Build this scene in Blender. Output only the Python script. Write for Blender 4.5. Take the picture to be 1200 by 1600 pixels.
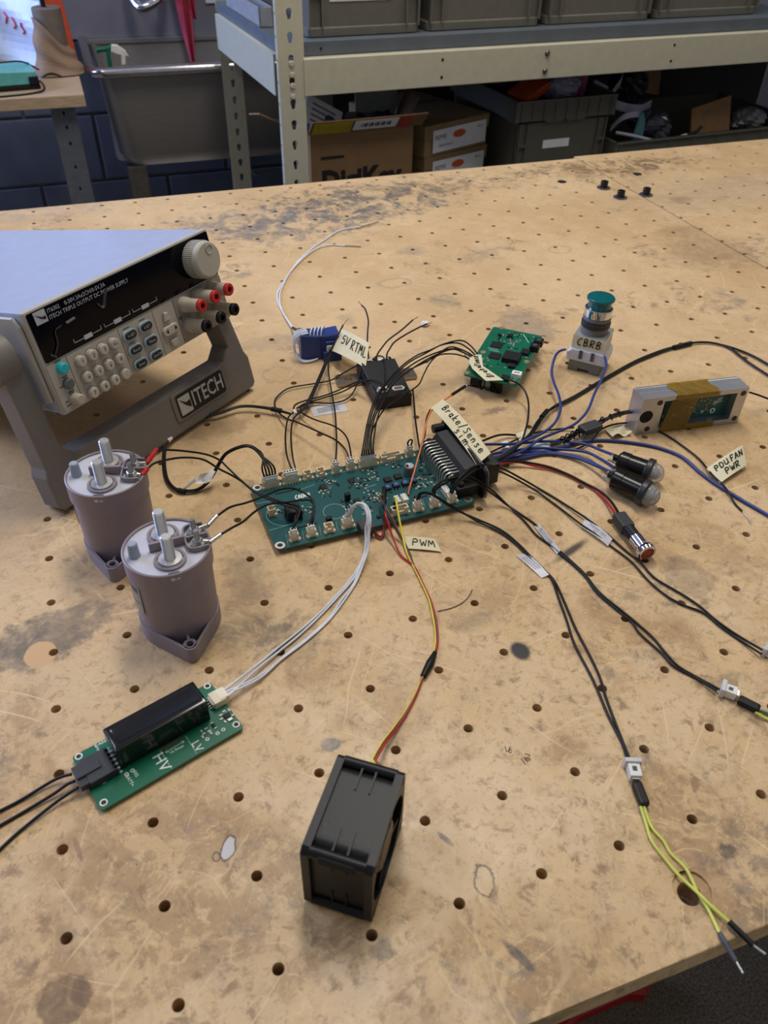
import bpy, bmesh, math, random
from mathutils import Vector, Matrix
for o in list(bpy.data.objects): bpy.data.objects.remove(o)
SC = bpy.context.scene
COL = SC.collection
random.seed(7)

# ------------------------------------------------------------------ camera
RM = ((0.94280, -0.33295, 0.02072), (-0.19994, -0.61365, -0.76385), (0.26703, 0.71595, -0.64506))
CP = Vector((-0.11203, -0.16535, 0.44346))
FPX = 1236.4
cam = bpy.data.cameras.new('camera'); camo = bpy.data.objects.new('camera', cam); COL.objects.link(camo)
rx, ry, rz = (Vector(r).normalized() for r in RM)
m = Matrix.Identity(4)
for i in range(3):
    m[i][0] = rx[i]; m[i][1] = -ry[i]; m[i][2] = -rz[i]; m[i][3] = CP[i]
camo.matrix_world = m
cam.sensor_fit = 'VERTICAL'; cam.sensor_height = 36; cam.lens = FPX * 36 / 1600
cam.clip_start = 0.02; cam.clip_end = 30
cam.dof.use_dof = True; cam.dof.focus_distance = 0.72; cam.dof.aperture_fstop = 12
SC.camera = camo

# ------------------------------------------------------------------ world, lights, exposure
SC.view_settings.view_transform = 'Standard'; SC.view_settings.look = 'None'
SC.view_settings.gamma = 1; SC.view_settings.use_curve_mapping = False
SC.view_settings.exposure = 0.66
w = bpy.data.worlds.new('world'); SC.world = w; w.use_nodes = True
w.node_tree.nodes['Background'].inputs[0].default_value = (0.95, 0.97, 1.0, 1)
w.node_tree.nodes['Background'].inputs[1].default_value = 0.17

def area(name, loc, target, sx, sy, power, col):
    l = bpy.data.lights.new(name, 'AREA'); l.shape = 'RECTANGLE'; l.size = sx; l.size_y = sy
    l.energy = power; l.color = col
    o = bpy.data.objects.new(name, l); COL.objects.link(o); o.location = loc
    o.rotation_euler = (Vector(target) - Vector(loc)).to_track_quat('-Z', 'Y').to_euler()
    return o
area('ceiling_lamp', (0.35, 0.95, 1.85), (0.35, 0.95, 0), 0.30, 1.25, 15, (1.0, 0.95, 0.86))
area('ceiling_lamp', (-1.1, 0.8, 1.85), (-1.1, 0.8, 0), 0.30, 1.25, 5.5, (1.0, 0.95, 0.86))
area('ceiling_lamp', (1.9, 0.9, 1.85), (1.9, 0.9, 0), 0.30, 1.25, 7, (1.0, 0.95, 0.86))
area('window_light', (-2.2, 2.35, 0.85), (-0.6, 1.2, 0.1), 1.5, 1.5, 72, (0.42, 0.56, 1.0))

# ------------------------------------------------------------------ projection helpers
def ray(u, v):
    a, b = (u - 600) / FPX, (v - 800) / FPX
    return Vector(tuple(rx[i] * a + ry[i] * b + rz[i] for i in range(3)))
def at(u, v, z=0.0):
    r = ray(u, v); return CP + r * ((z - CP.z) / r.z)
def aty(u, v, y):
    r = ray(u, v); return CP + r * ((y - CP.y) / r.y)
def onplane(u, v, p, n):
    r = ray(u, v); return CP + r * ((p - CP).dot(n) / r.dot(n))
def frame(o, yaw):
    return Matrix.Translation(Vector(o)) @ Matrix.Rotation(yaw, 4, 'Z')

# ------------------------------------------------------------------ materials
def lin(c):
    return tuple((x / 255 / 12.92) if x / 255 <= 0.04045 else ((x / 255 + 0.055) / 1.055) ** 2.4 for x in c) + (1,)
MATS = {}
def mat(name, col, rough=0.5, metal=0.0, var=0.12, scale=60.0, bump=0.0, coat=0.0, trans=0.0, alpha=1.0, ior=1.45, spec=0.5, stretch=None):
    if name in MATS: return MATS[name]
    mt = bpy.data.materials.new(name); mt.use_nodes = True
    nt = mt.node_tree; b = nt.nodes['Principled BSDF']
    tc = nt.nodes.new('ShaderNodeTexCoord'); nz = nt.nodes.new('ShaderNodeTexNoise')
    nz.inputs['Scale'].default_value = scale; nz.inputs['Detail'].default_value = 4
    if stretch:
        mp = nt.nodes.new('ShaderNodeMapping'); mp.inputs['Scale'].default_value = stretch
        nt.links.new(tc.outputs['Object'], mp.inputs['Vector']); nt.links.new(mp.outputs[0], nz.inputs['Vector'])
    else: nt.links.new(tc.outputs['Object'], nz.inputs['Vector'])
    rp = nt.nodes.new('ShaderNodeValToRGB'); c = lin(col)
    rp.color_ramp.elements[0].position = 0.3; rp.color_ramp.elements[1].position = 0.7
    rp.color_ramp.elements[0].color = tuple(x * (1 - var) for x in c[:3]) + (1,)
    rp.color_ramp.elements[1].color = tuple(min(1, x * (1 + var)) for x in c[:3]) + (1,)
    nt.links.new(nz.outputs['Fac'], rp.inputs[0]); nt.links.new(rp.outputs[0], b.inputs['Base Color'])
    b.inputs['Roughness'].default_value = rough; b.inputs['Metallic'].default_value = metal
    b.inputs['Coat Weight'].default_value = coat; b.inputs['Coat Roughness'].default_value = 0.08
    b.inputs['Transmission Weight'].default_value = trans; b.inputs['Alpha'].default_value = alpha
    b.inputs['IOR'].default_value = ior; b.inputs['Specular IOR Level'].default_value = spec
    if bump:
        bp = nt.nodes.new('ShaderNodeBump'); bp.inputs['Strength'].default_value = bump; bp.inputs['Distance'].default_value = 0.001
        nt.links.new(nz.outputs['Fac'], bp.inputs['Height']); nt.links.new(bp.outputs[0], b.inputs['Normal'])
    MATS[name] = mt; return mt

BLACK = mat('black_plastic', (18, 18, 19), 0.45, spec=0.35)
BLACKG = mat('black_gloss', (14, 13, 12), 0.16, coat=0.4)
DARK = mat('dark_void', (14, 13, 13), 0.8)
WIREB = mat('black_insulation', (15, 15, 16), 0.42, spec=0.35)
WIREW = mat('white_insulation', (214, 218, 226), 0.4)
WIREBL = mat('blue_insulation', (38, 56, 118), 0.4)
WIRER = mat('red_insulation', (176, 36, 36), 0.4)
WIREY = mat('yellow_insulation', (222, 205, 60), 0.42)
WIRELY = mat('lime_yellow_insulation', (208, 210, 96), 0.42)
WIREO = mat('orange_insulation', (214, 120, 70), 0.42)
WIREBR = mat('brown_insulation', (104, 74, 58), 0.45)
WIREG = mat('green_insulation', (60, 120, 84), 0.42)
GREYPL = mat('grey_sleeve', (70, 72, 78), 0.5)
CREAM = mat('cream_nylon', (222, 208, 176), 0.5)
WHITEPL = mat('white_nylon', (226, 224, 216), 0.5)
TIN = mat('tinned_metal', (206, 206, 202), 0.26, 0.8)
CHROME = mat('chrome', (225, 225, 228), 0.08, 1.0, var=0.02)
STEEL = mat('steel', (176, 174, 170), 0.3, 1.0)
PAPER = mat('masking_tape', (214, 205, 172), 0.7, var=0.06)
PAPERW = mat('white_label', (226, 226, 228), 0.55, var=0.05)
CLEARL = mat('clear_label', (225, 225, 232), 0.3, alpha=0.62)
INK = mat('marker_ink', (24, 22, 22), 0.6)
SILK = mat('white_silkscreen', (222, 228, 224), 0.6)
SILKD = mat('faint_silkscreen', (150, 190, 182), 0.6)
PCBT = mat('teal_solder_mask', (7, 76, 78), 0.34, var=0.1, scale=40, coat=0.2)
PCBG = mat('green_solder_mask', (8, 98, 70), 0.34, var=0.1, scale=40, coat=0.2)
CHIP = mat('chip_resin', (24, 24, 26), 0.5, spec=0.35)
COPPER = mat('bare_copper', (150, 122, 92), 0.45, 0.3)

# ------------------------------------------------------------------ mesh builder
class MB:
    def __init__(s, off=(0, 0, 0)):
        s.V = []; s.F = []; s.S = []; s.off = Vector(off)
    def add(s, vs, fs, M=None, smooth=False):
        n = len(s.V)
        for v in vs:
            v = Vector(v)
            if M is not None: v = M @ v
            s.V.append(v - s.off)
        for f in fs: s.F.append(tuple(i + n for i in f)); s.S.append(smooth)
        return s
    def bm(s, b, M=None, smooth=False):
        b.verts.index_update()
        s.add([v.co.copy() for v in b.verts], [[v.index for v in f.verts] for f in b.faces], M, smooth)
        b.free(); return s
    def box(s, x0, x1, y0, y1, z0, z1, bev=0.0, M=None, seg=2):
        b = bmesh.new()
        r = bmesh.ops.create_cube(b, size=1)
        for v in b.verts:
            v.co = Vector(((x0 + x1) / 2 + v.co.x * (x1 - x0), (y0 + y1) / 2 + v.co.y * (y1 - y0), (z0 + z1) / 2 + v.co.z * (z1 - z0)))
        if bev:
            bmesh.ops.bevel(b, geom=b.edges[:], offset=bev, segments=seg, profile=0.6, affect='EDGES')
        return s.bm(b, M, False)
    def prism(s, poly, z0, z1, M=None, bev=0.0, smooth=False, seg=1):
        b = bmesh.new()
        a = [b.verts.new((x, y, z0)) for x, y in poly]; c = [b.verts.new((x, y, z1)) for x, y in poly]
        n = len(poly)
        b.faces.new(a[::-1]); b.faces.new(c)
        for i in range(n): b.faces.new((a[i], a[(i + 1) % n], c[(i + 1) % n], c[i]))
        bmesh.ops.recalc_face_normals(b, faces=b.faces[:])
        if bev:
            es = [e for e in b.edges if abs(e.verts[0].co.z - e.verts[1].co.z) < 1e-9]
            bmesh.ops.bevel(b, geom=es, offset=bev, segments=seg, profile=0.6, affect='EDGES')
        return s.bm(b, M, smooth)
    def cyl(s, p0, p1, r0, r1=None, n=20, caps=True, M=None):
        p0 = Vector(p0); p1 = Vector(p1); r1 = r0 if r1 is None else r1
        d = (p1 - p0).normalized(); u = d.orthogonal().normalized(); v = d.cross(u)
        vs = []; fs = []
        for p, r in ((p0, r0), (p1, r1)):
            for i in range(n):
                a = 2 * math.pi * i / n; vs.append(p + u * (r * math.cos(a)) + v * (r * math.sin(a)))
        for i in range(n): fs.append((i, (i + 1) % n, n + (i + 1) % n, n + i))
        s.add(vs, fs, M, True)
        if caps:
            s.add([vs[i] for i in range(n)][::-1], [tuple(range(n))], M)
            s.add([vs[n + i] for i in range(n)], [tuple(range(n))], M)
        return s
    def lathe(s, prof, n=28, M=None, smooth=True, split=True):
        # profile (r, z); flat shading breaks at corners by duplicating rings
        for (r0, z0), (r1, z1) in zip(prof[:-1], prof[1:]):
            vs = []
            for r, z in ((r0, z0), (r1, z1)):
                for i in range(n):
                    a = 2 * math.pi * i / n; vs.append((r * math.cos(a), r * math.sin(a), z))
            fs = [(i, (i + 1) % n, n + (i + 1) % n, n + i) for i in range(n)]
            if r0 < 1e-7: fs = [(0, n + (i + 1) % n, n + i) for i in range(n)]
            elif r1 < 1e-7: fs = [(i, (i + 1) % n, n) for i in range(n)]
            s.add(vs, fs, M, smooth)
        return s
    def tube(s, pts, r, n=8, caps=True, M=None, flat=1.0):
        pts = [Vector(p) for p in pts]
        k = len(pts); vs = []; fs = []
        t0 = (pts[1] - pts[0]).normalized(); u = t0.orthogonal().normalized()
        for i, p in enumerate(pts):
            t = (pts[min(i + 1, k - 1)] - pts[max(i - 1, 0)])
            if t.length < 1e-9: t = t0
            t.normalize(); u = (u - t * u.dot(t))
            if u.length < 1e-6: u = t.orthogonal()
            u.normalize(); v = t.cross(u)
            if isinstance(r, (list, tuple)):
                g = i / (k - 1) * (len(r) - 1); j0 = min(int(g), len(r) - 2); rr = r[j0] + (r[j0 + 1] - r[j0]) * (g - j0)
            else: rr = r
            for j in range(n):
                a = 2 * math.pi * j / n; vs.append(p + u * (rr * math.cos(a)) + v * (rr * math.sin(a) * flat))
        for i in range(k - 1):
            for j in range(n):
                fs.append((i * n + j, i * n + (j + 1) % n, (i + 1) * n + (j + 1) % n, (i + 1) * n + j))
        s.add(vs, fs, M, True)
        if caps:
            s.add(vs[:n][::-1], [tuple(range(n))], M); s.add(vs[-n:], [tuple(range(n))], M)
        return s
    def sheet(s, f, nu=8, nv=4, th=0.00015):
        # thin curved patch; f(u, v) -> Vector
        vs = []; fs = []
        g = lambda u, v: f(u, v)
        nrm = (f(0.6, 0.5) - f(0.4, 0.5)).cross(f(0.5, 0.6) - f(0.5, 0.4)).normalized()
        for k in (0, 1):
            for i in range(nu + 1):
                for j in range(nv + 1): vs.append(f(i / nu, j / nv) - nrm * (th * k))
        id_ = lambda k, i, j: k * (nu + 1) * (nv + 1) + i * (nv + 1) + j
        for i in range(nu):
            for j in range(nv):
                fs.append((id_(0, i, j), id_(0, i + 1, j), id_(0, i + 1, j + 1), id_(0, i, j + 1)))
                fs.append((id_(1, i, j), id_(1, i, j + 1), id_(1, i + 1, j + 1), id_(1, i + 1, j)))
        for i in range(nu):
            for j in (0, nv): fs.append((id_(0, i, j), id_(1, i, j), id_(1, i + 1, j), id_(0, i + 1, j)))
        for j in range(nv):
            for i in (0, nu): fs.append((id_(0, i, j), id_(0, i, j + 1), id_(1, i, j + 1), id_(1, i, j)))
        return s.add(vs, fs)
    def holed(s, x0, x1, y0, y1, hole, z0, z1, M=None, wall=True):
        # rectangle with a 16-gon hole, thickness z0..z1
        n = len(hole); vs = []; fs = []
        out = []
        for i in range(n):
            a = 2 * math.pi * i / n; c, q = math.cos(a), math.sin(a); k = max(abs(c), abs(q))
            out.append(((x0 + x1) / 2 + c / k * (x1 - x0) / 2, (y0 + y1) / 2 + q / k * (y1 - y0) / 2))
        for z in (z1, z0):
            vs += [(x, y, z) for x, y in out] + [(x, y, z) for x, y in hole]
        for i in range(n):
            j = (i + 1) % n
            fs.append((i, j, n + j, n + i)); fs.append((2 * n + j, 2 * n + i, 3 * n + i, 3 * n + j))
            if wall: fs.append((n + i, n + j, 3 * n + j, 3 * n + i))
        return s.add(vs, fs, M)
    def build(s, name, material, parent=None, loc=None):
        me = bpy.data.meshes.new(name)
        me.from_pydata([tuple(v) for v in s.V], [], s.F)
        me.polygons.foreach_set('use_smooth', s.S)
        if material: me.materials.append(material)
        me.update()
        o = bpy.data.objects.new(name, me); COL.objects.link(o)
        if parent: o.parent = parent
        if loc is not None: o.location = loc
        return o
def circle(cx, cy, r, n=16, a0=0.0):
    return [(cx + r * math.cos(a0 + 2 * math.pi * i / n), cy + r * math.sin(a0 + 2 * math.pi * i / n)) for i in range(n)]
def rrect(x0, x1, y0, y1, r, n=4):
    p = []
    for cx, cy, a in ((x1 - r, y1 - r, 0), (x0 + r, y1 - r, 90), (x0 + r, y0 + r, 180), (x1 - r, y0 + r, 270)):
        for i in range(n + 1):
            t = math.radians(a + 90 * i / n); p.append((cx + r * math.cos(t), cy + r * math.sin(t)))
    return p
def smooth(pts, sub=6):
    pts = [Vector(p) for p in pts]
    if len(pts) < 3: return pts
    P = [pts[0] * 2 - pts[1]] + pts + [pts[-1] * 2 - pts[-2]]; out = []
    for i in range(1, len(P) - 2):
        a, b, c, d = P[i - 1:i + 3]
        for k in range(sub):
            t = k / sub
            out.append(0.5 * ((2 * b) + (c - a) * t + (2 * a - 5 * b + 4 * c - d) * t * t + (3 * b - a - 3 * c + d) * t ** 3))
    out.append(pts[-1]); return out

def tag(o, label, cat, group=None):
    o['label'] = label; o['category'] = cat
    if group: o['group'] = group
    return o
def thing(name, label, cat, M=None, group=None):
    o = bpy.data.objects.new(name, None); COL.objects.link(o); o.empty_display_size = 0.02
    o.matrix_world = M if M is not None else Matrix.Identity(4)
    return tag(o, label, cat, group)
def struct(name, mb, material, parent=None):
    o = mb.build(name, material, parent)
    if not parent: o['kind'] = 'structure'
    return o

TXT = {}
def text(s, size, M, material, parent, name='lettering', align='LEFT', ext=0.00006, sx=1.0, bold=0.0):
    key = (s, align, bold)
    if key not in TXT:
        c = bpy.data.curves.new('t', 'FONT'); c.body = s; c.size = 1.0; c.align_x = align; c.align_y = 'CENTER'; c.resolution_u = 2; c.offset = bold
        o = bpy.data.objects.new('t', c); COL.objects.link(o)
        dg = bpy.context.evaluated_depsgraph_get(); dg.update()
        me = bpy.data.meshes.new_from_object(o.evaluated_get(dg))
        TXT[key] = ([v.co.copy() for v in me.vertices], [tuple(p.vertices) for p in me.polygons])
        bpy.data.objects.remove(o); bpy.data.curves.remove(c); bpy.data.meshes.remove(me)
    vs, fs = TXT[key]
    mb = MB(); mb.add([(v.x * size * sx, v.y * size, ext) for v in vs], fs, M)
    return mb.build(name, material, parent)

# hand lettering: strokes in a unit box
GL = {'5': [[(.8, 1), (.2, 1), (.15, .58), (.6, .62), (.85, .35), (.6, 0), (.1, .1)]], 'V': [[(0, 1), (.4, 0), (.9, 1.05)]],
 'R': [[(.1, 0), (.15, 1)], [(.0, .95), (.6, 1), (.75, .75), (.5, .5), (.15, .48), (.85, 0)]], 'T': [[(0, .95), (1, 1)], [(.5, 1), (.45, 0)]],
 'M': [[(0, 0), (.15, 1), (.45, .35), (.75, 1), (.9, 0)]], 'L': [[(.15, 1), (.1, 0), (.8, .05)]],
 'C': [[(.85, .95), (.4, .9), (.1, .45), (.3, .02), (.8, .05)]], 'B': [[(.15, 0), (.15, 1), (.6, .95), (.7, .7), (.2, .52), (.75, .4), (.7, .08), (.15, 0)]],
 'P': [[(.15, 0), (.2, 1), (.75, .95), (.8, .6), (.2, .5)]], 'W': [[(0, 1), (.25, 0), (.5, .7), (.7, 0), (1, 1)]],
 'D': [[(.1, 0), (.15, 1), (.7, .85), (.85, .4), (.6, .05), (.1, 0)]], 'U': [[(.1, 1), (.1, .2), (.45, 0), (.8, .25), (.8, 1)], [(.8, .4), (.95, 0)]],
 'F': [[(.15, 0), (.15, 1), (.85, 1)], [(.15, .55), (.65, .55)]], 'A': [[(0, 0), (.45, 1), (.85, 0)], [(.2, .4), (.7, .4)]], 'N': [[(.1, 0), (.1, 1), (.8, 0), (.8, 1)]],
 '/': [[(.2, -.1), (.8, 1.2)]], 'r': [[(.2, .6), (.25, 0)], [(.25, .4), (.5, .62), (.7, .58)]], 'a': [[(.7, .55), (.3, .6), (.15, .25), (.4, 0), (.7, .3), (.7, .6), (.75, 0), (.95, .05)]],
 'k': [[(.2, 1.05), (.2, 0)], [(.7, .6), (.25, .3), (.8, 0)]], 'e': [[(.15, .3), (.75, .35), (.55, .62), (.2, .5), (.2, .1), (.55, 0), (.9, .15)]],
 'S': [[(.85, .9), (.4, 1), (.2, .75), (.7, .4), (.6, .05), (.1, .05)]], 's': [[(.7, .55), (.35, .62), (.3, .42), (.65, .25), (.55, .02), (.2, .03)]],
 'n': [[(.15, .6), (.18, 0)], [(.18, .4), (.5, .62), (.68, .4), (.72, 0)]], 'i': [[(.4, .6), (.42, 0)], [(.4, .85), (.42, .9)]],
 'm': [[(.05, .6), (.08, 0)], [(.08, .4), (.3, .62), (.42, .4), (.44, 0)], [(.44, .4), (.7, .62), (.85, .4), (.9, 0)]], ' ': [],
 'o': [[(.4, .6), (.15, .3), (.4, 0), (.75, .3), (.4, .6)]], 'p': [[(.2, .6), (.2, -.35)], [(.2, .5), (.6, .6), (.75, .3), (.5, 0), (.2, .1)]]}
def hand(mb, f, s, u0, v0, du, dv, r=0.0003, lift=0.0003, slant=0.0):
    # f(u, v) surface; writes s starting at (u0, v0), letter cell du x dv in surface coordinates
    nrm = (f(0.6, 0.5) - f(0.4, 0.5)).cross(f(0.5, 0.6) - f(0.5, 0.4)).normalized()
    for i, ch in enumerate(s):
        for st in GL.get(ch, []):
            pts = [f(u0 + (i + x * 0.82 + slant * y) * du, v0 + y * dv) + nrm * lift for x, y in st]
            pts = smooth(pts, 3) if len(pts) > 2 else pts
            mb.tube(pts, r, 5, True)
    return mb
def patch(c00, c10, c11, c01, bow=0.0):
    c00, c10, c11, c01 = (Vector(c) for c in (c00, c10, c11, c01))
    n = (c10 - c00).cross(c01 - c00).normalized()
    def f(u, v):
        p = c00 * (1 - u) * (1 - v) + c10 * u * (1 - v) + c11 * u * v + c01 * (1 - u) * v
        return p + n * (bow * 4 * u * (1 - u))
    return f
# ------------------------------------------------------------------ worn fibreboard material
def board_material():
    mt = bpy.data.materials.new('worn_fibreboard'); mt.use_nodes = True
    nt = mt.node_tree; L = nt.links; b = nt.nodes['Principled BSDF']
    tc = nt.nodes.new('ShaderNodeTexCoord').outputs['Object']
    def noise(scale, detail=5, rough=0.6, vec=None, dist=0.0):
        n = nt.nodes.new('ShaderNodeTexNoise'); n.inputs['Scale'].default_value = scale
        n.inputs['Detail'].default_value = detail; n.inputs['Roughness'].default_value = rough; n.inputs['Distortion'].default_value = dist
        L.new(vec or tc, n.inputs['Vector']); return n
    def rng(x, a, c, o0=0.0, o1=1.0):
        n = nt.nodes.new('ShaderNodeMapRange'); n.interpolation_type = 'SMOOTHSTEP'; n.clamp = True
        for k, v in zip(('From Min', 'From Max', 'To Min', 'To Max'), (a, c, o0, o1)): n.inputs[k].default_value = v
        L.new(x, n.inputs['Value']); return n.outputs[0]
    def mth(op, a, c=None):
        n = nt.nodes.new('ShaderNodeMath'); n.operation = op
        for i, x in enumerate((a, c)):
            if x is None: continue
            if isinstance(x, (int, float)): n.inputs[i].default_value = x
            else: L.new(x, n.inputs[i])
        return n.outputs[0]
    def mix(a, c, f):
        n = nt.nodes.new('ShaderNodeMix'); n.data_type = 'RGBA'
        for sock, x in ((n.inputs['Factor'], f), (n.inputs['A'], a), (n.inputs['B'], c)):
            if isinstance(x, tuple): sock.default_value = lin(x)
            elif isinstance(x, (int, float)): sock.default_value = x
            else: L.new(x, sock)
        return n.outputs['Result']
    def vm(op, a, c):
        n = nt.nodes.new('ShaderNodeVectorMath'); n.operation = op
        for i, x in enumerate((a, c)):
            if isinstance(x, tuple): n.inputs[i].default_value = x
            else: L.new(x, n.inputs[i])
        return n
    sep = nt.nodes.new('ShaderNodeSeparateXYZ'); L.new(tc, sep.inputs[0])
    big = noise(5, 6, 0.65); mid = noise(22, 7, 0.7); fine = noise(260, 3, 0.7); wob = noise(70, 10, 0.7); patchn = noise(11, 8, 0.62, dist=0.6)
    # handling wear grows towards the edge people stand at
    front = rng(sep.outputs['Y'], 0.62, 0.0)
    grain = noise(75, 10, 0.72, dist=0.5); marb = noise(16, 12, 0.68, dist=1.2); marb2 = noise(27, 12, 0.74, dist=0.9)
    c = mix((212, 181, 138), (199, 166, 122), rng(big.outputs['Fac'], 0.38, 0.64))
    c = mix(c, (188, 155, 110), mth('MULTIPLY', rng(marb.outputs['Fac'], 0.50, 0.60), mth('ADD', mth('MULTIPLY', front, 0.55), 0.22)))
    c = mix(c, (216, 184, 138), mth('MULTIPLY', rng(mid.outputs['Fac'], 0.54, 0.66), 0.5))
    c = mix(c, (164, 128, 84), mth('MULTIPLY', rng(patchn.outputs['Fac'], 0.49, 0.59), mth('ADD', mth('MULTIPLY', front, 0.68), 0.08)))
    c = mix(c, (208, 174, 124), mth('MULTIPLY', mth('MULTIPLY', rng(marb2.outputs['Fac'], 0.50, 0.56), front), 0.7))
    c = mix(c, (150, 118, 78), mth('MULTIPLY', rng(noise(150, 8, 0.75, dist=0.6).outputs['Fac'], 0.52, 0.62), mth('ADD', mth('MULTIPLY', front, 0.42), 0.12)))
    c = mix(c, (222, 188, 138), mth('MULTIPLY', rng(noise(120, 8, 0.75, dist=1.0).outputs['Fac'], 0.55, 0.63), mth('ADD', mth('MULTIPLY', front, 0.45), 0.1)))
    c = mix(c, (136, 106, 72), mth('MULTIPLY', rng(grain.outputs['Fac'], 0.54, 0.66), mth('ADD', mth('MULTIPLY', front, 0.65), 0.14)))
    c = mix(c, (112, 98, 84), mth('MULTIPLY', mth('MULTIPLY', rng(noise(9, 6, .6).outputs['Fac'], 0.54, 0.64), rng(noise(62, 10, 0.8).outputs['Fac'], 0.48, 0.58)), 0.60))
    c = mix(c, (92, 74, 54), mth('MULTIPLY', rng(fine.outputs['Fac'], 0.60, 0.70), 0.38))
    c = mix(c, (226, 196, 150), mth('MULTIPLY', rng(noise(330, 3, .7).outputs['Fac'], 0.62, 0.72), 0.35))
    # scratches: long thin light lines in several directions
    for ang, off, str_ in ((35, 0.0, 0.6), (-38, 3.1, 0.6), (62, 7.7, 0.5), (-12, 5.2, 0.45), (-58, 9.4, 0.5)):
        mp = nt.nodes.new('ShaderNodeMapping')
        mp.inputs['Scale'].default_value = (7.5, 420, 1); mp.inputs['Location'].default_value = (off, off * 1.7, 0)
        sc = vm('SCALE', noise(6, 2).outputs['Color'], (0, 0, 0)); sc.inputs['Scale'].default_value = 0.035
        ad = vm('ADD', tc, sc.outputs[0])
        rt = nt.nodes.new('ShaderNodeVectorRotate'); rt.rotation_type = 'Z_AXIS'; rt.inputs['Angle'].default_value = math.radians(ang)
        L.new(ad.outputs[0], rt.inputs['Vector']); L.new(rt.outputs[0], mp.inputs['Vector'])
        s = rng(noise(1.0, 1.0, 0.4, vec=mp.outputs[0]).outputs['Fac'], 0.725, 0.765)
        c = mix(c, (230, 200, 152), mth('MULTIPLY', s, str_))
    for vs_, wd_, of_ in ((5.5, 0.0035, 0.0), (11.0, 0.0045, 3.3)):
        vo = nt.nodes.new('ShaderNodeTexVoronoi'); vo.feature = 'DISTANCE_TO_EDGE'; vo.inputs['Scale'].default_value = vs_
        sc = vm('SCALE', noise(5 + of_, 4).outputs['Color'], (0, 0, 0)); sc.inputs['Scale'].default_value = 0.07
        ad = vm('ADD', tc, sc.outputs[0]); ad2 = vm('ADD', ad.outputs[0], (of_, of_, 0)); L.new(ad2.outputs[0], vo.inputs['Vector'])
        c = mix(c, (230, 198, 150), mth('MULTIPLY', mth('MULTIPLY', rng(vo.outputs['Distance'], wd_ * 2.2, wd_ * .6), rng(noise(9 + of_, 2).outputs['Fac'], 0.52, 0.60)), 0.38))
    # stains, plus one painted daylight sheen, each with its own place and outline: (pixel centre, x radius, y radius in metres, colour, strength, edge softness, ring?)
    def stain_or_sheen(p, rx_, ry_, col, st, soft=0.25, jag=0.7, ring=False, rot=0.0):
        nonlocal c
        q = at(*p)
        d = vm('SUBTRACT', tc, (q.x, q.y, 0)).outputs[0]
        if rot:
            rn = nt.nodes.new('ShaderNodeVectorRotate'); rn.rotation_type = 'Z_AXIS'; rn.inputs['Angle'].default_value = math.radians(-rot); L.new(d, rn.inputs['Vector']); d = rn.outputs[0]
        d = vm('MULTIPLY', d, (1 / rx_, 1 / ry_, 0)).outputs[0]
        ln = vm('LENGTH', d, (0, 0, 0)); dist = ln.outputs['Value']
        dist = mth('ADD', dist, mth('MULTIPLY', mth('SUBTRACT', wob.outputs['Fac'], 0.5), jag * 3.4))
        if ring: f = mth('MULTIPLY', rng(dist, 1.0 + soft, 1.0), rng(dist, 1.0 - soft, 1.0))
        elif st > 0.9: f = rng(dist, 1.0, 1.0 - soft)
        else: f = mth('MULTIPLY', rng(dist, 1.0, 1.0 - soft), rng(grain.outputs['Fac'], 0.36, 0.56, 0.55, 1.0))
        if st < 0: st = -st; f = mth('MULTIPLY', f, rng(marb2.outputs['Fac'], 0.42, 0.58))
        c = mix(c, col, mth('MULTIPLY', f, st))
    stain_or_sheen((560, 318), 0.20, 0.10, (92, 92, 94), -0.9, 0.6)
    stain_or_sheen((455, 355), 0.16, 0.09, (108, 106, 106), -0.75, 0.6)
    stain_or_sheen((375, 345), 0.14, 0.07, (116, 112, 114), -0.7, 0.6)
    stain_or_sheen((505, 315), 0.07, 0.06, (100, 96, 96), -0.6, 0.6)
    stain_or_sheen((660, 305), 0.06, 0.05, (128, 118, 104), -0.6, 0.5)
    stain_or_sheen((1110, 395), 0.10, 0.085, (128, 100, 70), 0.5, 0.7, 0.4)
    stain_or_sheen((1060, 362), 0.06, 0.03, (132, 104, 74), 0.45, 0.7, 0.4)
    stain_or_sheen((940, 262), 0.26, 0.055, (104, 84, 62), -0.8, 0.6)
    stain_or_sheen((1120, 300), 0.30, 0.12, (150, 134, 112), 0.35, 0.8, 0.5)
    stain_or_sheen((690, 290), 0.20, 0.06, (124, 106, 84), -0.7, 0.7)
    stain_or_sheen((560, 300), 0.25, 0.05, (110, 100, 92), -0.7, 0.7)
    stain_or_sheen((1000, 262), 0.10, 0.03, (110, 88, 66), -0.55, 0.6)
    stain_or_sheen((1065, 312), 0.03, 0.025, (124, 102, 80), 0.45, 0.5, 0.4)
    stain_or_sheen((822, 508), 0.030, 0.040, (150, 132, 112), 0.75, 0.12, 0.8)
    stain_or_sheen((822, 506), 0.031, 0.042, (104, 88, 72), 0.6, 0.08, 0.8, True)
    stain_or_sheen((750, 400), 0.05, 0.018, (150, 136, 112), 0.45, 0.5, 0.8, False, 25)
    stain_or_sheen((640, 392), 0.028, 0.02, (136, 126, 110), 0.5, 0.6)
    stain_or_sheen((692, 470), 0.02, 0.022, (146, 138, 116), 0.45, 0.4)
    stain_or_sheen((617, 442), 0.022, 0.013, (150, 132, 108), 0.5, 0.25, 0.3, True)
    stain_or_sheen((435, 585), 0.018, 0.016, (148, 126, 100), 0.4, 0.2, 0.6, True)
    stain_or_sheen((425, 535), 0.045, 0.02, (150, 134, 112), 0.4, 0.4)
    stain_or_sheen((380, 430), 0.014, 0.011, (140, 130, 114), 0.6, 0.4, 0.3)
    stain_or_sheen((1140, 463), 0.02, 0.03, (120, 112, 104), -0.6, 0.5)
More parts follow.
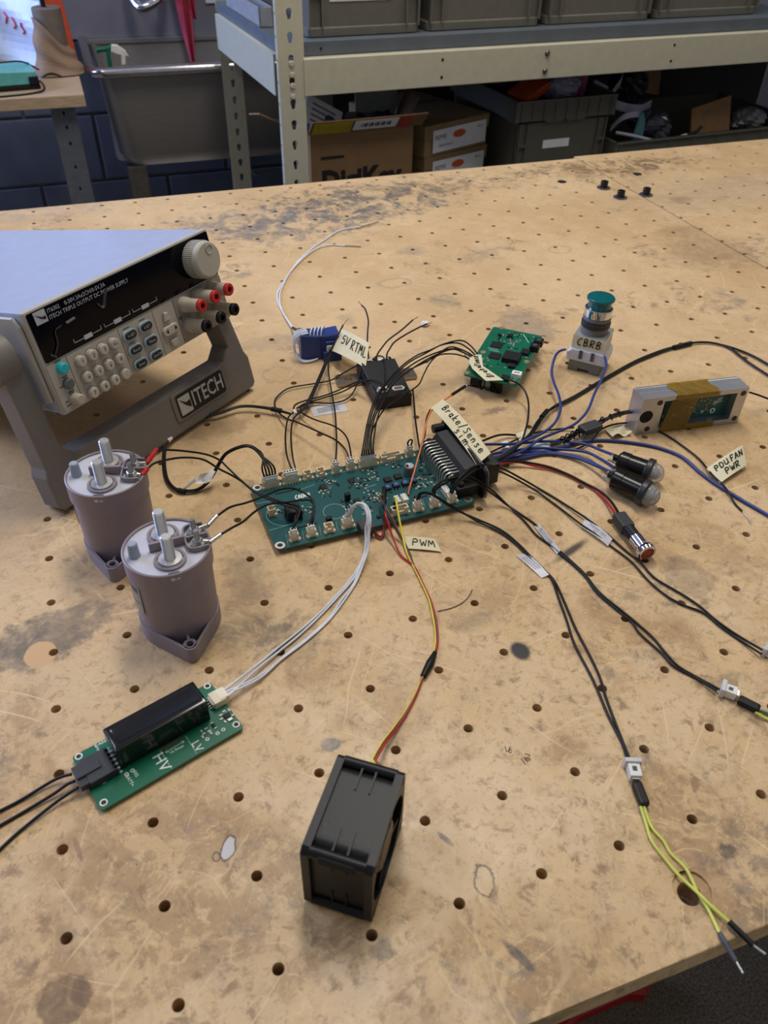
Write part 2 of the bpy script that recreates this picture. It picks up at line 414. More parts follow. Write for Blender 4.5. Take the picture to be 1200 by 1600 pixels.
    stain_or_sheen((875, 390), 0.016, 0.014, (150, 130, 104), 0.4, 0.2, 0.4, True)
    stain_or_sheen((60, 1000), 0.062, 0.028, (128, 112, 92), 0.85, 0.35, 0.55, False, 15)
    stain_or_sheen((60, 1000), 0.05, 0.02, (104, 94, 82), -0.7, 0.5, 0.9)
    stain_or_sheen((63, 1022), 0.0115, 0.0125, (206, 166, 118), 1.0, 0.1, 0.1)
    stain_or_sheen((165, 905), 0.02, 0.02, (150, 126, 96), 0.35, 0.2, 0.5, True)
    stain_or_sheen((380, 985), 0.05, 0.028, (104, 90, 74), -0.7, 0.7)
    stain_or_sheen((450, 1000), 0.035, 0.03, (106, 92, 76), -0.65, 0.6)
    stain_or_sheen((385, 900), 0.022, 0.045, (128, 112, 92), 0.45, 0.5)
    stain_or_sheen((740, 970), 0.02, 0.012, (116, 100, 80), -0.6, 0.5)
    stain_or_sheen((813, 1017), 0.0085, 0.0105, (34, 32, 34), 1.0, 0.40, 0.05)
    stain_or_sheen((893, 860), 0.030, 0.0058, (58, 50, 44), 0.95, 0.75, 0.12, False, 22)
    stain_or_sheen((775, 642), 0.016, 0.008, (100, 84, 78), 0.7, 0.6, 1.0)
    stain_or_sheen((1075, 900), 0.022, 0.026, (120, 104, 84), 0.5, 0.2, 0.4)
    stain_or_sheen((1015, 1030), 0.02, 0.018, (98, 92, 84), -0.85, 0.8)
    stain_or_sheen((945, 1060), 0.014, 0.03, (100, 88, 72), -0.65, 0.7)
    stain_or_sheen((1005, 1185), 0.010, 0.02, (86, 74, 60), -0.8, 0.7)
    stain_or_sheen((1150, 1090), 0.03, 0.03, (104, 82, 60), -0.6, 0.7)
    stain_or_sheen((100, 1562), 0.0135, 0.013, (98, 72, 46), 0.75, 0.15, 0.25)
    stain_or_sheen((515, 1162), 0.007, 0.006, (104, 100, 104), 0.8, 0.3, 0.6)
    stain_or_sheen((598, 1485), 0.008, 0.008, (98, 84, 62), 0.7, 0.5, 0.9)
    stain_or_sheen((620, 1530), 0.018, 0.008, (92, 78, 58), -0.8, 0.6, 0.9)
    stain_or_sheen((812, 1495), 0.0035, 0.013, (62, 56, 56), 0.8, 0.4, 0.4, False, 25)
    stain_or_sheen((695, 1310), 0.002, 0.008, (74, 70, 78), 0.7, 0.4, 0.3, False, 28)
    stain_or_sheen((1140, 1330), 0.007, 0.006, (60, 52, 44), 0.7, 0.6, 0.9)
    stain_or_sheen((122, 1328), 0.0022, 0.011, (130, 88, 66), 0.7, 0.5, 0.3, False, 12)
    stain_or_sheen((355, 1328), 0.0035, 0.0075, (196, 192, 190), 0.9, 0.2, 0.5, False, -25)
    stain_or_sheen((355, 1328), 0.0038, 0.008, (52, 52, 62), 0.9, 0.16, 0.5, True, -25)
    stain_or_sheen((338, 1339), 0.0022, 0.003, (52, 52, 62), 0.9, 0.3, 0.4, True)
    stain_or_sheen((757, 1377), 0.0056, 0.0085, (40, 38, 38), 0.9, 0.16, 0.55, True, -10)
    stain_or_sheen((540, 500), 0.012, 0.02, (150, 136, 112), 0.35, 0.5)
    stain_or_sheen((330, 668), 0.05, 0.022, (138, 108, 78), 0.5, 0.4, 0.4)
    stain_or_sheen((60, 330), 0.20, 0.05, (150, 140, 140), -0.5, 0.6)  # grey patch painted for the daylight reflected at the far left
    L.new(c, b.inputs['Base Color'])
    rr = rng(mid.outputs['Fac'], 0.3, 0.7, 0.36, 0.56); L.new(rr, b.inputs['Roughness'])
    bp = nt.nodes.new('ShaderNodeBump'); bp.inputs['Strength'].default_value = 0.25; bp.inputs['Distance'].default_value = 0.0006
    L.new(noise(130, 5, 0.65).outputs['Fac'], bp.inputs['Height']); L.new(bp.outputs[0], b.inputs['Normal'])
    return mt
MDF = board_material()
MDFE = mat('fibreboard_edge', (128, 100, 68), 0.8, var=0.35, scale=160, bump=0.5)

# ------------------------------------------------------------------ workbench (drilled top of two boards)
PIT = 0.0508; TH = 0.021
bench = thing('workbench', 'large workbench top of tan drilled fibreboard, stained and scratched, under all the electronics', 'table')
def drilled(x0, x1, y0, y1, ci, rows):
    mb = MB(); xs = [x0] + [(i + 0.5) * PIT for i in ci[:-1]] + [x1]
    ys = [y0] + [(j + 0.5) * PIT for j in rows[:-1]] + [y1]
    for a, i in enumerate(ci):
        for q, j in enumerate(rows):
            mb.holed(xs[a], xs[a + 1], ys[q], ys[q + 1], circle(i * PIT, j * PIT, 0.0033), -TH, 0)
    for pts in (((x0, y0), (x1, y0)), ((x1, y0), (x1, y1)), ((x1, y1), (x0, y1)), ((x0, y1), (x0, y0))):
        (a, c), (d, e) = pts; mb.add([(a, c, 0), (a, c, -TH), (d, e, -TH), (d, e, 0)], [(0, 1, 2, 3)])
    return mb
rows = list(range(0, 24))
b1 = drilled(-0.84, 0.7562, -0.0255, 1.185, list(range(-16, 15)), rows)
# solid near strip with the counterbored hole
cb = at(1080, 1392)
rim = circle(cb.x + .001, cb.y + .0006, 0.0108)
b1.holed(cb.x - 0.03, cb.x + 0.03, -0.0645, -0.0255, rim, -0.0016, 0)
b1.holed(cb.x - 0.03, cb.x + 0.03, -0.0645, -0.0255, circle(cb.x - 0.0012, cb.y - 0.0006, 0.0068), -TH, -0.0016)
for a, c in ((-0.84, cb.x - 0.03), (cb.x + 0.03, 0.7562)): b1.box(a, c, -0.0645, -0.0255, -TH, 0)
b1.box(cb.x - 0.03, cb.x + 0.03, -0.0647, -0.0643, -TH, 0)
b1.build('board', MDF, bench)
drilled(0.7588, 1.78, -0.0645, 1.1960, list(range(15, 36)), rows).build('board', MDF, bench)
MB().box(-0.82, 1.76, 0.0, 1.16, -0.0400, -0.0215).build('underside', mat('dark_brown_underside', (74, 56, 38), 0.9), bench)
for x in (-0.7, 1.6):
    for y in (0.1, 1.05): MB().box(x - .045, x + .045, y - .045, y + .045, -0.9, -0.0402, .004).build('leg', mat('bench_leg_grey', (96, 98, 100), 0.5), bench)

# ------------------------------------------------------------------ room
FLOORM = mat('speckled_dark_floor', (112, 100, 82), 0.6, var=0.55, scale=260, bump=0.2)
struct('floor', MB().box(-2.6, 3.2, -1.2, 3.0, -0.95, -0.9), FLOORM)
WALLB = mat('dark_blue_block_paint', (88, 92, 104), 0.38, var=0.15, scale=12)
WALLU = mat('grey_wall_paint', (104, 104, 114), 0.4, var=0.1, scale=5)
wy = 2.75
wall = struct('wall_back', MB().box(-2.6, 3.2, wy, wy + 0.1, -0.9, 1.9), WALLU)
# painted concrete blocks, joints recessed
k0 = aty(60, 182, wy).z; bh = 0.2045; bw = 0.41
for r in range(-3, 2):
    zt = k0 - bh * r
    for c in range(-3, 2):
        x0 = -0.06 + c * bw + (0.205 if r % 2 else 0)
        MB().box(x0 + .004, x0 + bw - .004, wy - .012, wy + .002, zt - bh + .004, zt - .004, .004).build('concrete_block', WALLB, wall)
struct('wall_left', MB().box(-2.7, -2.6, -1.2, 3.0, -0.9, 1.9), WALLU)
struct('wall_right', MB().box(3.2, 3.3, -1.2, 3.0, -0.9, 1.9), WALLU)
struct('ceiling', MB().box(-2.6, 3.2, -1.2, 3.0, 1.9, 1.95), mat('ceiling_paint', (200, 200, 196), 0.8))
# ------------------------------------------------------------------ steel sink and splash back
SINKM = mat('brushed_sink_steel', (150, 146, 142), 0.36, 0.55, var=0.08, scale=8, stretch=(3, 3, 60))
sk = thing('utility_sink', 'deep stainless steel sink with rounded rim against the back wall', 'sink', Matrix.Translation((0.0, 2.2, 0)))
sx0, sx1, sy, zr = -0.051, 0.66, 0.45, -0.018
mb = MB()
def ringloop(x0, x1, y0, y1, r, z): return [(x, y, z) for x, y in rrect(x0, x1, y0, y1, r, 5)]
lo = [ringloop(sx0 + .02, sx1 - .02, .02, sy - .02, .03, zr), ringloop(sx0 + .035, sx1 - .035, .03, sy - .03, .05, -0.23), ringloop(sx0 + .06, sx1 - .06, .055, sy - .055, .05, -0.262)]
n = len(lo[0]); vs = [p for l in lo for p in l]; fs = []
for k in range(2):
    for i in range(n): fs.append((k * n + i, (k + 1) * n + i, (k + 1) * n + (i + 1) % n, k * n + (i + 1) % n))
fs.append(tuple(range(2 * n, 3 * n))); mb.add(vs, fs, None, True)
mb.build('basin', SINKM, sk)
rim = [Vector((sx1, 0.0, zr)), Vector((sx0 + .03, 0, zr)), Vector((sx0 + .008, .008, zr)), Vector((sx0, .035, zr)), Vector((sx0, sy, zr))]
MB().tube(rim, 0.0135, 12).build('rolled_rim', mat('rim_steel', (196, 192, 194), 0.22, 1.0), sk)
MB().box(sx0, sx1, 0.0, 0.02, zr - .004, zr + .006, .003).build('front_lip', SINKM, sk)
MB().box(sx0, sx1, sy - .026, sy + .006, zr - .006, zr + .004).build('rear_ledge', SINKM, sk)
mb = MB(); mb.box(sx0 + .045, sx0 + .10, .05, .09, -0.88, -0.262, .004); mb.build('leg', mat('sink_leg', (110, 104, 98), 0.4, .6), sk)
MB().tube([(0.35, 0.1, -0.262), (0.35, 0.1, -0.31), (0.36, 0.1, -0.325), (0.375, .1, -.33)], 0.004, 8).build('drain_pipe', STEEL, sk)
MB().box(sx0 - .12, sx1, sy - .002, sy + .012, zr + .004, 0.62, .003).build('splash_back', mat('splash_steel', (128, 126, 136), 0.34, 0.3, var=0.12, scale=5, stretch=(1, 1, .4)), sk)
fq = aty(235, 4, 2.54)
MB().tube(smooth([(fq.x - .05, sy - .01, fq.z + .03), (fq.x - .05, sy - .05, fq.z + .02), (fq.x - .03, sy - .10, fq.z - .012), (fq.x + .01, sy - .11, fq.z), (fq.x + .04, sy - .1, fq.z + .02), (fq.x + .05, sy - .01, fq.z + .03)]), 0.014, 10).build('faucet_pipe', CHROME, sk)
# spray bottle standing in the sink
q = aty(176, 104, 2.33)
sp = thing('spray_bottle', 'spray bottle with green nozzle and white trigger head standing in the sink', 'spray bottle', Matrix.Translation((q.x, 2.33, -0.26)))
MB().lathe([(0, 0), (.032, 0), (.034, .01), (.034, .15), (.014, .2), (.014, .215), (0, .215)], 20).build('bottle', mat('milky_plastic', (200, 204, 204), 0.35, trans=0.3), sp)
GRN = mat('green_nozzle', (10, 104, 80), 0.35)
MB().tube([(-.006, 0, .214), (-.006, 0, .262), (-.001, 0, .276), (.010, 0, .280)], .0055, 10).build('neck', GRN, sp)
MB().cyl((-.03, 0, .272), (-.008, 0, .274), .006).cyl((-.034, 0, .2718), (-.03, 0, .272), .0075).build('nozzle', GRN, sp)
MB().prism([(.002, .268), (.006, .284), (.022, .282), (.040, .268), (.046, .254), (.038, .256), (.034, .235), (.024, .235), (.026, .258), (.012, .262)], -.008, .008, Matrix.Rotation(math.pi / 2, 4, 'X'), .002).build('trigger_head', WHITEPL, sp)
# rag
q0 = aty(281, 0, 2.6)
rg = MB()
for sgn, zb, xo, wd in ((0, -0.155, 0.0, .016), (1, -0.045, .020, .012)):
    def f(u, v, zb=zb, xo=xo, wd=wd):
        zt = 0.12; z = zt + (zb - zt) * v
        ww = wd * (1.35 - 0.95 * v ** 2); x = xo + (u - .5) * 2 * ww + .016 * v
        return Vector((x, 0.012 * math.sin(u * 9 + v * 3 + xo * 50) - 0.004 * v, z))
    rg.sheet(f, 14, 14, .002)
tag(rg.build('rag', mat('pink_red_cloth', (178, 62, 84), 0.85, bump=.4, scale=300), None, (q0.x - .004, 2.58, q0.z)), 'crumpled pink red rag hanging down above the sink', 'rag')
q = aty(342, 0, 2.62)
tag(MB().box(-.036, .036, -.001, .001, 0, .11).build('notice_sheet', mat('pale_notice', (206, 206, 216), .6), None, (q.x, 2.642, q.z - .010)), 'pale paper notice on the wall above the sink', 'notice')

# ------------------------------------------------------------------ side bench on the left
sb = thing('side_bench', 'small butcher block side bench with grey slotted steel leg at upper left', 'bench', Matrix.Translation((-0.085, 1.9, 0.0)))
MB().box(-1.0, 0, 0, .62, -.0245, 0.001, .002).build('wooden_top', mat('butcher_block', (176, 150, 122), .5, var=.18, scale=14, stretch=(2, 30, 30)), sb)
LEGM = mat('bench_leg_steel', (92, 96, 104), .42)
mb = MB(); slot = lambda cx, cy: rrect(cx - .0025, cx + .0025, cy - .004, cy + .004, .0024, 3)
lz = -.0245; lx = -.052
cells = [0, .035, .060, .105, .165, .205, .25, .30, .36, .42, .48, .54, .60, .66, .72, .78, .875]
for a, c in zip(cells[:-1], cells[1:]):
    mb.holed(-.027, .027, -c, -a, [(x * .0028 * 1.0, -(a + c) / 2 + y * .0045) for x, y in circle(0, 0, 1)], -.003, 0)
Ml = Matrix.Translation((lx, .03, lz)) @ Matrix.Rotation(math.pi / 2, 4, 'X')
mb2 = MB(); mb2.add(mb.V, mb.F, Ml); mb2.box(lx - .027, lx - .024, .032, .075, lz - .875, lz); mb2.box(lx + .024, lx + .027, .032, .075, lz - .875, lz)
mb2.build('leg', LEGM, sb)
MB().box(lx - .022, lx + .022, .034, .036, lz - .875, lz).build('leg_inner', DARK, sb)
MB().box(-.93, -.88, .03, .08, lz - .875, lz, .002).build('leg', LEGM, sb)
# bag / poster film standing on the bench
def fbag(u, v): return Vector((-.42 + .31 * u, .10 * math.sin(u * 4) + .03 * v + .012 * math.sin(v * 9 + u * 7), .19 * v * (1 - .15 * u)))
bg = thing('plastic_bag', 'translucent pale blue plastic bag with red print and a yellow corner on the side bench', 'bag', Matrix.Translation((-.03, 2.26, .0015)))
MB().sheet(fbag, 20, 12, .0015).build('film', mat('pale_bag_film', (196, 212, 240), .35, var=.08, scale=20), bg)
mb = MB()
for k in range(7):
    x0 = .50 + .055 * k
    mb.tube([fbag(x0 + .012 * math.sin(i * 2.1 + k), .66 - .045 * k + .05 * i) + Vector((0, -.004, 0)) for i in range(4)], .0022, 5)
mb.build('red_print', mat('pink_print', (222, 84, 106), .6), bg)
MB().sheet(lambda u, v: fbag(.50 + .08 * u, .3 + .25 * v) + Vector((0, -.004, 0)), 4, 4, .0005).build('yellow_print', mat('yellow_print', (226, 214, 60), .6), bg)
# soldering station
q = aty(0, 108, 2.02)
ss = thing('soldering_station', 'turquoise and black soldering station box with a cable at the left edge', 'soldering station', frame((-.245, 1.965, .001), .12))
MB().box(-.12, .072, 0, .11, .0, .010, .003).build('base', BLACK, ss)
MB().prism([(-.12, .010), (.070, .010), (.067, .036), (-.12, .044)], -.108, -.002, Matrix.Rotation(math.pi / 2, 4, 'X'), .002).build('housing', mat('turquoise_plastic', (92, 168, 166), .45), ss)
MB().box(.050, .0705, -.003, .02, .011, .026, .001).build('cable_inlet', BLACK, ss)
MB().tube(smooth([(.068, -.002, .02), (.076, -.01, .012), (.074, -.03, .004), (.05, -.042, .002), (0, -.05, .002), (-.1, -.05, .002)]), .0022, 8).build('cable', WIREB, ss)
MB().tube(smooth([(-.09, .06, .045), (0, .06, .047), (.05, .07, .044), (.085, .1, .02)]), .0018, 8).build('cable', WIREB, ss)
# brown paper roll with torn sheet
pr = thing('paper_roll', 'roll of brown paper standing upright with a torn crumpled sheet', 'paper roll', Matrix.Translation((-.128, 2.14, .001)))
BRN = mat('brown_kraft_paper', (136, 112, 92), .75, var=.15, scale=18, bump=.3)
MB().lathe([(.007, 0), (.033, 0), (.033, .134), (.031, .136), (.008, .136), (.007, .0)], 32).build('roll', mat('grey_brown_roll', (110, 98, 92), .7), pr)
def fsheet(u, v):
    a = math.radians(-175 + 205 * u); r = .036 + .014 * (1 - v) * (1 + .5 * math.sin(u * 11)) + .003 * math.sin(v * 13 + u * 6)
    h = .115 - .075 * u + .012 * math.sin(u * 8)
    fl = max(0, u - .55) * .03 * (1 - v)
    return Vector((r * math.cos(a) + fl, r * math.sin(a) - .016 * (1 - v) ** 2, .003 + h * v))
MB().sheet(fsheet, 28, 14, .0012).build('torn_sheet', BRN, pr)
MB().cyl((-.004, 0, .05), (-.006, 0, .30), .0055).build('dark_rod', BLACK, pr)
MB().sheet(lambda u, v: Vector((-.045 + .05 * u, -.052 - .012 * v, .002 + .010 * math.sin(u * 3.1) * v)), 8, 4, .001).build('sheet_corner', mat('dark_liner', (56, 60, 72), .6), pr)
# orange upright panel behind the roll
ora = MB(); ora.prism([(-.022, 0), (.020, 0), (.010, .145), (-.010, .15), (-.050, .19), (-.06, .12)], 0, .012, Matrix.Rotation(math.pi / 2, 4, 'X'), .003)
tag(ora.build('orange_holder', mat('orange_plastic', (206, 84, 52), .45), None, (-.098, 2.30, .001)), 'orange plastic plate standing behind the brown paper roll', 'holder')

# ------------------------------------------------------------------ storage rack
RM_ = mat('cream_rack_paint', (188, 184, 164), .38, var=.05)
RD = mat('grey_rack_deck', (90, 98, 106), .5, var=.1, scale=20)
ya = 0.05; RK = frame((0.27, 1.50, 0), ya)
rk = thing('storage_rack', 'cream steel storage rack with keyhole slotted posts behind the workbench', 'rack', RK)
def keyhole(cx, cy):
    p = []
    for i in range(16):
        a = 2 * math.pi * i / 16; c, s_ = math.cos(a), math.sin(a)
        p.append((cx + (c * .0058 if s_ > -.3 else max(-.0030, min(.0030, c * .02))), cy + (s_ * .0056 + .0035 if s_ > -.3 else -.0095)))
    return p
def post(name, x0, yb, flip):
    mb = MB()
    for k in range(34):
        z0 = -.885 + k * .0381
        mb.holed(0, .052, z0, z0 + .0381, keyhole(.026, z0 + .019), -.002, 0, Matrix.Translation((x0, yb, 0)) @ Matrix.Rotation(math.pi / 2, 4, 'X'))
        xs = x0 + .002 if not flip else x0 + .052
        mb.holed(0, .013, z0, z0 + .0381, circle(.007, z0 + .019, .0028), -.002, 0, Matrix.Translation((xs, yb, 0)) @ Matrix.Rotation(math.pi / 2, 4, 'Z') @ Matrix.Rotation(math.pi / 2, 4, 'X'))
    return mb.build(name, RM_, rk)
p_ = post('post', 0, 0, False)
for k in (0.062, .081, .100, .119): MB().lathe([(0, .003), (.004, .003), (.0052, .001), (.0052, 0)], 14, Matrix.Translation((.026, -.001, k)) @ Matrix.Rotation(math.pi / 2, 4, 'X')).build('rivet', RM_, p_)
post('post', 0.012, .56, True)
DW = 1.75
post('post', DW, 0, True); post('post', DW, .56, True)
bz0, bz1 = .060, .1265
def beam(x0, x1, y):
    mb = MB(); mb.prism([(0, bz0), (-.004, bz0 + .002), (-.004, bz1 - .002), (0, bz1), (.025, bz1), (.025, bz1 - .003), (.003, bz1 - .003), (.003, bz0 + .003), (.02, bz0 + .003), (.02, bz0)], x0, x1, Matrix.Translation((0, y, 0)) @ Matrix(((0, 0, 1, 0), (1, 0, 0, 0), (0, 1, 0, 0), (0, 0, 0, 1))))
    return mb
bm_ = beam(.050, DW, 0).build('front_beam', RM_, rk)
for x in (.345, .925):
    for z in (.110, .078): MB().cyl((x, -.0046, z), (x, -.003, z), .003, n=12).build('bolt_hole', DARK, bm_)
for z in (.110, .076): MB().lathe([(0, .005), (.004, .005), (.006, .002), (.006, 0)], 14, Matrix.Translation((.592, -.004, z)) @ Matrix.Rotation(math.pi / 2, 4, 'X')).build('bolt', mat('dark_steel', (110, 106, 98), .4, .8), bm_)
beam(.050, DW, .535).build('rear_beam', RM_, rk)
mb = MB(); mb.box(.002, .005, .04, .53, bz0 - .004, bz1 + .002); mb.box(.005, .02, .04, .53, bz1 - .001, bz1 + .002); mb.build('side_beam', RM_, rk)
MB().box(.012, DW + .04, .012, .55, bz1 + .001, .152, .0015).build('deck', RD, rk)
MB().box(.012, DW + .04, .012, .55, -.70, -.685).build('lower_deck', RD, rk)
MB().box(.30, DW + .04, .553, .556, -.69, .55).build('back_sheet', mat('dark_back_sheet', (48, 46, 44), .8), rk)
mb = MB(); mb.cyl((.09, .0135, .1395), (.09, .010, .1395), .0022, n=10); mb.build('deck_hole', DARK, rk)

BINM = mat('grey_bin_plastic', (98, 96, 88), .5, var=.06)
def bin_(label, x, y, z, wd, dp, h, yaw=0.0, card=None, group='grey stacking bins', ribs=4, mtl=None, lip=False):
    mm = mtl or BINM
    t = thing('stacking_bin', label, 'bin', RK @ frame((x, y, z), yaw), group)
    mb = MB(); t_ = .003
    i = .012
    mb.box(i, wd - i, i, i + t_, .006, h); mb.box(i, wd - i, dp - i - t_, dp - i, .006, h); mb.box(i, i + t_, i, dp - i, .006, h); mb.box(wd - i - t_, wd - i, i, dp - i, .006, h); mb.box(i, wd - i, i, dp - i, .004, .008)
    mb.build('body', mm, t)
    MB().prism(rrect(.006, wd - .006, .006, dp - .006, .014), .0, .017, None, .002).build('base_rim', mm, t)
    mb = MB()
    for a, c in (((0, 0), (wd, .012)), ((0, dp - .012), (wd, dp)), ((0, 0), (.012, dp)), ((wd - .012, 0), (wd, dp))):
        mb.box(a[0], c[0], a[1], c[1], h - .022, h, .002)
    mb.build('top_rim', mm, t)
    for xx in (.010, .036, wd - .039, wd - .013):
        MB().prism([(0, 0), (.003, 0), (.003, .012), (0, .012)], .014, h - .02, Matrix.Translation((xx, .002, 0))).build('rib', mm, t)
    for zz in (h * .42, h * .75):
        for xx in (.010, wd - .037): MB().box(xx, xx + .027, .003, .013, zz, zz + .003).build('cross_rib', mm, t)
    if card:
        cx, cw, cz, ch, tx = card
        cd = MB().box(cx, cx + cw, .0105, .0122, cz, cz + ch).build('label_card', mat('bin_card', (206, 204, 194), .6), t)
        if tx: text(tx, ch * .55, Matrix.Translation((cx + cw * .1, .0104, cz + ch * .45)) @ Matrix.Rotation(math.pi / 2, 4, 'X'), INK, cd)
    return t
for i, (xa, xb, nm, card) in enumerate(((.066, .318, 'first grey bin from the rack post on the shelf deck', (.055, .13, .058, .05, '')),
        (.324, .600, 'second grey bin from the post, its white card lettered along the lower edge', (.035, .18, .058, .05, 'Bump')),
        (.606, .888, 'third grey bin from the post on the shelf deck, long white card', (.04, .2, .064, .05, '')),
        (.896, 1.20, 'fourth grey bin, the rightmost in view on the shelf deck', (.06, .2, .075, .05, '')))):
    bin_(nm, xa, .034 + .004 * i, .1525, xb - xa, .40, .17, 0, card)
# small tray seen between the posts
tr = MB(); tr.box(0, .03, 0, .28, 0, .003); tr.box(0, .003, 0, .28, 0, .035); tr.box(.027, .03, 0, .28, 0, .035); tr.box(0, .03, 0, .003, 0, .035)
tag(tr.build('narrow_tray', mat('pale_tray', (150, 152, 156), .4)), 'narrow pale grey tray on the shelf deck behind the left post', 'tray').matrix_world = RK @ frame((.014, .17, .1525), 0)

# open cardboard carton
KR = mat('brown_cardboard', (128, 98, 66), .8, var=.08, scale=30)
KRI = mat('cardboard_inside', (96, 74, 54), .85)
bx = thing('cardboard_carton', 'open brown cardboard carton with black lettering, yellow and white labels on its flap', 'box', RK @ frame((.074, .05, -.684), .01))
cw, cd_, ch = .238, .105, .659
mb = MB(); mb.box(0, cw, 0, .004, 0, ch); mb.box(0, cw, cd_ - .004, cd_, 0, ch); mb.box(0, .004, .004, cd_ - .004, 0, ch); mb.box(cw - .004, cw, .004, cd_ - .004, 0, ch); mb.box(0, cw, 0, cd_, 0, .004)
mb.build('carton_body', KR, bx)
fl = MB().sheet(lambda u, v: Vector((-.004 + (cw + .024) * u, -.030 * v - .004 * math.sin(u * 3), ch + .030 * v)), 6, 2, .003).build('front_flap', KR, bx)
ff = lambda u, v: Vector((-.004 + (cw + .024) * u, -.030 * v - .004 * math.sin(u * 3) - .0012, ch + .030 * v - .0012))
MB().sheet(lambda u, v: ff(.02 + .32 * u, .05 + .9 * v), 3, 2, .0003).build('yellow_label', mat('yellow_tape', (176, 158, 40), .5), fl)
MB().sheet(lambda u, v: ff(.36 + .38 * u, .2 + .75 * v), 3, 2, .0003).build('white_label', PAPERW, fl)
MB().sheet(lambda u, v: ff(.77 + .1 * u, .02 + .96 * v), 3, 2, .0003).build('red_tape', mat('red_tape', (170, 60, 44), .5), fl)
mb = MB()
for k in range(16): mb.sheet(lambda u, v, k=k: ff(.42 + .017 * k + (.004 + .006 * (k % 3)) * u, .42 + .3 * v) + Vector((0, -.0004, 0)), 1, 1, .0002)
mb.build('barcode', INK, fl)
MB().sheet(lambda u, v: Vector((-.10 * v - .002, .01 + .085 * u, ch + .048 * v - .02 * u * v)), 4, 3, .003).build('side_flap', KR, bx)
MB().sheet(lambda u, v: Vector((cw + .020 * v, .02 + .07 * u, ch + .05 * v)), 3, 2, .003).build('side_flap', KRI, bx)
text('DigiKey', .062, Matrix.Translation((.022, -.0006, ch - .100)) @ Matrix.Rotation(math.pi / 2, 4, 'X'), INK, bx, sx=.95, bold=.045)
MB().box(.022, .075, -.0012, -.0003, ch - .051, ch - .046).build('print_line', INK, bx)
# things lying in the carton
MB_ = MB().box(-.045, .045, -.0015, .0015, -.03, .03)
o = MB_.build('parts_bag_label', PAPERW); o.matrix_world = bx.matrix_world @ Matrix.Translation((.050, .06, ch + .018)) @ Matrix.Rotation(.5, 4, 'Y') @ Matrix.Rotation(-.6, 4, 'X')
tag(o, 'white printed card lying tilted in the open carton', 'card')
lm_ = MB()
for k in range(4): lm_.box(-.03, .028, -.0024, -.0018, -.022 + .012 * k, -.018 + .012 * k)
lm_.build('print_line', mat('grey_print', (120, 120, 124), .6), o)
def fl1(u, v): return Vector((.12 * (u - .5), .07 * (v - .5), .02 * math.sin(u * 7) * math.cos(v * 5)))
for (x, y, z, col, nm, lab) in ((.16, .062, ch - .004, (34, 34, 40), 'black_foam', 'crumpled black antistatic bag filling the right of the open carton'), (.04, .06, ch - .002, (60, 84, 112), 'blue_film', 'crumpled blue plastic film at the back left of the open carton')):
    o = MB().sheet(fl1, 14, 10, .002).build(nm, mat(nm, col, .3)); o.matrix_world = bx.matrix_world @ Matrix.Translation((x, y, z)) @ Matrix.Rotation(.4, 4, 'X'); tag(o, lab, 'bag')
o = MB().box(-.05, .05, 0, .004, -.02, .12).build('film_strip', mat('film_gloss', (120, 124, 124), .15, spec=.8)); o.matrix_world = bx.matrix_world @ Matrix.Translation((.19, .098, ch + .02)) 
tag(o, 'shiny clear sheet standing upright at the back of the carton', 'sheet')
# two long flat boxes
def flatbox(label, x, y, z, wd, dp, h, yaw, roll, big):
    t = thing('flat_carton', label, 'box', RK @ frame((x, y, z), yaw) @ Matrix.Rotation(roll, 4, 'Y'), 'flat brown cartons beside the open carton')
    MB().box(0, wd, 0, dp, 0, h, .002).build('carton_body', mat('tan_cardboard', (142, 118, 80), .75, var=.06), t)
    MB().box(-.003, wd + .003, -.003, dp + .003, h - .028, h + .002, .002).build('lid', mat('lid_cardboard', (134, 110, 76), .75), t)
    lb = MB().box(.022, wd - .008, -.0045, -.0032, .008, h - .010).build('label', PAPERW, t)
    R = Matrix.Rotation(math.pi / 2, 4, 'X')
    MB().prism([(wd * .52 + .020 * math.cos(a), h * .60 + .0085 * math.sin(a)) for a in [i * math.pi / 10 for i in range(20)]], .0045, .0051, R).build('orange_mark', mat('orange_ink', (204, 92, 46), .6), lb)
    text('REMIE', .0135, Matrix.Translation((.028, -.0047, h * .60)) @ R, INK, lb)
    text('44 4', .010, Matrix.Translation((wd - .038, -.0047, h * .68)) @ R, INK, lb)
    text('0004518-220 x', .0075, Matrix.Translation((.04, -.0047, h * .32)) @ R, INK, lb)
    text('WINCO', .042, Matrix.Translation((wd * .95, dp * .62, h + .0024)) @ Matrix.Rotation(math.pi, 4, 'Z'), INK, t, sx=.9)
    return t
flatbox('lower flat brown carton with white label and orange oval, partly hidden by the tabletop', .357, .080, -.170, .196, .27, .064, .30, 0, False)
flatbox('upper flat brown carton with white label and orange oval, resting tilted on the lower one', .352, .075, -.104, .200, .27, .066, .31, -.008, True)
o = MB().box(0, .165, 0, .25, 0, .513, .003).build('support_carton', KR); o.matrix_world = RK @ frame((.366, .086, -.684), .30); tag(o, 'brown carton under the two flat labelled cartons', 'box')

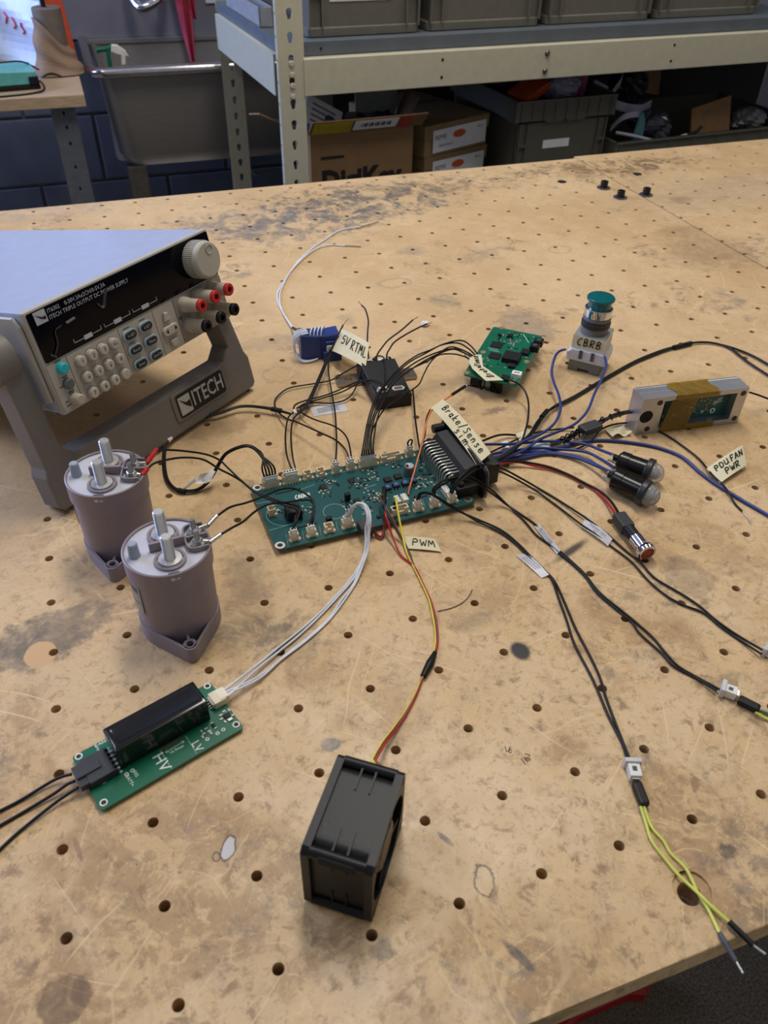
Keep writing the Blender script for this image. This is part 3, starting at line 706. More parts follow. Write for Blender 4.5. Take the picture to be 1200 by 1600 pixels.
# deep bin with bagged parts and the long crate beside it
DB = mat('olive_grey_bin', (88, 86, 75), .5, var=.06)
def crate(label, x, y, z, wd, dp, h, yaw, card):
    t = thing('storage_crate', label, 'crate', RK @ frame((x, y, z), yaw))
    mb = MB(); t_ = .003
    mb.box(.008, wd - .008, .008, .011, 0, h - .05); mb.box(.008, wd - .008, dp - .011, dp - .008, 0, h - .002); mb.box(.008, .011, .008, dp - .008, 0, h - .002); mb.box(wd - .011, wd - .008, .008, dp - .008, 0, h - .002); mb.box(.008, wd - .008, .008, dp - .008, 0, .004)
    mb.build('body', DB, t)
    mb = MB()
    wave = [(0, h)] + [(wd, h)] + [(wd, h - .045)] + [(wd * (1 - i / 24), h - .045 - (.006 * abs(math.sin(i * 1.3)) if 6 < i < 18 else 0)) for i in range(1, 24)] + [(0, h - .045)]
    mb.prism(wave, -.008, -.002, Matrix.Rotation(math.pi / 2, 4, 'X')); mb.build('front_rim', DB, t)
    mb = MB(); mb.box(-.002, wd + .002, -.002, .008, h - .005, h, .001); mb.box(-.002, .008, 0, dp, h - .045, h); mb.box(wd - .008, wd + .002, 0, dp, h - .045, h); mb.box(0, wd, dp - .008, dp, h - .045, h); mb.build('top_rim', DB, t)
    for k in range(9):
        xx = .012 + (wd - .027) * k / 8
        MB().box(xx, xx + .003, -.001, .004, h - .044, h - .005).build('rib', DB, t)
    for xx in (.014, .034, wd - .037, wd - .017): MB().box(xx, xx + .003, .001, .009, 0, h - .05).build('rib', DB, t)
    for xx in (.014, wd - .034): MB().box(xx, xx + .02, .002, .009, h - .10, h - .095).build('cross_rib', DB, t)
    if card: MB().box(card[0], card[0] + card[1], .0065, .0082, card[2], card[2] + card[3]).build('label_strip', PAPERW, t)
    return t
c1 = crate('olive grey crate full of bagged parts between the flat cartons and the long crate', .568, .05, -.20, .268, .34, .205, .0, (.085, .072, .097, .018))
c2 = crate('long low grey crate of cables and scraps behind the right board', .85, .035, -.25, .62, .36, .148, .0, None)
def lump(seed, rx_, ry_, rz_, amp):
    rnd = random.Random(seed); ph = [(rnd.uniform(0, 6), rnd.uniform(2, 6), rnd.uniform(2, 6)) for _ in range(5)]
    vs = []; fs = []; nu, nv = 22, 12
    for j in range(nv + 1):
        th = math.pi * j / nv
        for i in range(nu):
            a = 2 * math.pi * i / nu
            k = 1 + amp * sum(math.sin(p + q * a + s_ * th) * math.sin(th) for p, q, s_ in [(p, round(q), s_) for p, q, s_ in ph]) / 2
            vs.append((rx_ * k * math.sin(th) * math.cos(a), ry_ * k * math.sin(th) * math.sin(a), rz_ * k * math.cos(th)))
    for j in range(nv):
        for i in range(nu): fs.append((j * nu + i, (j + 1) * nu + i, (j + 1) * nu + (i + 1) % nu, j * nu + (i + 1) % nu))
    return MB().add(vs, fs, None, False)
def inbin(mb, nm, mtl, x, y, z, lab, cat, rot=(0, 0, 0)):
    o = mb.build(nm, mtl); o.matrix_world = RK @ Matrix.Translation((x, y, z)) @ Matrix.Rotation(rot[2], 4, 'Z') @ Matrix.Rotation(rot[1], 4, 'Y') @ Matrix.Rotation(rot[0], 4, 'X'); return tag(o, lab, cat)
inbin(MB().box(-.04, .04, -.03, .03, -.010, .010, .003), 'orange_tool_case', mat('orange_case', (172, 70, 40), .45), .632, .115, .012, 'orange case leaning in the olive crate', 'case', (.2, -.45, .2))
inbin(lump(3, .042, .035, .030, .2), 'clear_parts_bag', mat('lilac_bag', (150, 148, 178), .2, trans=.25), .718, .115, .018, 'crumpled clear lilac parts bag in the olive crate', 'bag')
inbin(lump(5, .028, .03, .085, .12), 'magenta_bag', mat('magenta_film', (140, 66, 100), .3), .795, .17, .02, 'magenta antistatic bag standing at the right of the olive crate', 'bag')
inbin(lump(8, .045, .03, .022, .25), 'dark_parts_bag', mat('dark_bag', (34, 34, 44), .25), .700, .21, -.02, 'dark crumpled bag at the back of the olive crate', 'bag')
inbin(lump(9, .06, .05, .05, .15), 'purple_bag', mat('purple_film', (92, 60, 92), .35), .64, .24, .035, 'dusky purple bag at the back left of the olive crate', 'bag')
# grey ribbon strips
def strip(pts, wd):
    pts = smooth([Vector(p) for p in pts], 6); k = len(pts)
    def f(u, v):
        i = min(int(u * (k - 1)), k - 2); t = u * (k - 1) - i
        return pts[i].lerp(pts[i + 1], t) + Vector((0, .003, 1)).normalized() * (v - .5) * wd
    return MB().sheet(f, k, 1, .0012)
RIB = mat('grey_ribbon', (158, 154, 172), .5)
inbin(strip([(0, 0, 0), (.03, -.02, -.012), (.08, -.03, -.02), (.13, -.01, -.016)], .020), 'ribbon_cable', RIB, .860, .12, -.025, 'grey flat ribbon cable arching across the long crate', 'cable')
inbin(strip([(0, .0, -.03), (.012, -.012, .0), (.018, -.004, .035), (.03, .01, .05)], .016), 'ribbon_cable', RIB, .905, .16, .01, 'short grey flat ribbon cable sticking straight up from the long crate', 'cable', (0, 0, .5))
inbin(strip([(0, 0, -.03), (.015, -.02, .0), (.045, -.03, .008), (.07, -.02, 0)], .014), 'ribbon_cable', RIB, .865, .09, -.055, 'grey flat ribbon cable curling low at the left of the long crate', 'cable')
inbin(MB().tube(smooth([(0, 0, 0), (.03, 0, -.012), (.05, .01, -.02)]), .004, 8), 'ribbon_cable', RIB, .835, .15, .012, 'short grey cable end poking out left above the long crate', 'cable')
inbin(MB().tube(smooth([(0, 0, 0), (.04, -.02, -.006), (.09, -.03, -.018)]), .004, 8), 'ribbon_cable', RIB, .868, .07, -.088, 'thin pale cable lying at the front left of the long crate', 'cable')
inbin(MB().prism([(-.012, 0), (.018, 0), (.014, .055), (.004, .07), (-.004, .06)], -.004, .004, Matrix.Rotation(math.pi / 2, 4, 'X'), .001), 'teal_sleeve', mat('teal_film', (70, 118, 122), .4), .925, .06, -.115, 'teal plastic sleeve standing in the long crate', 'sleeve')
inbin(lump(12, .05, .04, .035, .3), 'grey_parts_bag', mat('slate_bag', (70, 70, 80), .2, trans=.2), .985, .09, -.085, 'crumpled grey clear bag in the long crate beside the teal sleeve', 'bag')
inbin(lump(14, .055, .045, .045, .15), 'black_cable_coil', mat('dark_coil', (30, 29, 32), .4), .975, .20, -.015, 'dark coiled cable bundle in the middle of the long crate', 'cable')
inbin(MB().box(-.05, .05, -.002, .002, -.035, .05), 'cardboard_scrap', KR, 1.06, .23, -.01, 'brown cardboard scrap behind the coiled cable', 'cardboard', (-.3, .2, .2))
inbin(MB().prism([(-.062, -.05), (.062, -.05), (.056, .04), (-.066, .018)], -.002, .002, Matrix.Rotation(math.pi / 2, 4, 'X')), 'cardboard_flap', mat('tan_flap', (140, 106, 70), .8), 1.17, .085, -.072, 'plain tan cardboard flap leaning in the long crate', 'cardboard', (-.25, 0, 0))
inbin(lump(21, .05, .04, .03, .2), 'grey_film_bag', mat('grey_film', (92, 92, 96), .3), 1.30, .09, -.095, 'grey plastic bag at the right end of the long crate', 'bag')
inbin(MB().box(-.03, .03, -.003, .003, -.003, .003), 'white_stick', WHITEPL, 1.055, .05, -.108, 'small white stick on the rim of the long crate', 'stick', (0, -.1, .1))
inbin(MB().tube(smooth([(0, 0, 0), (.025, 0, .004), (.04, 0, .016)]), .004, 8), 'black_clip', BLACK, 1.075, .05, -.104, 'small black clip beside the white stick on the long crate', 'clip')

# red base on the floor under the near corner
rb = MB(); p0 = at(1000, 1560, -.88)
q = [at(800, 1610, -.86), at(985, 1498, -.86), at(1012, 1503, -.86), at(1022, 1528, -.86), at(1012, 1552, -.86), at(985, 1552, -.86), at(905, 1588, -.86), at(840, 1660, -.86)]
c_ = Vector((sum(v.x for v in q) / 8, sum(v.y for v in q) / 8, -.9))
rb.prism([(v.x - c_.x, v.y - c_.y) for v in q][::-1], 0, .04, None, .006)
tag(rb.build('red_floor_bracket', mat('red_paint', (150, 20, 18), .5), None, c_), 'red painted flat metal foot on the dark floor under the near bench corner', 'bracket')
# ------------------------------------------------------------------ bench power supply
yaw, pit = 0.6917, 0.2112
PW, PH, PD = 0.2091, 0.0860, 0.335
po = Vector((-0.1687, 0.4272, 0.0842))
PSM = Matrix.Translation(po) @ Matrix.Rotation(yaw, 4, 'Z') @ Matrix.Rotation(-pit, 4, 'X')
PB = mat('psu_bezel_grey', (176, 170, 160), .5, var=.03)
PT = mat('psu_case_paint', (172, 182, 210), .27, var=.03, spec=.6)
PK = mat('psu_key_panel', (172, 164, 152), .5, var=.03)
PKD = mat('psu_terminal_panel', (138, 130, 124), .5, var=.03)
PH_ = mat('psu_handle_grey', (112, 106, 100), .5, var=.04, bump=.1, scale=300)
ps = thing('power_supply', 'grey benchtop power supply tilted up on its carrying handle, at the left', 'power supply', PSM)
FX = Matrix.Rotation(math.pi / 2, 4, 'X')     # local xy drawing plane -> front face (x, z)
mb = MB(); mb.box(.0006, PW - .0006, .006, PD, .001, PH - .0002, .0015); mb.build('case', PT, ps)
mb = MB(); mb.box(0, PW, 0, .0075, 0, PH, .0015)
cs = mb.build('front_bezel', PB, ps)
# left cheek with recessed panel outline
mb = MB(); mb.prism([(.006, .012), (.034, .004), (.05, .004), (.05, .012), (.062, .012), (.068, .022), (.068, .074), (.05, .078), (.05, .083), (.012, .083), (.006, .076)], 0, .003, Matrix.Translation((-.003, 0, 0)) @ Matrix.Rotation(math.pi / 2, 4, 'Z') @ Matrix.Rotation(math.pi / 2, 4, 'X'), .001)
mb.build('side_cheek', PB, ps)
mb = MB(); mb.prism([(.006, .012), (.034, .004), (.062, .012), (.068, .022), (.068, .074), (.05, .078), (.012, .083), (.006, .076)], 0, .003, Matrix.Translation((PW, 0, 0)) @ Matrix.Rotation(math.pi / 2, 4, 'Z') @ Matrix.Rotation(math.pi / 2, 4, 'X'), .001)
mb.build('side_cheek', PB, ps)
dw = MB().prism(rrect(.0022, PW - .0022, .0445, PH - .0018, .0015), 0, .0012, FX).build('display_window', mat('smoked_window', (5, 6, 14), .08, spec=.22), ps)
LOGOW = mat('window_print', (176, 178, 184), .6)
mb = MB(); mb.prism([(.0075, .0735), (.0185, .0735), (.0185, .0835), (.0075, .0835)], .0012, .00135, FX); mb.build('logo_square', LOGOW, dw)
mb = MB(); mb.prism([(.0085, .0815), (.0145, .0780), (.0175, .0785), (.0175, .0755), (.0150, .0762), (.0125, .0775)], .00135, .0015, FX); mb.build('logo_wing', INK, dw)
text('ITECH TRIPLE OUTPUT DC POWER SUPPLY', .0047, Matrix.Translation((.0200, -.0013, .0752)) @ FX, LOGOW, dw, sx=.92)
text('IT6302    0-30V,3Ax2CH/0-5V,3A', .0047, Matrix.Translation((.0200, -.0013, .0802)) @ FX, LOGOW, dw, sx=.92)
mb = MB()
for c in (.047, .0795, .112):
    for a, e, z0, z1 in ((-.0145, -.0045, .0488, .0492), (.0045, .0145, .0488, .0492), (-.0145, -.0141, .0488, .0520), (.0141, .0145, .0488, .0520), (-.0042, .0042, .0473, .0508)):
        mb.prism([(c + a, z0), (c + e, z0), (c + e, z1), (c + a, z1)], .0012, .0014, FX)
mb.build('channel_marks', LOGOW, dw)
SMR = mat('glue_smear', (52, 48, 50), .5)
mb = MB()
for pts in ([(.012, .047), (.0185, .055), (.0205, .064), (.027, .0655)], [(.0085, .0500), (.013, .0462)], [(.066, .0695), (.070, .0650), (.0745, .0715), (.0785, .0775)], [(.032, .0665), (.041, .0675)]):
    mb.tube(smooth([(x, -.0013, z) for x, z in pts], 5), .0021, 8, flat=.12)
mb.build('adhesive_residue', SMR, dw)
for x0, x1, mt_, th in ((.0012, .0200, PK, .0008), (.0208, .0758, PK, .0008), (.0766, .1166, PK, .0008), (.1174, .1424, PK, .0008), (.1432, PW - .0012, PKD, .0010)):
    MB().prism(rrect(x0, x1, .0015, .0425, .0008), 0, th, FX).build('key_panel', mt_, ps)
KEYM = mat('key_rubber', (182, 174, 160), .55, var=.03)
keys = '123E4560789.'
for i, ch in enumerate(keys):
    kx = .0308 + .01195 * (i % 4); kz = .0342 - .01405 * (i // 4)
    k = MB().lathe([(.0058, -.0012), (.0056, .0010)] , 20, Matrix.Translation((kx, 0, kz)) @ FX).build('key_well', DARK, ps)
    k = MB().lathe([(.0050, 0), (.0046, .0040), (.0036, .0049), (0, .0049)], 20, Matrix.Translation((kx, -.0004, kz)) @ FX).build('key', KEYM, ps)
    text('Esc' if ch == 'E' else ch, .0045 if ch != 'E' else .0034, Matrix.Translation((kx, -.0055, kz)) @ FX, INK, k, 'legend', 'CENTER')
FBORD = mat('key_translucent_blue', (150, 166, 172), .4)
for kx, kz, s in ((.0855, .0338, 'V-SET'), (.1042, .0338, 'I-SET'), (.0857, .0203, 'Recall'), (.1046, .0203, 'Menu'), (.0860, .0068, 'Enter'), (.1052, .0068, 'On/Off')):
    k = MB().prism(rrect(kx - .0079, kx + .0079, kz - .0045, kz + .0045, .0044, 6), .0006, .0034, FX, .0006).build('function_key', FBORD, ps)
    c = MB().prism(rrect(kx - .0062, kx + .0062, kz - .0031, kz + .0031, .003, 6), .0034, .0046, FX, .0004).build('key_cap', mat('key_cap_black', (20, 21, 26), .3), k)
    text(s, .0036, Matrix.Translation((kx, -.0047, kz)) @ FX, LOGOW, k, 'legend', 'CENTER')
    mb = MB(); mb.prism([(kx - .004, kz + .0056), (kx + .003, kz + .0056), (kx + .003, kz + .0064), (kx - .004, kz + .0064)], .0008, .0009, FX)
    if 'SET' in s or 'l' in s: mb.build('legend_mark', GREYPL, k)
MB().prism([(.1255, .0290), (.1335, .0290), (.1315, .0362), (.1275, .0362)], .0008, .0036, FX, .0006).build('arrow_key', KEYM, ps)
MB().prism([(.1270, .0050), (.1320, .0050), (.1340, .0112), (.1255, .0112)][::1], .0008, .0036, FX, .0006).build('arrow_key', KEYM, ps)
k = MB().prism(rrect(.1202, .1392, .0160, .0246, .0042, 6), .0008, .0042, FX, .0008).build('arrow_key', KEYM, ps)
mb = MB(); mb.prism([(.1226, .0203), (.1256, .0182), (.1256, .0224)], .0042, .0044, FX); mb.prism([(.1368, .0203), (.1338, .0224), (.1338, .0182)], .0042, .0044, FX); mb.build('arrow_mark', INK, k)
for kz, nm, col, h in ((.0362, 'teal_button', (40, 168, 178), .004), (.0228, 'grey_button', (92, 94, 94), .003), (.0093, 'power_button', (168, 160, 140), .009)):
    MB().lathe([(.0050, 0), (.0046, h), (.0034, h + .001), (0, h + .001)], 20, Matrix.Translation((.0130, -.0006, kz)) @ FX).build(nm, mat(nm, col, .4), ps)
mb = MB()
for x, z, wd in ((.009, .0425, .006), (.010, .0290, .005), (.005, .0225, .003), (.010, .0160, .006), (.0105, .0145, .005), (.0045, .0098, .003), (.0045, .0065, .004)):
    mb.prism([(x, z - .0005), (x + wd, z - .0005), (x + wd, z + .0004), (x, z + .0004)], .0008, .0010, FX)
mb.build('panel_print', GREYPL, ps)
kn = MB(); prof = []
kx, kz = .1845, .0655
for i in range(60):
    a = 2 * math.pi * i / 60
    kn.box(.0162, .0170, -.0004, .0004, .001, .0125, 0, Matrix.Translation((kx, 0, kz)) @ FX @ Matrix.Rotation(a, 4, 'Z'))
kn.lathe([(.0166, 0), (.0164, .0135), (.0158, .0165), (.0145, .0178), (0, .0180)], 48, Matrix.Translation((kx, 0, kz)) @ FX)
kno = kn.build('knob', mat('knob_grey', (178, 174, 160), .5, var=.03), ps)
MB().lathe([(0, .0176), (.0030, .0179), (.0040, .0187), (.0046, .0181)], 20, Matrix.Translation((kx + .003, 0, kz + .0085)) @ FX).build('finger_dimple', mat('knob_dimple', (164, 160, 148), .5), kno)
POSTM = mat('binding_post_grey', (176, 168, 150), .45, var=.03)
for kx, kz, c in ((.1545, .0340, 'r'), (.1738, .0350, 'r'), (.1925, .0350, 'r'), (.1535, .0150, 'b'), (.1737, .0150, 'b'), (.1930, .0155, 'b')):
    M_ = Matrix.Translation((kx, -.0008, kz)) @ FX
    p_ = MB().lathe([(.0072, 0), (.0072, .004), (.0062, .009), (.0058, .0195), (.0054, .0210)], 24, M_).build('binding_post', POSTM, ps)
    cm = mat('post_red', (186, 40, 44), .4) if c == 'r' else BLACK
    MB().lathe([(.0054, .0210), (.0058, .0212), (.0058, .0240), (.0050, .0248), (.0027, .0248), (.0027, .0215), (0, .0213)], 24, M_).build('post_cap', cm, p_)
    MB().lathe([(0, .0220), (.0027, .0220)], 16, M_).build('socket', DARK, p_)
mb = MB(); mb.box(.1445, .148, -.0011, -.0008, .023, .0255); mb.box(.1675, .169, -.0011, -.0008, .023, .0255); mb.build('terminal_print', GREYPL, ps)
for fx in (.018, PW - .018):
    for fy in (.03, PD - .02): MB().cyl((fx, fy, 0.0005), (fx, fy, -.0180 if fy > .1 else -.009), .009, .0075, 20).build('foot', PH_, ps)
# handle: U frame hinged at the sides, its crossbar standing on the tabletop
ha, hb = Vector((-.1895, .4119, 0)), Vector((.0109, .5666, 0)); tdir = (hb - ha).normalized(); ndir = Vector((-tdir.y, tdir.x, 0))
_k = (CP - (ha + hb) / 2) * (.0056 / CP.z); ha = ha + _k; hb = hb + _k
lean = (ndir * .030 + Vector((0, 0, .131))).normalized(); out_ = tdir.cross(lean).normalized()
HM = Matrix(((tdir.x, lean.x, out_.x, ha.x), (tdir.y, lean.y, out_.y, ha.y), (tdir.z, lean.z, out_.z, ha.z), (0, 0, 0, 1)))
HL = PSM.inverted() @ HM
hw = .253
outer = [(0.004, 0), (hw - .004, 0), (hw, .004), (hw, .032), (hw - .004, .040), (hw - .017, .118), (hw - .034, .118), (hw - .023, .052), (hw - .034, .041), (.034, .041), (.023, .052), (.023, .135), (.003, .135), (.003, .040), (0, .032), (0, .004)]
mb = MB(); mb.prism(outer, -.024, .0, HL, .0022, seg=2)
hd = mb.build('handle', PH_, ps)
MB().cyl((-.002, .134, -.012), (.018, .134, -.012), .019, .019, 32, True, HL).build('handle_hub', PH_, ps)
MB().cyl((hw - .040, .116, -.012), (hw - .020, .116, -.012), .012, .012, 32, True, HL).build('handle_hub', PH_, ps)
npl = MB(); npl.prism(rrect(.142, .214, .011, .0395, .004), 0, .0012, HL, .0006); npl = npl.build('nameplate', PH_, hd)
MB().prism(rrect(.147, .211, .0135, .0370, .003), .0012, .0015, HL).build('nameplate_field', mat('nameplate_black', (22, 21, 22), .4), hd)
NPW = mat('nameplate_silver', (186, 184, 180), .4, .3)
mb = MB(); mb.prism([(.1490, .0160), (.1640, .0160), (.1640, .0340), (.1490, .0340)], .0015, .0018, HL); mb.build('logo_square', NPW, hd)
mb = MB(); mb.prism([(.1500, .0325), (.1580, .0265), (.1632, .0275), (.1632, .0200), (.1600, .0215), (.1560, .0250)], .0018, .0020, HL); mb.build('logo_wing', INK, hd)
text('ITECH', .0215, HL @ Matrix.Translation((.1662, .0252, .0016)), NPW, hd, sx=.72, bold=.015)

# ------------------------------------------------------------------ contactors
CM = mat('mauve_grey_plastic', (136, 124, 130), .45, var=.04, scale=200)
POT = mat('potting_resin', (196, 196, 204), .18, var=.04, scale=30, coat=.3)
ALU = mat('machined_aluminium', (236, 234, 230), .28, 0.72, var=.04)
def thread(mb, M, r, z0, z1, pitch=.00125):
    n = int((z1 - z0) / pitch); prof = [(r * .9, z0)]
    for i in range(n):
        prof += [(r, z0 + (i + .5) * pitch), (r * .88, z0 + (i + 1) * pitch)]
    prof += [(r * .82, z1), (0, z1)]
    mb.lathe(prof, 20, M, False); return mb
def contactor(c, yw, label, crimp):
    H = .0745
    t = thing('contactor', label, 'contactor', frame((c[0], c[1], 0.0), yw), None)
    mb = MB(); mb.lathe([(.0275, 0), (.0278, .012), (.0284, .058), (.0285, .0585), (.0298, .0590), (.0300, H), (.0292, H + .0005), (.0283, H), (.0283, H - .002)], 56)
    mb.build('housing', CM, t)
    # base with two pointed mounting ears
    hull = []
    for s_ in (-1, 1):
        tip = .0385; tr = .0048; R0 = .0285
        al = math.acos((R0 - tr) / tip)
        a0 = -math.pi / 2 if s_ < 0 else math.pi / 2
        hull.append((a0, al))
    def outline(R0, tr, tip):
        al = math.acos((R0 - tr) / tip); p = []
        for a0 in (-math.pi / 2, math.pi / 2):
            for i in range(7):
                a = a0 - al + 2 * al * i / 6; p.append((tr * math.cos(a), tip * math.sin(a0) + tr * math.sin(a)))
            for i in range(9):
                a = a0 + al + (math.pi - 2 * al) * i / 8; p.append((R0 * math.cos(a), R0 * math.sin(a)))
        return p
    o1 = outline(.0287, .0050, .0385); o2 = outline(.0267, .0032, .0382)
    mb = MB(); mb.prism(o1, 0, .0050)
    n = len(o1); vs = []; fs = []
    for z in (.005, .0145): vs += [(x, y, z) for x, y in o1] + [(x, y, z) for x, y in o2]
    for i in range(n):
        j = (i + 1) % n
        fs += [(i, j, 2 * n + j, 2 * n + i), (2 * n + i, 2 * n + j, 3 * n + j, 3 * n + i), (n + j, n + i, 3 * n + i, 3 * n + j)]
    mb.add(vs, fs); bs = mb.build('base_flange', CM, t)
    for s_ in (-1, 1):
        MB().lathe([(.0046, .005), (.0046, .0145), (.0027, .0145), (.0027, .005)], 20, Matrix.Translation((0, s_ * .0375, 0))).build('mounting_boss', CM, bs)
        MB().lathe([(0, .0052), (.0027, .0052)], 16, Matrix.Translation((0, s_ * .0375, 0))).build('mounting_hole', DARK, bs)
        MB().box(-.001, .001, min(s_ * .033, s_ * .028), max(s_ * .033, s_ * .028), .005, .0138).build('rib', CM, bs)
        mb = MB(); mb.prism([(x, y) for x, y in o2 if y * s_ > .0268][::1], .005, .0053) ; mb.build('ear_pocket', mat('mauve_pocket_shade', (84, 74, 84), .6), bs)  # pocket floor in a darker copy of the plastic, shade put into colour
    MB().lathe([(.0284, H - .0013), (.012, H - .0016), (0, H - .0017)], 48).build('potting', POT, t)
    mb = MB(); mb.lathe([(.0108, H - .0016), (.0108, H + .0004), (.0090, H + .0004), (.0088, H - .001)], 32, Matrix.Translation((0, .0135, 0))); mb.lathe([(.0108, H - .0016), (.0108, H + .0004), (.0090, H + .0004), (.0088, H - .001)], 32, Matrix.Translation((0, -.0135, 0))); mb.build('stud_ring', CM, t)
    for s_ in (1, -1):
        M_ = Matrix.Translation((0, s_ * .0135, 0))
        st = thread(MB(), M_, .0040, H - .001, .0950).build('stud', ALU, t)
        MB().lathe([(.0078, H - .001), (.0078, H + .0012), (.004, H + .0014)], 28, M_).build('stud_washer', ALU, st)
    MB().box(-.0115, .0125, -.0012, .0012, H - .0016, H + .0060, .0004).build('barrier_wall', CM, t)
    MB().lathe([(.0040, H - .0016), (.0034, H + .0092), (.0028, H + .0102), (0, H + .0102)], 16, Matrix.Translation((-.0215, -.0005, 0))).build('fill_plug', mat('pale_blue_grey_plug', (150, 160, 174), .45), t)
    # terminal fence: curved wall split by a rib
    fence = [(.0275, .0135), (.018, .0140), (.0135, .0105), (.0130, .0010), (.0135, -.0085), (.018, -.0115), (.0270, -.0112)]
    mb = MB()
    def wall(pts):
        pts = smooth([(x, y, 0) for x, y in pts], 5)
        for k in range(len(pts) - 1):
            a, b_ = pts[k], pts[k + 1]; d = (b_ - a).normalized(); nn = Vector((-d.y, d.x, 0)) * .0006
            mb.prism([(a - nn)[:2], (b_ - nn)[:2], (b_ + nn)[:2], (a + nn)[:2]], H - .0016, H + .0028)
    wall(fence); mb.box(.013, .0285, .0006, .0020, H - .0016, H + .0028); mb.build('terminal_fence', CM, t)
    for yy in (.0072, -.0052):
        M_ = Matrix.Translation((.0205, yy, 0))
        s2 = thread(MB(), M_, .0020, H - .001, .0868, .0008).build('terminal_stud', STEEL, t)
        MB().lathe([(.0050, H + .0006), (.0050, H + .0016), (.002, H + .0016)], 20, M_).build('spring_washer', STEEL, s2)
        MB().prism([(.0036 * math.cos(a), .0036 * math.sin(a)) for a in [math.pi / 3 * i for i in range(6)]], H + .0016, H + .0045, M_, .0004).build('hex_nut', TIN, s2)
    mb = MB(); mb.box(-.0030, -.0005, -.0303, -.0299, H - .0045, H - .0022); mb.box(.0005, .0030, -.0303, -.0299, H - .0042, H - .003); mb.build('moulded_mark', POT, t)
    mb = MB(); mb.box(-.004, .0035, -.0285, -.0262, H - .0008, H - .0004); mb.build('polarity_mark', GREYPL, t)
    return t
CF = contactor((-.1125, .2560), math.radians(3), 'nearer mauve grey cylindrical contactor with two threaded studs and bare metal wire lugs', None)
CBk = contactor((-.1449, .3535), math.radians(-15), 'farther mauve grey cylindrical contactor with two studs and red crimped wire lugs', None)
# paper rating label on the left flank
def lab(t, a0, a1, z0, z1):
    def f(u, v):
        a = math.radians(a0 + (a1 - a0) * u); r = .0286; return Vector((r * math.cos(a), r * math.sin(a), z0 + (z1 - z0) * v))
    o = MB().sheet(f, 8, 2, -.0003).build('rating_label', mat('rating_label', (150, 142, 126), .5), t)
    g = lambda u, v: f(u, v) * 1.0 + Vector((f(u, v).x, f(u, v).y, 0)).normalized() * .0003
    MB().sheet(lambda u, v: g(.1 + .8 * u, .74 + .2 * v), 6, 1, -.0001).build('dark_print', GREYPL, o)
    MB().sheet(lambda u, v: g(.1 + .8 * u, .34 + .03 * v), 6, 1, -.0001).build('print_line', GREYPL, o)
lab(CF, 168, 212, .031, .057); lab(CBk, 150, 196, .031, .057)
# ------------------------------------------------------------------ three socket bolts with washers by the seam
for (u, v), lab_ in (((943, 292), 'black socket head bolt with washer, farthest left of the three by the board seam'), ((969, 307), 'black socket head bolt with washer, nearest of the three by the board seam'), ((1009, 303), 'black socket head bolt with washer, right of the board seam')):
    q = at(u, v + 2); t = thing('socket_bolt', lab_, 'bolt', Matrix.Translation((q.x, q.y, 0)), 'bolts by the board seam')
    MB().lathe([(.0035, .0), (.0115, 0), (.0115, .0016), (.0035, .0016)], 28).build('washer', mat('zinc_washer', (120, 122, 132), .35, .8), t)
    MB().lathe([(.0062, .0016), (.0064, .011), (.0060, .012), (.0036, .012), (.0034, .008), (0, .008)], 20).build('head', mat('black_oxide', (40, 36, 34), .4, .5), t)
for (u, v) in ((878, 284), (996, 272)):
    q = at(u, v)
    o = MB().lathe([(0, .0006), (.0072, .0006), (.0080, 0.0001)], 24).build('dark_hole_disc', DARK, bench, (q.x, q.y, 0))  # flat dark disc painted as the shade inside a larger hole

# ------------------------------------------------------------------ main teal circuit board
ZP = 0.0058; BT = 0.0016
mo = at(430, 862, ZP); YB = math.radians(1.9)
PBM = frame((-0.0293, 0.3022, 0), YB); PBI = PBM.inverted()
PCB = thing('circuit_board', 'large teal circuit board with rows of cream connectors and a big black edge connector', 'circuit board', PBM)
BW, BH = .180, .0885
def pl(u, v, z=ZP):
    q = PBI @ at(u, v, z); return q.x, q.y
MB().prism(rrect(0, BW, 0, BH, .004), ZP - BT, ZP).build('board', PCBT, PCB)
for x, y in ((.006, .010), (BW - .008, .010), (.006, BH - .008), (BW - .008, BH - .008)):
    MB().cyl((x, y, 0), (x, y, ZP - BT), .0025).build('standoff', BLACK, PCB)
ringm = mat('ring_silver', (214, 216, 212), .4)
for u, v, mt_ in ((437.5, 852, ringm), (402, 762, ringm), (731, 780, STEEL)):
    x, y = pl(u, v)
    MB().lathe([(.0023, 0), (.0023, .0002), (.0042, .0002), (.0042, 0)], 24, Matrix.Translation((x, y, ZP))).build('mounting_ring', mt_, PCB)
    MB().lathe([(0, .0001), (.0023, .0001)], 20, Matrix.Translation((x, y, ZP))).build('mounting_hole', mat('hole_brown', (70, 50, 32), .9), PCB)

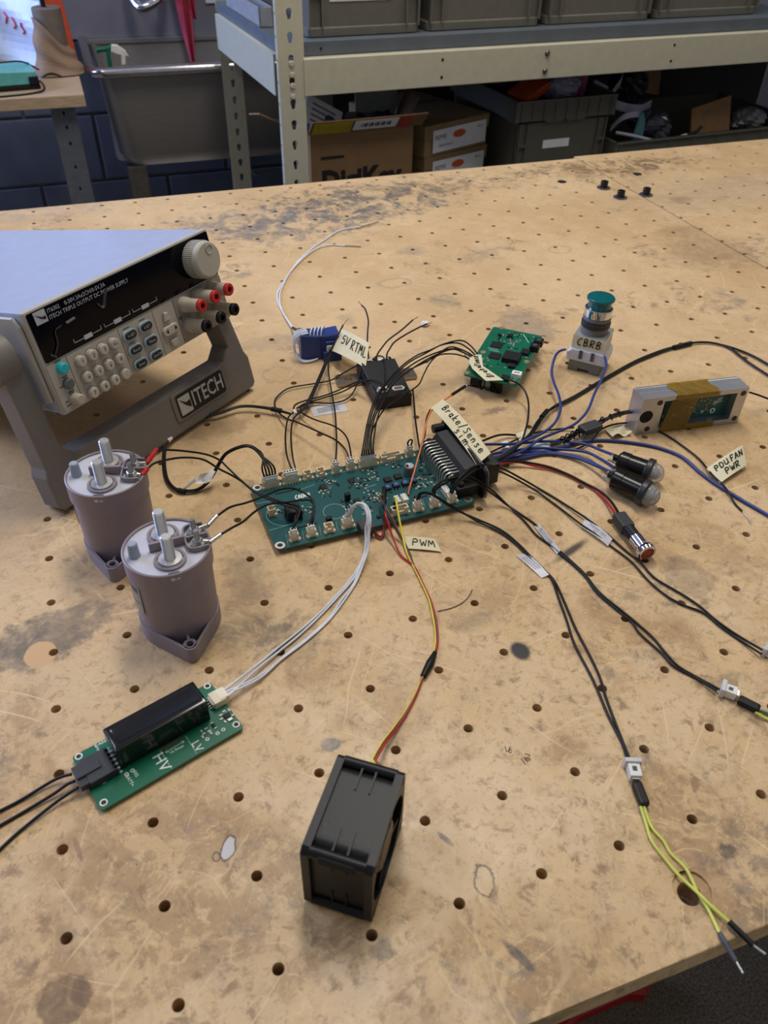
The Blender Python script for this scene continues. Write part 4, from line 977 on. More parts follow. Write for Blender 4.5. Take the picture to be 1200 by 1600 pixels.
def header(parent, x, y, n, z, rot=0, kind='top', pitch=.0025, plug=False, mt_=None, pm=None, depth=.0058, h=.0070):
    """shrouded wire connector; local x along the pin row; plug adds a white housing in it"""
    L_ = pitch * (n - 1) + .0049; M_ = Matrix.Translation((x, y, z)) @ Matrix.Rotation(rot, 4, 'Z')
    mb = MB(); d = depth / 2; t_ = .0009
    mb.box(-L_ / 2, L_ / 2, -d, d, 0, .0016, 0, M_)
    mb.box(-L_ / 2, L_ / 2, d - t_, d, .0016, h, 0, M_); mb.box(-L_ / 2, -L_ / 2 + t_, -d, d - t_, .0016, h, 0, M_); mb.box(L_ / 2 - t_, L_ / 2, -d, d - t_, .0016, h, 0, M_)
    g = L_ * .22
    mb.box(-L_ / 2 + t_, -g, -d, -d + t_, .0016, h, 0, M_); mb.box(g, L_ / 2 - t_, -d, -d + t_, .0016, h, 0, M_)
    mb.box(-g, g, -d, -d + t_, .0016, h * .55, 0, M_)
    for s_ in (-1, 1): mb.box(s_ * L_ / 2 - .0012, s_ * L_ / 2 + .0012, -d - .0012, -d + .0018, 0, .0024, 0, M_)
    c = mb.build('connector', mt_ or CREAM, parent)
    mb = MB()
    for i in range(n):
        px = (i - (n - 1) / 2) * pitch
        if kind == 'top': mb.box(px - .0003, px + .0003, -d - .0028, -d, 0, .0006, 0, M_)
        if not plug: mb.box(px - .0003, px + .0003, -.0003, .0003, .0016, h * .8, 0, M_)
    if mb.V:
        p_ = mb.build('contact_pins', TIN, c); p_['kind'] = 'stuff'
    if plug:
        mb = MB(); mb.box(-L_ / 2 + .0010, L_ / 2 - .0010, -d + .0010, d - .0010, .0020, h + .0042, .0004, M_)
        mb.box(-L_ / 2 + .0022, L_ / 2 - .0022, -d + .0002, -d + .0012, h * .56, h + .0020, 0, M_)
        mb.build('plug_housing', pm or WHITEPL, c)
        mb = MB()
        for i in range(n):
            px = (i - (n - 1) / 2) * pitch; mb.box(px - .0008, px + .0008, -.0010, .0010, h + .0042, h + .0043, 0, M_)
        p_ = mb.build('wire_entries', DARK, c); p_['kind'] = 'stuff'
    return c
# far edge row
TOPROW = [(425, 757, 5, True), (455, 747, 5, True), (481, 741, 2, False), (501, 735, 2, False), (525, 731, 2, True), (547, 724, 2, True), (575, 720, 6, True), (611, 713, 7, False), (640, 706, 2, True)]
yrow = BH - .0058
CONN = {}
for i, (u, v, n, pg) in enumerate(TOPROW):
    x, y = pl(u, v, .011)
    CONN['t%d' % i] = (x, yrow)
    header(PCB, x, yrow, n, ZP, 0, plug=pg, h=.0070 if not pg else .0080)
BOTROW = [(462, 845, 2, True), (489, 838, 2, True), (515, 829, 2, False), (545, 823, 4, True), (652, 793, 2, True), (678, 787, 2, True), (704, 778, 2, True)]
for i, (u, v, n, pg) in enumerate(BOTROW):
    x, y = pl(u, v, .008)
    CONN['b%d' % i] = (x, .0082)
    header(PCB, x, .0082, n, ZP, 0, pitch=.0025 if n == 2 else .0015, plug=pg, kind='none')
    MB().box(x - .002, x + .002, .0058, .0060, ZP, ZP + .0014).build('latch_gap', DARK, PCB)
x, y = pl(625, 800, .008); header(PCB, x, .0092, 5, ZP, 0, plug=False, kind='none'); CONN['fan'] = (x - .006, .0092)
x, y = pl(424, 800, .008); header(PCB, x, y, 2, ZP, math.pi / 2, plug=False, kind='none', pitch=.002)
# white relays and the narrow plug block
for u, v, w_, d_ in ((621, 780, .0042, .0090), (632, 777, .0050, .0090), (697, 765, .0052, .0105)):
    x, y = pl(u, v, .011)
    r_ = MB().box(x - w_ / 2, x + w_ / 2, y - d_ / 2, y + d_ / 2, ZP, ZP + .0060, .0003).build('white_relay', WHITEPL, PCB)
    for k in (-.25, .25): MB().box(x + w_ * k - .0002, x + w_ * k + .0002, y - d_ / 2 + .001, y + d_ / 2 - .001, ZP + .0060, ZP + .0061).build('groove', GREYPL, r_)
# chips
def chip(u, v, w_, d_, h, mt_=CHIP, legs=True, parent=PCB, loc=None, zb=ZP, nm='chip'):
    x, y = loc if loc else pl(u, v, zb + h)
    c = MB().box(x - w_ / 2, x + w_ / 2, y - d_ / 2, y + d_ / 2, zb + .0002, zb + h, .0002).build(nm, mt_, parent)
    if legs:
        mb = MB(); n = max(3, int(w_ / .0013))
        for i in range(n):
            px = x - w_ / 2 + w_ * (i + .5) / n
            for s_ in (-1, 1): mb.box(px - .00025, px + .00025, y + s_ * d_ / 2 - (.001 if s_ < 0 else 0), y + s_ * d_ / 2 + (.001 if s_ > 0 else 0), zb, zb + .0005)
        o = mb.build('chip_legs', TIN, c); o['kind'] = 'stuff'
    return c, x, y
chip(458, 793, .0125, .0125, .0095, mat('relay_black', (26, 26, 30), .5), False)
chip(505, 760, .0050, .0065, .0014); chip(549, 750, .0052, .0060, .0014); chip(606, 748, .0068, .0062, .0022); chip(622, 743, .0068, .0062, .0022)
chip(658, 734, .0034, .0040, .0014); chip(663, 740, .0034, .0040, .0014)
chip(543, 771, .0046, .0038, .0075, BLACK, False, nm='jumper_header'); chip(558, 781, .0050, .0040, .0030, CHIP)
chip(514, 808, .0048, .0034, .0060, BLACK, False, nm='pin_header'); chip(572, 818, .0120, .0120, .0060, mat('inductor_grey', (52, 52, 58), .5), False, nm='power_inductor')
chip(592, 806, .0034, .0030, .0020); chip(650, 776, .003, .003, .002)
DB_ = mat('dark_choke', (30, 34, 48), .5); BLU = mat('blue_choke_top', (58, 104, 172), .4)
for u, v in ((606, 760), (619, 756), (633, 753), (646, 749)):
    c, x, y = chip(u, v, .0058, .0058, .0034, DB_, False, nm='choke')
    MB().lathe([(.0021, 0), (.0019, .0004), (0, .0004)], 20, Matrix.Translation((x, y, ZP + .0034))).build('choke_core', BLU, c)
    mb = MB(); mb.box(x - .002, x - .0008, y - .0042, y - .0029, ZP, ZP + .0008); mb.build('solder_pad', TIN, c)
    mb = MB(); mb.box(x + .0008, x + .002, y - .0042, y - .0029, ZP, ZP + .0008); mb.build('solder_pad', TIN, c)
x, y = pl(639, 740, ZP)
cp_ = MB().lathe([(.0048, 0), (.0048, .0085), (.0042, .0092), (0, .0092)], 28, Matrix.Translation((x, y, ZP))).build('capacitor', mat('capacitor_sleeve', (120, 120, 124), .35, .3), PCB)
MB().lathe([(0, .0093), (.0040, .0093)], 28, Matrix.Translation((x, y, ZP))).build('capacitor_top', mat('capacitor_top', (206, 206, 204), .3, .4), cp_)
MB().box(x - .0035, x - .001, y - .002, y + .002, ZP + .0093, ZP + .0095).build('polarity_mark', BLACK, cp_)
# slots and silk circles
for (u0, v0), (u1, v1) in (((430, 773), (470, 764)), ((465, 826), (496, 818)), ((612, 733), (630, 729)), ((655, 779), (668, 775))):
    a, b_ = pl(u0, v0), pl(u1, v1)
    mb = MB(); mb.tube([(a[0], a[1], ZP), (b_[0], b_[1], ZP)], .0010, 8, True, None, .12); mb.build('routed_slot', DARK, PCB)
def silk_ring(u, v, r, mt_=SILKD):
    x, y = pl(u, v); MB().lathe([(r - .00018, 0), (r - .00018, .00008), (r + .00018, .00008), (r + .00018, 0)], 48, Matrix.Translation((x, y, ZP))).build('silkscreen_ring', mt_, PCB)
silk_ring(523, 799, .0098); silk_ring(444, 803, .0150)
rnd = random.Random(4)
mb = MB(); cnt = 0
def tiny(mb, x, y, zb, k, r_):
    a, b_ = (.0011, .0006) if r_.random() < .5 else (.0006, .0011)
    mb.box(x - a, x + a, y - b_, y + b_, zb, zb + .0006)
areas = [((500, 745), 9, 8), ((508, 768), 10, 8), ((520, 757), 10, 6), ((560, 756), 14, 9), ((545, 790), 12, 8), ((580, 775), 14, 10), ((585, 745), 10, 8), ((600, 775), 12, 6), ((655, 755), 14, 9), ((668, 725), 12, 12), ((676, 750), 10, 10), ((440, 800), 10, 5), ((480, 797), 8, 6), ((612, 727), 16, 4), ((570, 735), 16, 4), ((575, 800), 10, 8)]
lt = MB(); dk = MB()
for (u, v), du, dv in areas:
    for _ in range(int(du * dv / 5)):
        x, y = pl(u + rnd.uniform(-du, du), v + rnd.uniform(-dv, dv))
        if .004 < x < BW - .02 and .016 < y < BH - .012: tiny(lt if rnd.random() < .62 else dk, x, y, ZP, 0, rnd)
o = lt.build('small_passives', mat('solder_grey', (178, 176, 168), .4, .3), PCB); o['kind'] = 'stuff'
o = dk.build('small_resistors', CHIP, PCB); o['kind'] = 'stuff'
mb = MB()
for (u0, v0), (u1, v1) in (((470, 765), (492, 757)), ((572, 762), (588, 757)), ((662, 706), (697, 752)), ((400, 787), (425, 783)), ((420, 829), (456, 819)), ((450, 850), (447, 835)), ((475, 843), (472, 829)), ((502, 837), (499, 822)), ((528, 830), (525, 815)), ((640, 800), (636, 786)), ((664, 794), (660, 780)), ((690, 788), (686, 774)), ((440, 757), (452, 754)), ((470, 750), (520, 738)), ((530, 739), (560, 731)), ((712, 781), (722, 783)), ((430, 790), (434, 808))):
    a, b_ = pl(u0, v0), pl(u1, v1); mb.tube([(a[0], a[1], ZP), (b_[0], b_[1], ZP)], .00022, 4, True, None, .2)
o = mb.build('silkscreen_lines', SILKD, PCB); o['kind'] = 'stuff'
# white board logo: outlined slanted block letters
f_ = patch(PBM @ Vector((*pl(462, 781), ZP)), PBM @ Vector((*pl(491, 774), ZP)), PBM @ Vector((*pl(489, 769), ZP)), PBM @ Vector((*pl(460, 775), ZP)))
mb = MB(); mb2 = MB(); hand(mb2, f_, 'CAURNE', 0.0, 0.05, 1 / 6.2, 1.0, .00062, .0001, .15); mb.add(mb2.V, mb2.F, PBI)
mb.build('silkscreen_logo', SILK, PCB)
# big edge connector: header block with two rows of bent pins, flange plate, mating plug
ey0, ey1 = .013, .0865
hx = .172
hb_ = MB(); hb_.prism([(hx, ZP), (hx + .016, ZP), (hx + .016, ZP + .0235), (hx + .004, ZP + .0225), (hx, ZP + .016)], ey0 + .006, ey1 - .006, Matrix(((1, 0, 0, 0), (0, 0, 1, 0), (0, 1, 0, 0), (0, 0, 0, 1))), .0006)
ec = hb_.build('edge_connector', mat('edge_connector_grey', (44, 44, 48), .5), PCB)
mb = MB(); M_ = Matrix.Translation((hx + .016, (ey0 + ey1) / 2, ZP + .0085)) @ Matrix.Rotation(math.pi / 2, 4, 'Z') @ Matrix.Rotation(math.pi / 2, 4, 'X')
mb.prism(rrect(-.046, .046, -.0125, .0185, .006), 0, .0028, M_, .0006); fl_ = mb.build('connector_flange', BLACK, ec)
mb = MB(); lp = [(x, y) for x, y in rrect(-.0462, .0462, -.0127, .0187, .006)]; mb.tube([M_ @ Vector((x, y, .0032)) for x, y in lp + lp[:1]], .0006, 6, False); mb.build('gasket_edge', mat('gasket_grey', (96, 98, 100), .4), fl_)
for row, (zt, x0) in enumerate(((ZP + .0175, .0125), (ZP + .0105, .0070))):
    for i in range(12):
        y = ey0 + .012 + (ey1 - ey0 - .024) * i / 11
        pts = smooth([(hx + .001, y, zt), (hx - x0 + .004, y, zt), (hx - x0 + .001, y, zt - .0015), (hx - x0, y, zt - .005), (hx - x0, y, ZP)], 4)
        MB().tube(pts, .00085, 8).build('connector_pin', TIN, ec)
for yy in (ey0 + .001, ey1 - .004): 
    mb = MB(); mb.box(hx - .006, hx + .016, yy - .004, yy + .006, ZP, ZP + .010, .001); mb.cyl((hx - .001, yy + .001, ZP + .010), (hx - .001, yy + .001, ZP + .013), .0028); mb.build('mounting_lug', BLACK, ec)
MB().cyl((hx + .004, ey1 + .001, ZP + .0215), (hx + .018, ey1 + .001, ZP + .0215), .0042).build('flange_boss', BLACK, ec)
plug = MB(); plug.box(hx + .0190, hx + .0400, ey0 + .008, ey1 - .008, ZP - .0025, ZP + .0190, .0012)
plug.build('mating_plug', mat('plug_black', (32, 30, 28), .5), ec)
MB().box(hx + .020, hx + .034, ey0 + .020, ey1 - .020, ZP + .0190, ZP + .0215, .0008).build('plug_latch', BLACK, ec)
PLUGX = hx + .040

# ------------------------------------------------------------------ isolated converter board (lower left)
HVM = frame((-0.1803, 0.1165, 0), math.radians(18.2)); HVI = HVM.inverted(); HZ = .0036
HV = thing('converter_board', 'green circuit board carrying a glossy black potted converter block, lettered HV and LV', 'circuit board', HVM)
hl = lambda u, v, z=HZ: (HVI @ at(u, v, z))[:2]
MB().prism(rrect(0, .0965, 0, .0455, .002), HZ - .0016, HZ).build('board', PCBG, HV)
for u, v in ((123, 1182), (162, 1254), (369, 1132), (324, 1072)):
    x, y = hl(u, v)
    MB().cyl((x, y, 0), (x, y, HZ - .0016), .0018).build('standoff', BLACK, HV)
    MB().lathe([(.0016, 0), (.0016, .0002), (.0024, .0002), (.0024, 0)], 24, Matrix.Translation((x, y, HZ))).build('mounting_ring', SILK, HV)
    MB().lathe([(0, .0001), (.0016, .0001)], 20, Matrix.Translation((x, y, HZ))).build('mounting_hole', mat('hole_brown', (70, 50, 32), .9), HV)
c0 = HVI @ Vector((-.1663, .1406, 0)); x0, y0 = c0.x, c0.y
L_, D_ = .0618, .0195
bxm = MB(); bxm.box(x0, x0 + L_, y0, y0 + D_, HZ, HZ + .0198, .0008)
cv = bxm.build('converter_block', mat('black_potting_case', (16, 15, 14), .22, coat=.3), HV)
mb = MB(); o1 = rrect(x0 + .0022, x0 + L_ - .0022, y0 + .0022, y0 + D_ - .0022, .0026, 5); o2 = rrect(x0 + .0034, x0 + L_ - .0034, y0 + .0034, y0 + D_ - .0034, .002, 5); o0 = rrect(x0 + .0006, x0 + L_ - .0006, y0 + .0006, y0 + D_ - .0006, .0008, 5)
n = len(o1); zt = HZ + .0199
vs = [(x, y, zt) for x, y in o0] + [(x, y, zt + .0007) for x, y in o1] + [(x, y, zt + .0002) for x, y in o2]
fs = [(i, (i + 1) % n, n + (i + 1) % n, n + i) for i in range(n)] + [(n + i, n + (i + 1) % n, 2 * n + (i + 1) % n, 2 * n + i) for i in range(n)] + [tuple(range(2 * n, 3 * n))]
mb.add(vs, fs, None, True); mb.build('potting_face', mat('potting_black', (22, 21, 20), .14, coat=.4), cv)
# black six way connector at the left end
ax_, ay_ = hl(150, 1200, .008)
cb_ = MB(); cb_.box(ax_ - .007, ax_ + .009, ay_ - .0096, ay_ + .0096, HZ, HZ + .0064, .0006)
cn = cb_.build('input_connector', mat('connector_charcoal', (44, 45, 50), .5), HV)
MB().box(ax_ - .0125, ax_ - .006, ay_ - .0082, ay_ + .0082, HZ + .0006, HZ + .0058, .0006).build('plug_body', mat('connector_charcoal', (44, 45, 50), .5), cn)
MB().box(ax_ - .0122, ax_ + .003, ay_ - .0028, ay_ + .0028, HZ + .0056, HZ + .0076, .0008).build('latch', mat('connector_charcoal', (44, 45, 50), .5), cn)
for k in range(6):
    yy = ay_ - .0088 + .0035 * k
    MB().box(ax_ + .009, ax_ + .0105, yy - .0007, yy + .0007, HZ, HZ + .0056).build('rib', mat('connector_charcoal', (44, 45, 50), .5), cn)
mb = MB()
for k in range(6): mb.box(ax_ + .0105, ax_ + .0125, ay_ - .0088 + .0035 * k - .0004, ay_ - .0088 + .0035 * k + .0004, HZ, HZ + .0005)
o = mb.build('contact_pins', TIN, cn); o['kind'] = 'stuff'
ux, uy = hl(338, 1092, .007)
jc = MB(); jc.box(ux - .0035, ux + .0052, uy - .0052, uy + .0052, HZ, HZ + .0058, .0004); jc.box(ux - .0045, ux - .0035, uy - .0040, uy + .0040, HZ + .0004, HZ + .0045); jc = jc.build('output_connector', CREAM, HV)
MB().box(ux + .001, ux + .0075, uy - .0044, uy + .0044, HZ + .0010, HZ + .0062, .0004).build('plug_housing', mat('plug_cream', (226, 214, 188), .5), jc)
mb = MB()
for k in range(4): mb.box(ux - .0062, ux - .0045, uy - .003 + .002 * k - .0003, uy - .003 + .002 * k + .0003, HZ, HZ + .0016)
o = mb.build('contact_pins', TIN, jc); o['kind'] = 'stuff'
def hvtext(s, u, v, size, rot, nm='lettering', bold=0.0):
    x, y = hl(u, v); text(s, size, Matrix.Translation((x, y, HZ)) @ Matrix.Rotation(rot, 4, 'Z'), SILK, HV, nm, 'CENTER', bold=bold)
hvtext('HV', 252, 1191, .0105, -math.pi / 2); hvtext('LV', 308, 1166, .0075, -math.pi / 2)
hvtext('RES', 212, 1209, .0030, -math.pi / 2); hvtext('BATT+', 203, 1220, .0030, -math.pi / 2); hvtext('16.9mm', 276, 1171, .0030, 0)
hvtext('DANGER', 164, 1158, .0034, 0); hvtext('Dangerous high voltage', 160, 1182, .0022, -math.pi / 2 - .02)
mb = MB()
def line(u0, v0, u1, v1, wd=.00020):
    a, b_ = hl(u0, v0), hl(u1, v1); mb.tube([(a[0], a[1], HZ), (b_[0], b_[1], HZ)], wd, 4, True, None, .3)
line(250, 1172, 268, 1201); line(290, 1150, 307, 1177); line(168, 1168, 188, 1205, .00022); line(259, 1176, 288, 1158); line(259, 1176, 264, 1175); line(259, 1176, 261, 1172); line(288, 1158, 283, 1159); line(288, 1158, 286, 1162)
o = mb.build('silkscreen_lines', SILK, HV); o['kind'] = 'stuff'
x, y = hl(269, 1162)
mb = MB(); mb.box(x - .0080, x + .0080, y - .0006, y + .0008, HZ, HZ + .0002); mb.build('isolation_slot', mat('slot_brown', (96, 70, 44), .8), HV)
for u, v in ((198, 1210), (207, 1204), (340, 1146), (349, 1140), (324, 1155)):
    x, y = hl(u, v); MB().lathe([(.0007, 0), (.0007, .0002), (.0013, .0002), (.0013, 0)], 16, Matrix.Translation((x, y, HZ))).build('test_pad', SILK, HV)
for u, v, w_, d_, h in ((355, 1119, .0040, .0040, .0014), (334, 1134, .0020, .0034, .0012)): chip(0, 0, w_, d_, h, CHIP, True, HV, hl(u, v), HZ)
x, y = hl(360, 1125); MB().box(x - .0014, x + .0014, y - .001, y + .001, HZ, HZ + .0012).build('solder_tab', TIN, HV)
lt = MB()
for u, v in ((315, 1143), (319, 1147), (322, 1139), (327, 1143), (317, 1152), (352, 1128), (346, 1124), (350, 1112), (358, 1110), (364, 1118), (345, 1118), (163, 1223), (165, 1220), (330, 1146)):
    x, y = hl(u, v); tiny(lt, x, y, HZ, 0, rnd)
o = lt.build('small_passives', mat('solder_grey', (178, 176, 168), .4, .3), HV); o['kind'] = 'stuff'

# ------------------------------------------------------------------ cooling fan
FNM = frame((-.0802, .0280, 0), -.6362); FT, FS = .0385, .0600; FH = .0580
FN = thing('cooling_fan', 'black square axial cooling fan standing on its edge near the front of the workbench', 'fan', FNM)
FM = mat('fan_black_plastic', (16, 17, 18), .42, var=.05, bump=.08, scale=400, spec=.35)
XY = Matrix(((0, 0, 1, 0), (1, 0, 0, 0), (0, 1, 0, 0), (0, 0, 0, 1)))      # drawing (y, z) extruded along x
fc = (FS / 2, FH / 2)
for x0_, x1_ in ((0, .0045), (FT - .0045, FT)):
    hole = circle(fc[0], fc[1], .0272, 96)
    mb = MB(); out = []
    n = 96
    for i in range(n):
        a = 2 * math.pi * i / n; c, s_ = math.cos(a), math.sin(a); k = max(abs(c), abs(s_))
        c /= k; s_ /= k; k = min(1, 1.91 / (abs(c) + abs(s_)))
        out.append((fc[0] + c * k * FS / 2, fc[1] + s_ * k * FH / 2))
    vs = [];
    for z in (x1_, x0_): vs += [(x, y, z) for x, y in out] + [(x, y, z) for x, y in hole]
    fs = []
    for i in range(n):
        j = (i + 1) % n; fs += [(i, j, n + j, n + i), (2 * n + j, 2 * n + i, 3 * n + i, 3 * n + j), (n + i, n + j, 3 * n + j, 3 * n + i), (j, i, 2 * n + i, 2 * n + j)]
    mb.add(vs, fs, XY); fr = mb.build('flange', FM, FN)
    for yy in (.0046, FS - .0046):
        for zz in (.0046, FH - .0046): MB().lathe([(0, 0), (.0023, 0)], 16, XY @ Matrix.Translation((yy, zz, x1_ + .0001 if x0_ else -.0001))).build('screw_hole', DARK, fr)
def clipped(R, half, n=64):
    p = []
    for i in range(n):
        a = 2 * math.pi * i / n; x, y = R * math.cos(a), R * math.sin(a)
        p.append((fc[0] + max(-half, min(half, x)), fc[1] + max(-half, min(half, y))))
    return p
mb = MB(); o1 = clipped(.0345, .0270); o2 = circle(fc[0], fc[1], .0268, 64); n = 64
vs = [(x, y, z) for z in (.004, FT - .004) for x, y in o1] + [(x, y, z) for z in (.004, FT - .004) for x, y in o2]
fs = []
for i in range(n):
    j = (i + 1) % n; fs += [(i, j, n + j, n + i), (2 * n + j, 2 * n + i, 3 * n + i, 3 * n + j)]
mb.add(vs, fs, XY, True); br = mb.build('barrel', FM, FN)
for yy in (.0032, FS - .0032):
    for zz in (.0032, FH - .0032):
        MB().cyl((.004, yy, zz), (FT - .004, yy, zz), .0032, n=16).build('corner_post', FM, FN)
# stiffening ribs on the flat faces of the barrel
for face in range(4):
    Rr = XY @ Matrix.Translation((fc[0], fc[1], 0)) @ Matrix.Rotation(face * math.pi / 2, 4, 'Z')
    for xx in (.0155, .0235):
        for s_ in (-1, 1):
            mb = MB(); a0, a1 = (.011, .0265) if s_ > 0 else (-.0265, -.011)
            mb.box(a0, a1, .0268 - .009 * 0, .0278, xx - .0005, xx + .0005, 0, Rr)
            mb.box(min(s_ * .014, s_ * .0265), max(s_ * .014, s_ * .0265), .0170, .0276, xx - .0005, xx + .0005, 0, Rr)
            mb.build('stiffening_rib', FM, br)
MB().box(.0095, .0290, -.0002, .0040, FH - .0078, FH - .0012, .0006).build('cable_clip', DARK, FN)
mb = MB(); mb.lathe([(0, .006), (.0140, .006), (.0150, .008), (.0150, FT - .010), (.0135, FT - .008), (0, FT - .008)], 36, XY @ Matrix.Translation((fc[0], fc[1], 0)))
hubo = mb.build('hub', mat('fan_hub', (30, 29, 28), .4), FN)
for k in range(7):
    a = 2 * math.pi * k / 7
    def bl(u, v, a=a):
        r = .0145 + (.0262 - .0145) * u; ang = a + (v - .5) * .75; x = .010 + .019 * v
        return Vector((x, fc[0] + r * math.cos(ang), fc[1] + r * math.sin(ang)))
    MB().sheet(bl, 4, 6, .0012).build('blade', mat('fan_blade', (28, 27, 27), .4), hubo)
for k in range(4):
    a = math.pi / 4 + k * math.pi / 2 + .3
    mb = MB(); mb.box(.010, .0275, -.0012, .0012, FT - .0040, FT - .0012, 0, XY @ Matrix.Translation((fc[0], fc[1], 0)) @ Matrix.Rotation(a, 4, 'Z')); mb.build('strut', FM, FN)
MB().lathe([(0, FT - .0012), (.0125, FT - .0012), (.0140, FT - .0024), (.0140, FT - .006)], 32, XY @ Matrix.Translation((fc[0], fc[1], 0))).build('motor_cap', mat('motor_label', (64, 54, 44), .4), FN)
# ------------------------------------------------------------------ second green board (upper right)
GM = Matrix.Translation((.2185, .4929, 0)) @ Matrix.Rotation(math.radians(-41), 4, 'Z'); GI = GM.inverted(); GZ = .018
GB = thing('circuit_board', 'smaller green circuit board between the black sensor and the teal push button', 'circuit board', GM)
gl = lambda u, v, z=GZ: (GI @ at(u, v, z))[:2]
MB().prism(rrect(0, .058, 0, .1185, .003), GZ - .0016, GZ).build('board', PCBG, GB)
for x, y in ((.012, .012), (.035, .010), (.030, .085), (.010, .100)):
    MB().box(x - .006, x + .006, y - .003, y + .003, 0, GZ - .0016).build('underside_connector', BLACK, GB)
for u, v in ((784, 512), (850, 525), (755, 550), (823, 565), (730, 582), (800, 598)):
    x, y = gl(u, v); MB().lathe([(0, .0001), (.0020, .0001), (.0026, .0003), (.0032, .0001)], 20, Matrix.Translation((x, y, GZ))).build('mounting_hole', COPPER, GB)
for u, v, w_, d_, h in ((776, 538, .012, .012, .0016), (773, 555, .012, .012, .0018), (800, 555, .018, .018, .006), (821, 548, .009, .010, .004), (797, 523, .006, .006, .003), (781, 522, .004, .004, .002), (800, 570, .007, .007, .003), (790, 588, .008, .007, .004)):
    chip(0, 0, w_, d_, h, CHIP, w_ > .008, GB, gl(u, v, GZ + h), GZ)
for u, v in ((842, 532), (836, 540)):
    x, y = gl(u, v, GZ + .006); c = MB().box(x - .005, x + .005, y - .005, y + .005, GZ, GZ + .007, .0006).build('terminal_block', BLACK, GB)
    MB().lathe([(.0026, .0071), (.0026, .0072), (0, .0072)], 16, Matrix.Translation((x, y, GZ))).build('screw', GREYPL, c)
x, y = gl(808, 580, GZ + .006); c = MB().box(x - .005, x + .005, y - .004, y + .004, GZ, GZ + .0045, .0004).build('white_trimmer', WHITEPL, GB)
mb = MB(); mb.box(x - .003, x + .003, y - .0008, y + .0008, GZ + .0045, GZ + .0046); mb.build('trimmer_print', GREYPL, c)
lt = MB(); dk = MB(); rnd = random.Random(9)
for (u, v), du, dv, k in (((795, 530), 16, 7, 26), ((820, 525), 14, 8, 16), ((815, 520), 22, 4, 16), ((760, 565), 8, 8, 10), ((800, 540), 10, 6, 14), ((815, 590), 12, 6, 14), ((830, 556), 8, 8, 8), ((788, 571), 12, 5, 8), ((742, 580), 10, 6, 8)):
    for _ in range(k):
        x, y = gl(u + rnd.uniform(-du, du), v + rnd.uniform(-dv, dv))
        if .004 < x < .054 and .006 < y < .112: tiny(lt if rnd.random() < .6 else dk, x, y, GZ, 0, rnd)
o = lt.build('small_passives', mat('solder_grey', (178, 176, 168), .4, .3), GB); o['kind'] = 'stuff'
o = dk.build('small_resistors', CHIP, GB); o['kind'] = 'stuff'
mb = MB()
for u, v in ((778, 543), (780, 546)):
    x, y = gl(u - 8, v + 2); mb.box(x - .006, x + .006, y - .0004, y + .0004, GZ, GZ + .0001)
for (u0, v0), (u1, v1) in (((817, 522), (826, 536)),): 
    a, b_ = gl(u0, v0), gl(u1, v1); mb.tube([(a[0], a[1], GZ), (b_[0], b_[1], GZ)], .0008, 4, True, None, .1)
o = mb.build('silkscreen_lines', SILKD, GB); o['kind'] = 'stuff'

# ------------------------------------------------------------------ current sensor with its metal bar
SM_ = frame((.1177, .4812, 0), -.0557); SI = SM_.inverted()
SN = thing('current_sensor', 'black wedge shaped current sensor clamped over a flat metal bar', 'sensor', SM_)
YZ = Matrix(((0, 0, 1, 0), (1, 0, 0, 0), (0, 1, 0, 0), (0, 0, 0, 1)))
sb_ = MB(); sb_.prism([(0, 0), (.0800, 0), (.0800, .0120), (.0770, .0155), (.0615, .0160), (.0615, .0215), (.0600, .0215), (.0100, .0150), (.0, .0145)], 0, .0380, YZ, .0008)
sb_.build('sensor_body', mat('sensor_charcoal', (24, 25, 28), .42, spec=.35), SN)
MB().box(.0008, .0372, .0620, .0622, .0150, .0210).build('step_shadow_sheet', DARK, SN)  # thin dark sheet painted as the shade at the step
for cx in (.0095, .0275):
    mb = MB(); mb.box(cx - .0062, cx + .0062, .0668, .0740, .0150, .0172, .0006); c = mb.build('top_socket', WHITEPL, SN)
    MB().box(cx - .0020, cx + .0050, .0670, .0700, .0172, .0178).build('socket_notch', BLACK, c)
for cx, pg in ((.0100, True), (.0265, False)):
    M_ = Matrix.Translation((cx, .0115, .0150)) @ Matrix.Rotation(.115, 4, 'X')
    hexo = [(-.0068, 0), (-.0050, -.0032), (.0050, -.0032), (.0068, 0), (.0050, .0032), (-.0050, .0032)]
    c = MB().prism(hexo, -.001, .0012, M_).build('front_socket', WHITEPL, SN)
    if pg: MB().box(-.0050, .0050, -.0022, .0026, .0012, .0036, .0004, M_).build('plug_housing', WHITEPL, c)
    else: MB().prism([(x * .74, y * .66) for x, y in hexo], .0012, .0014, M_).build('socket_opening', mat('socket_brown', (120, 96, 72), .6), c)
bp = SI @ at(531, 599, .004); 
mb = MB(); b0_ = SI @ at(545, 592, .004); b1_ = SI @ at(640, 582, .004); dx = (b1_ - b0_); dx.z = 0; ang = math.atan2(dx.y, dx.x)
BMx = Matrix.Translation((.0190, (b0_.y + b1_.y) / 2, 0)) @ Matrix.Rotation(ang, 4, 'Z')
for s_ in (-1, 1):
    mb = MB(); x0_, x1_ = (-.0460, -.0200) if s_ < 0 else (.0200, .0410)
    mb.holed(x0_, x1_, -.0095, .0095, circle((x0_ + x1_) / 2, 0, .0042), .0008, .0042, BMx)
    mb.add([BMx @ Vector(p) for p in ((x0_, -.0095, .0008), (x1_, -.0095, .0008), (x1_, .0095, .0008), (x0_, .0095, .0008), (x0_, -.0095, .0042), (x1_, -.0095, .0042), (x1_, .0095, .0042), (x0_, .0095, .0042))], [(0, 1, 5, 4), (1, 2, 6, 5), (2, 3, 7, 6), (3, 0, 4, 7)])
    mb.build('metal_bar', mat('bar_nickel', (160, 150, 138), .3, .9), SN)

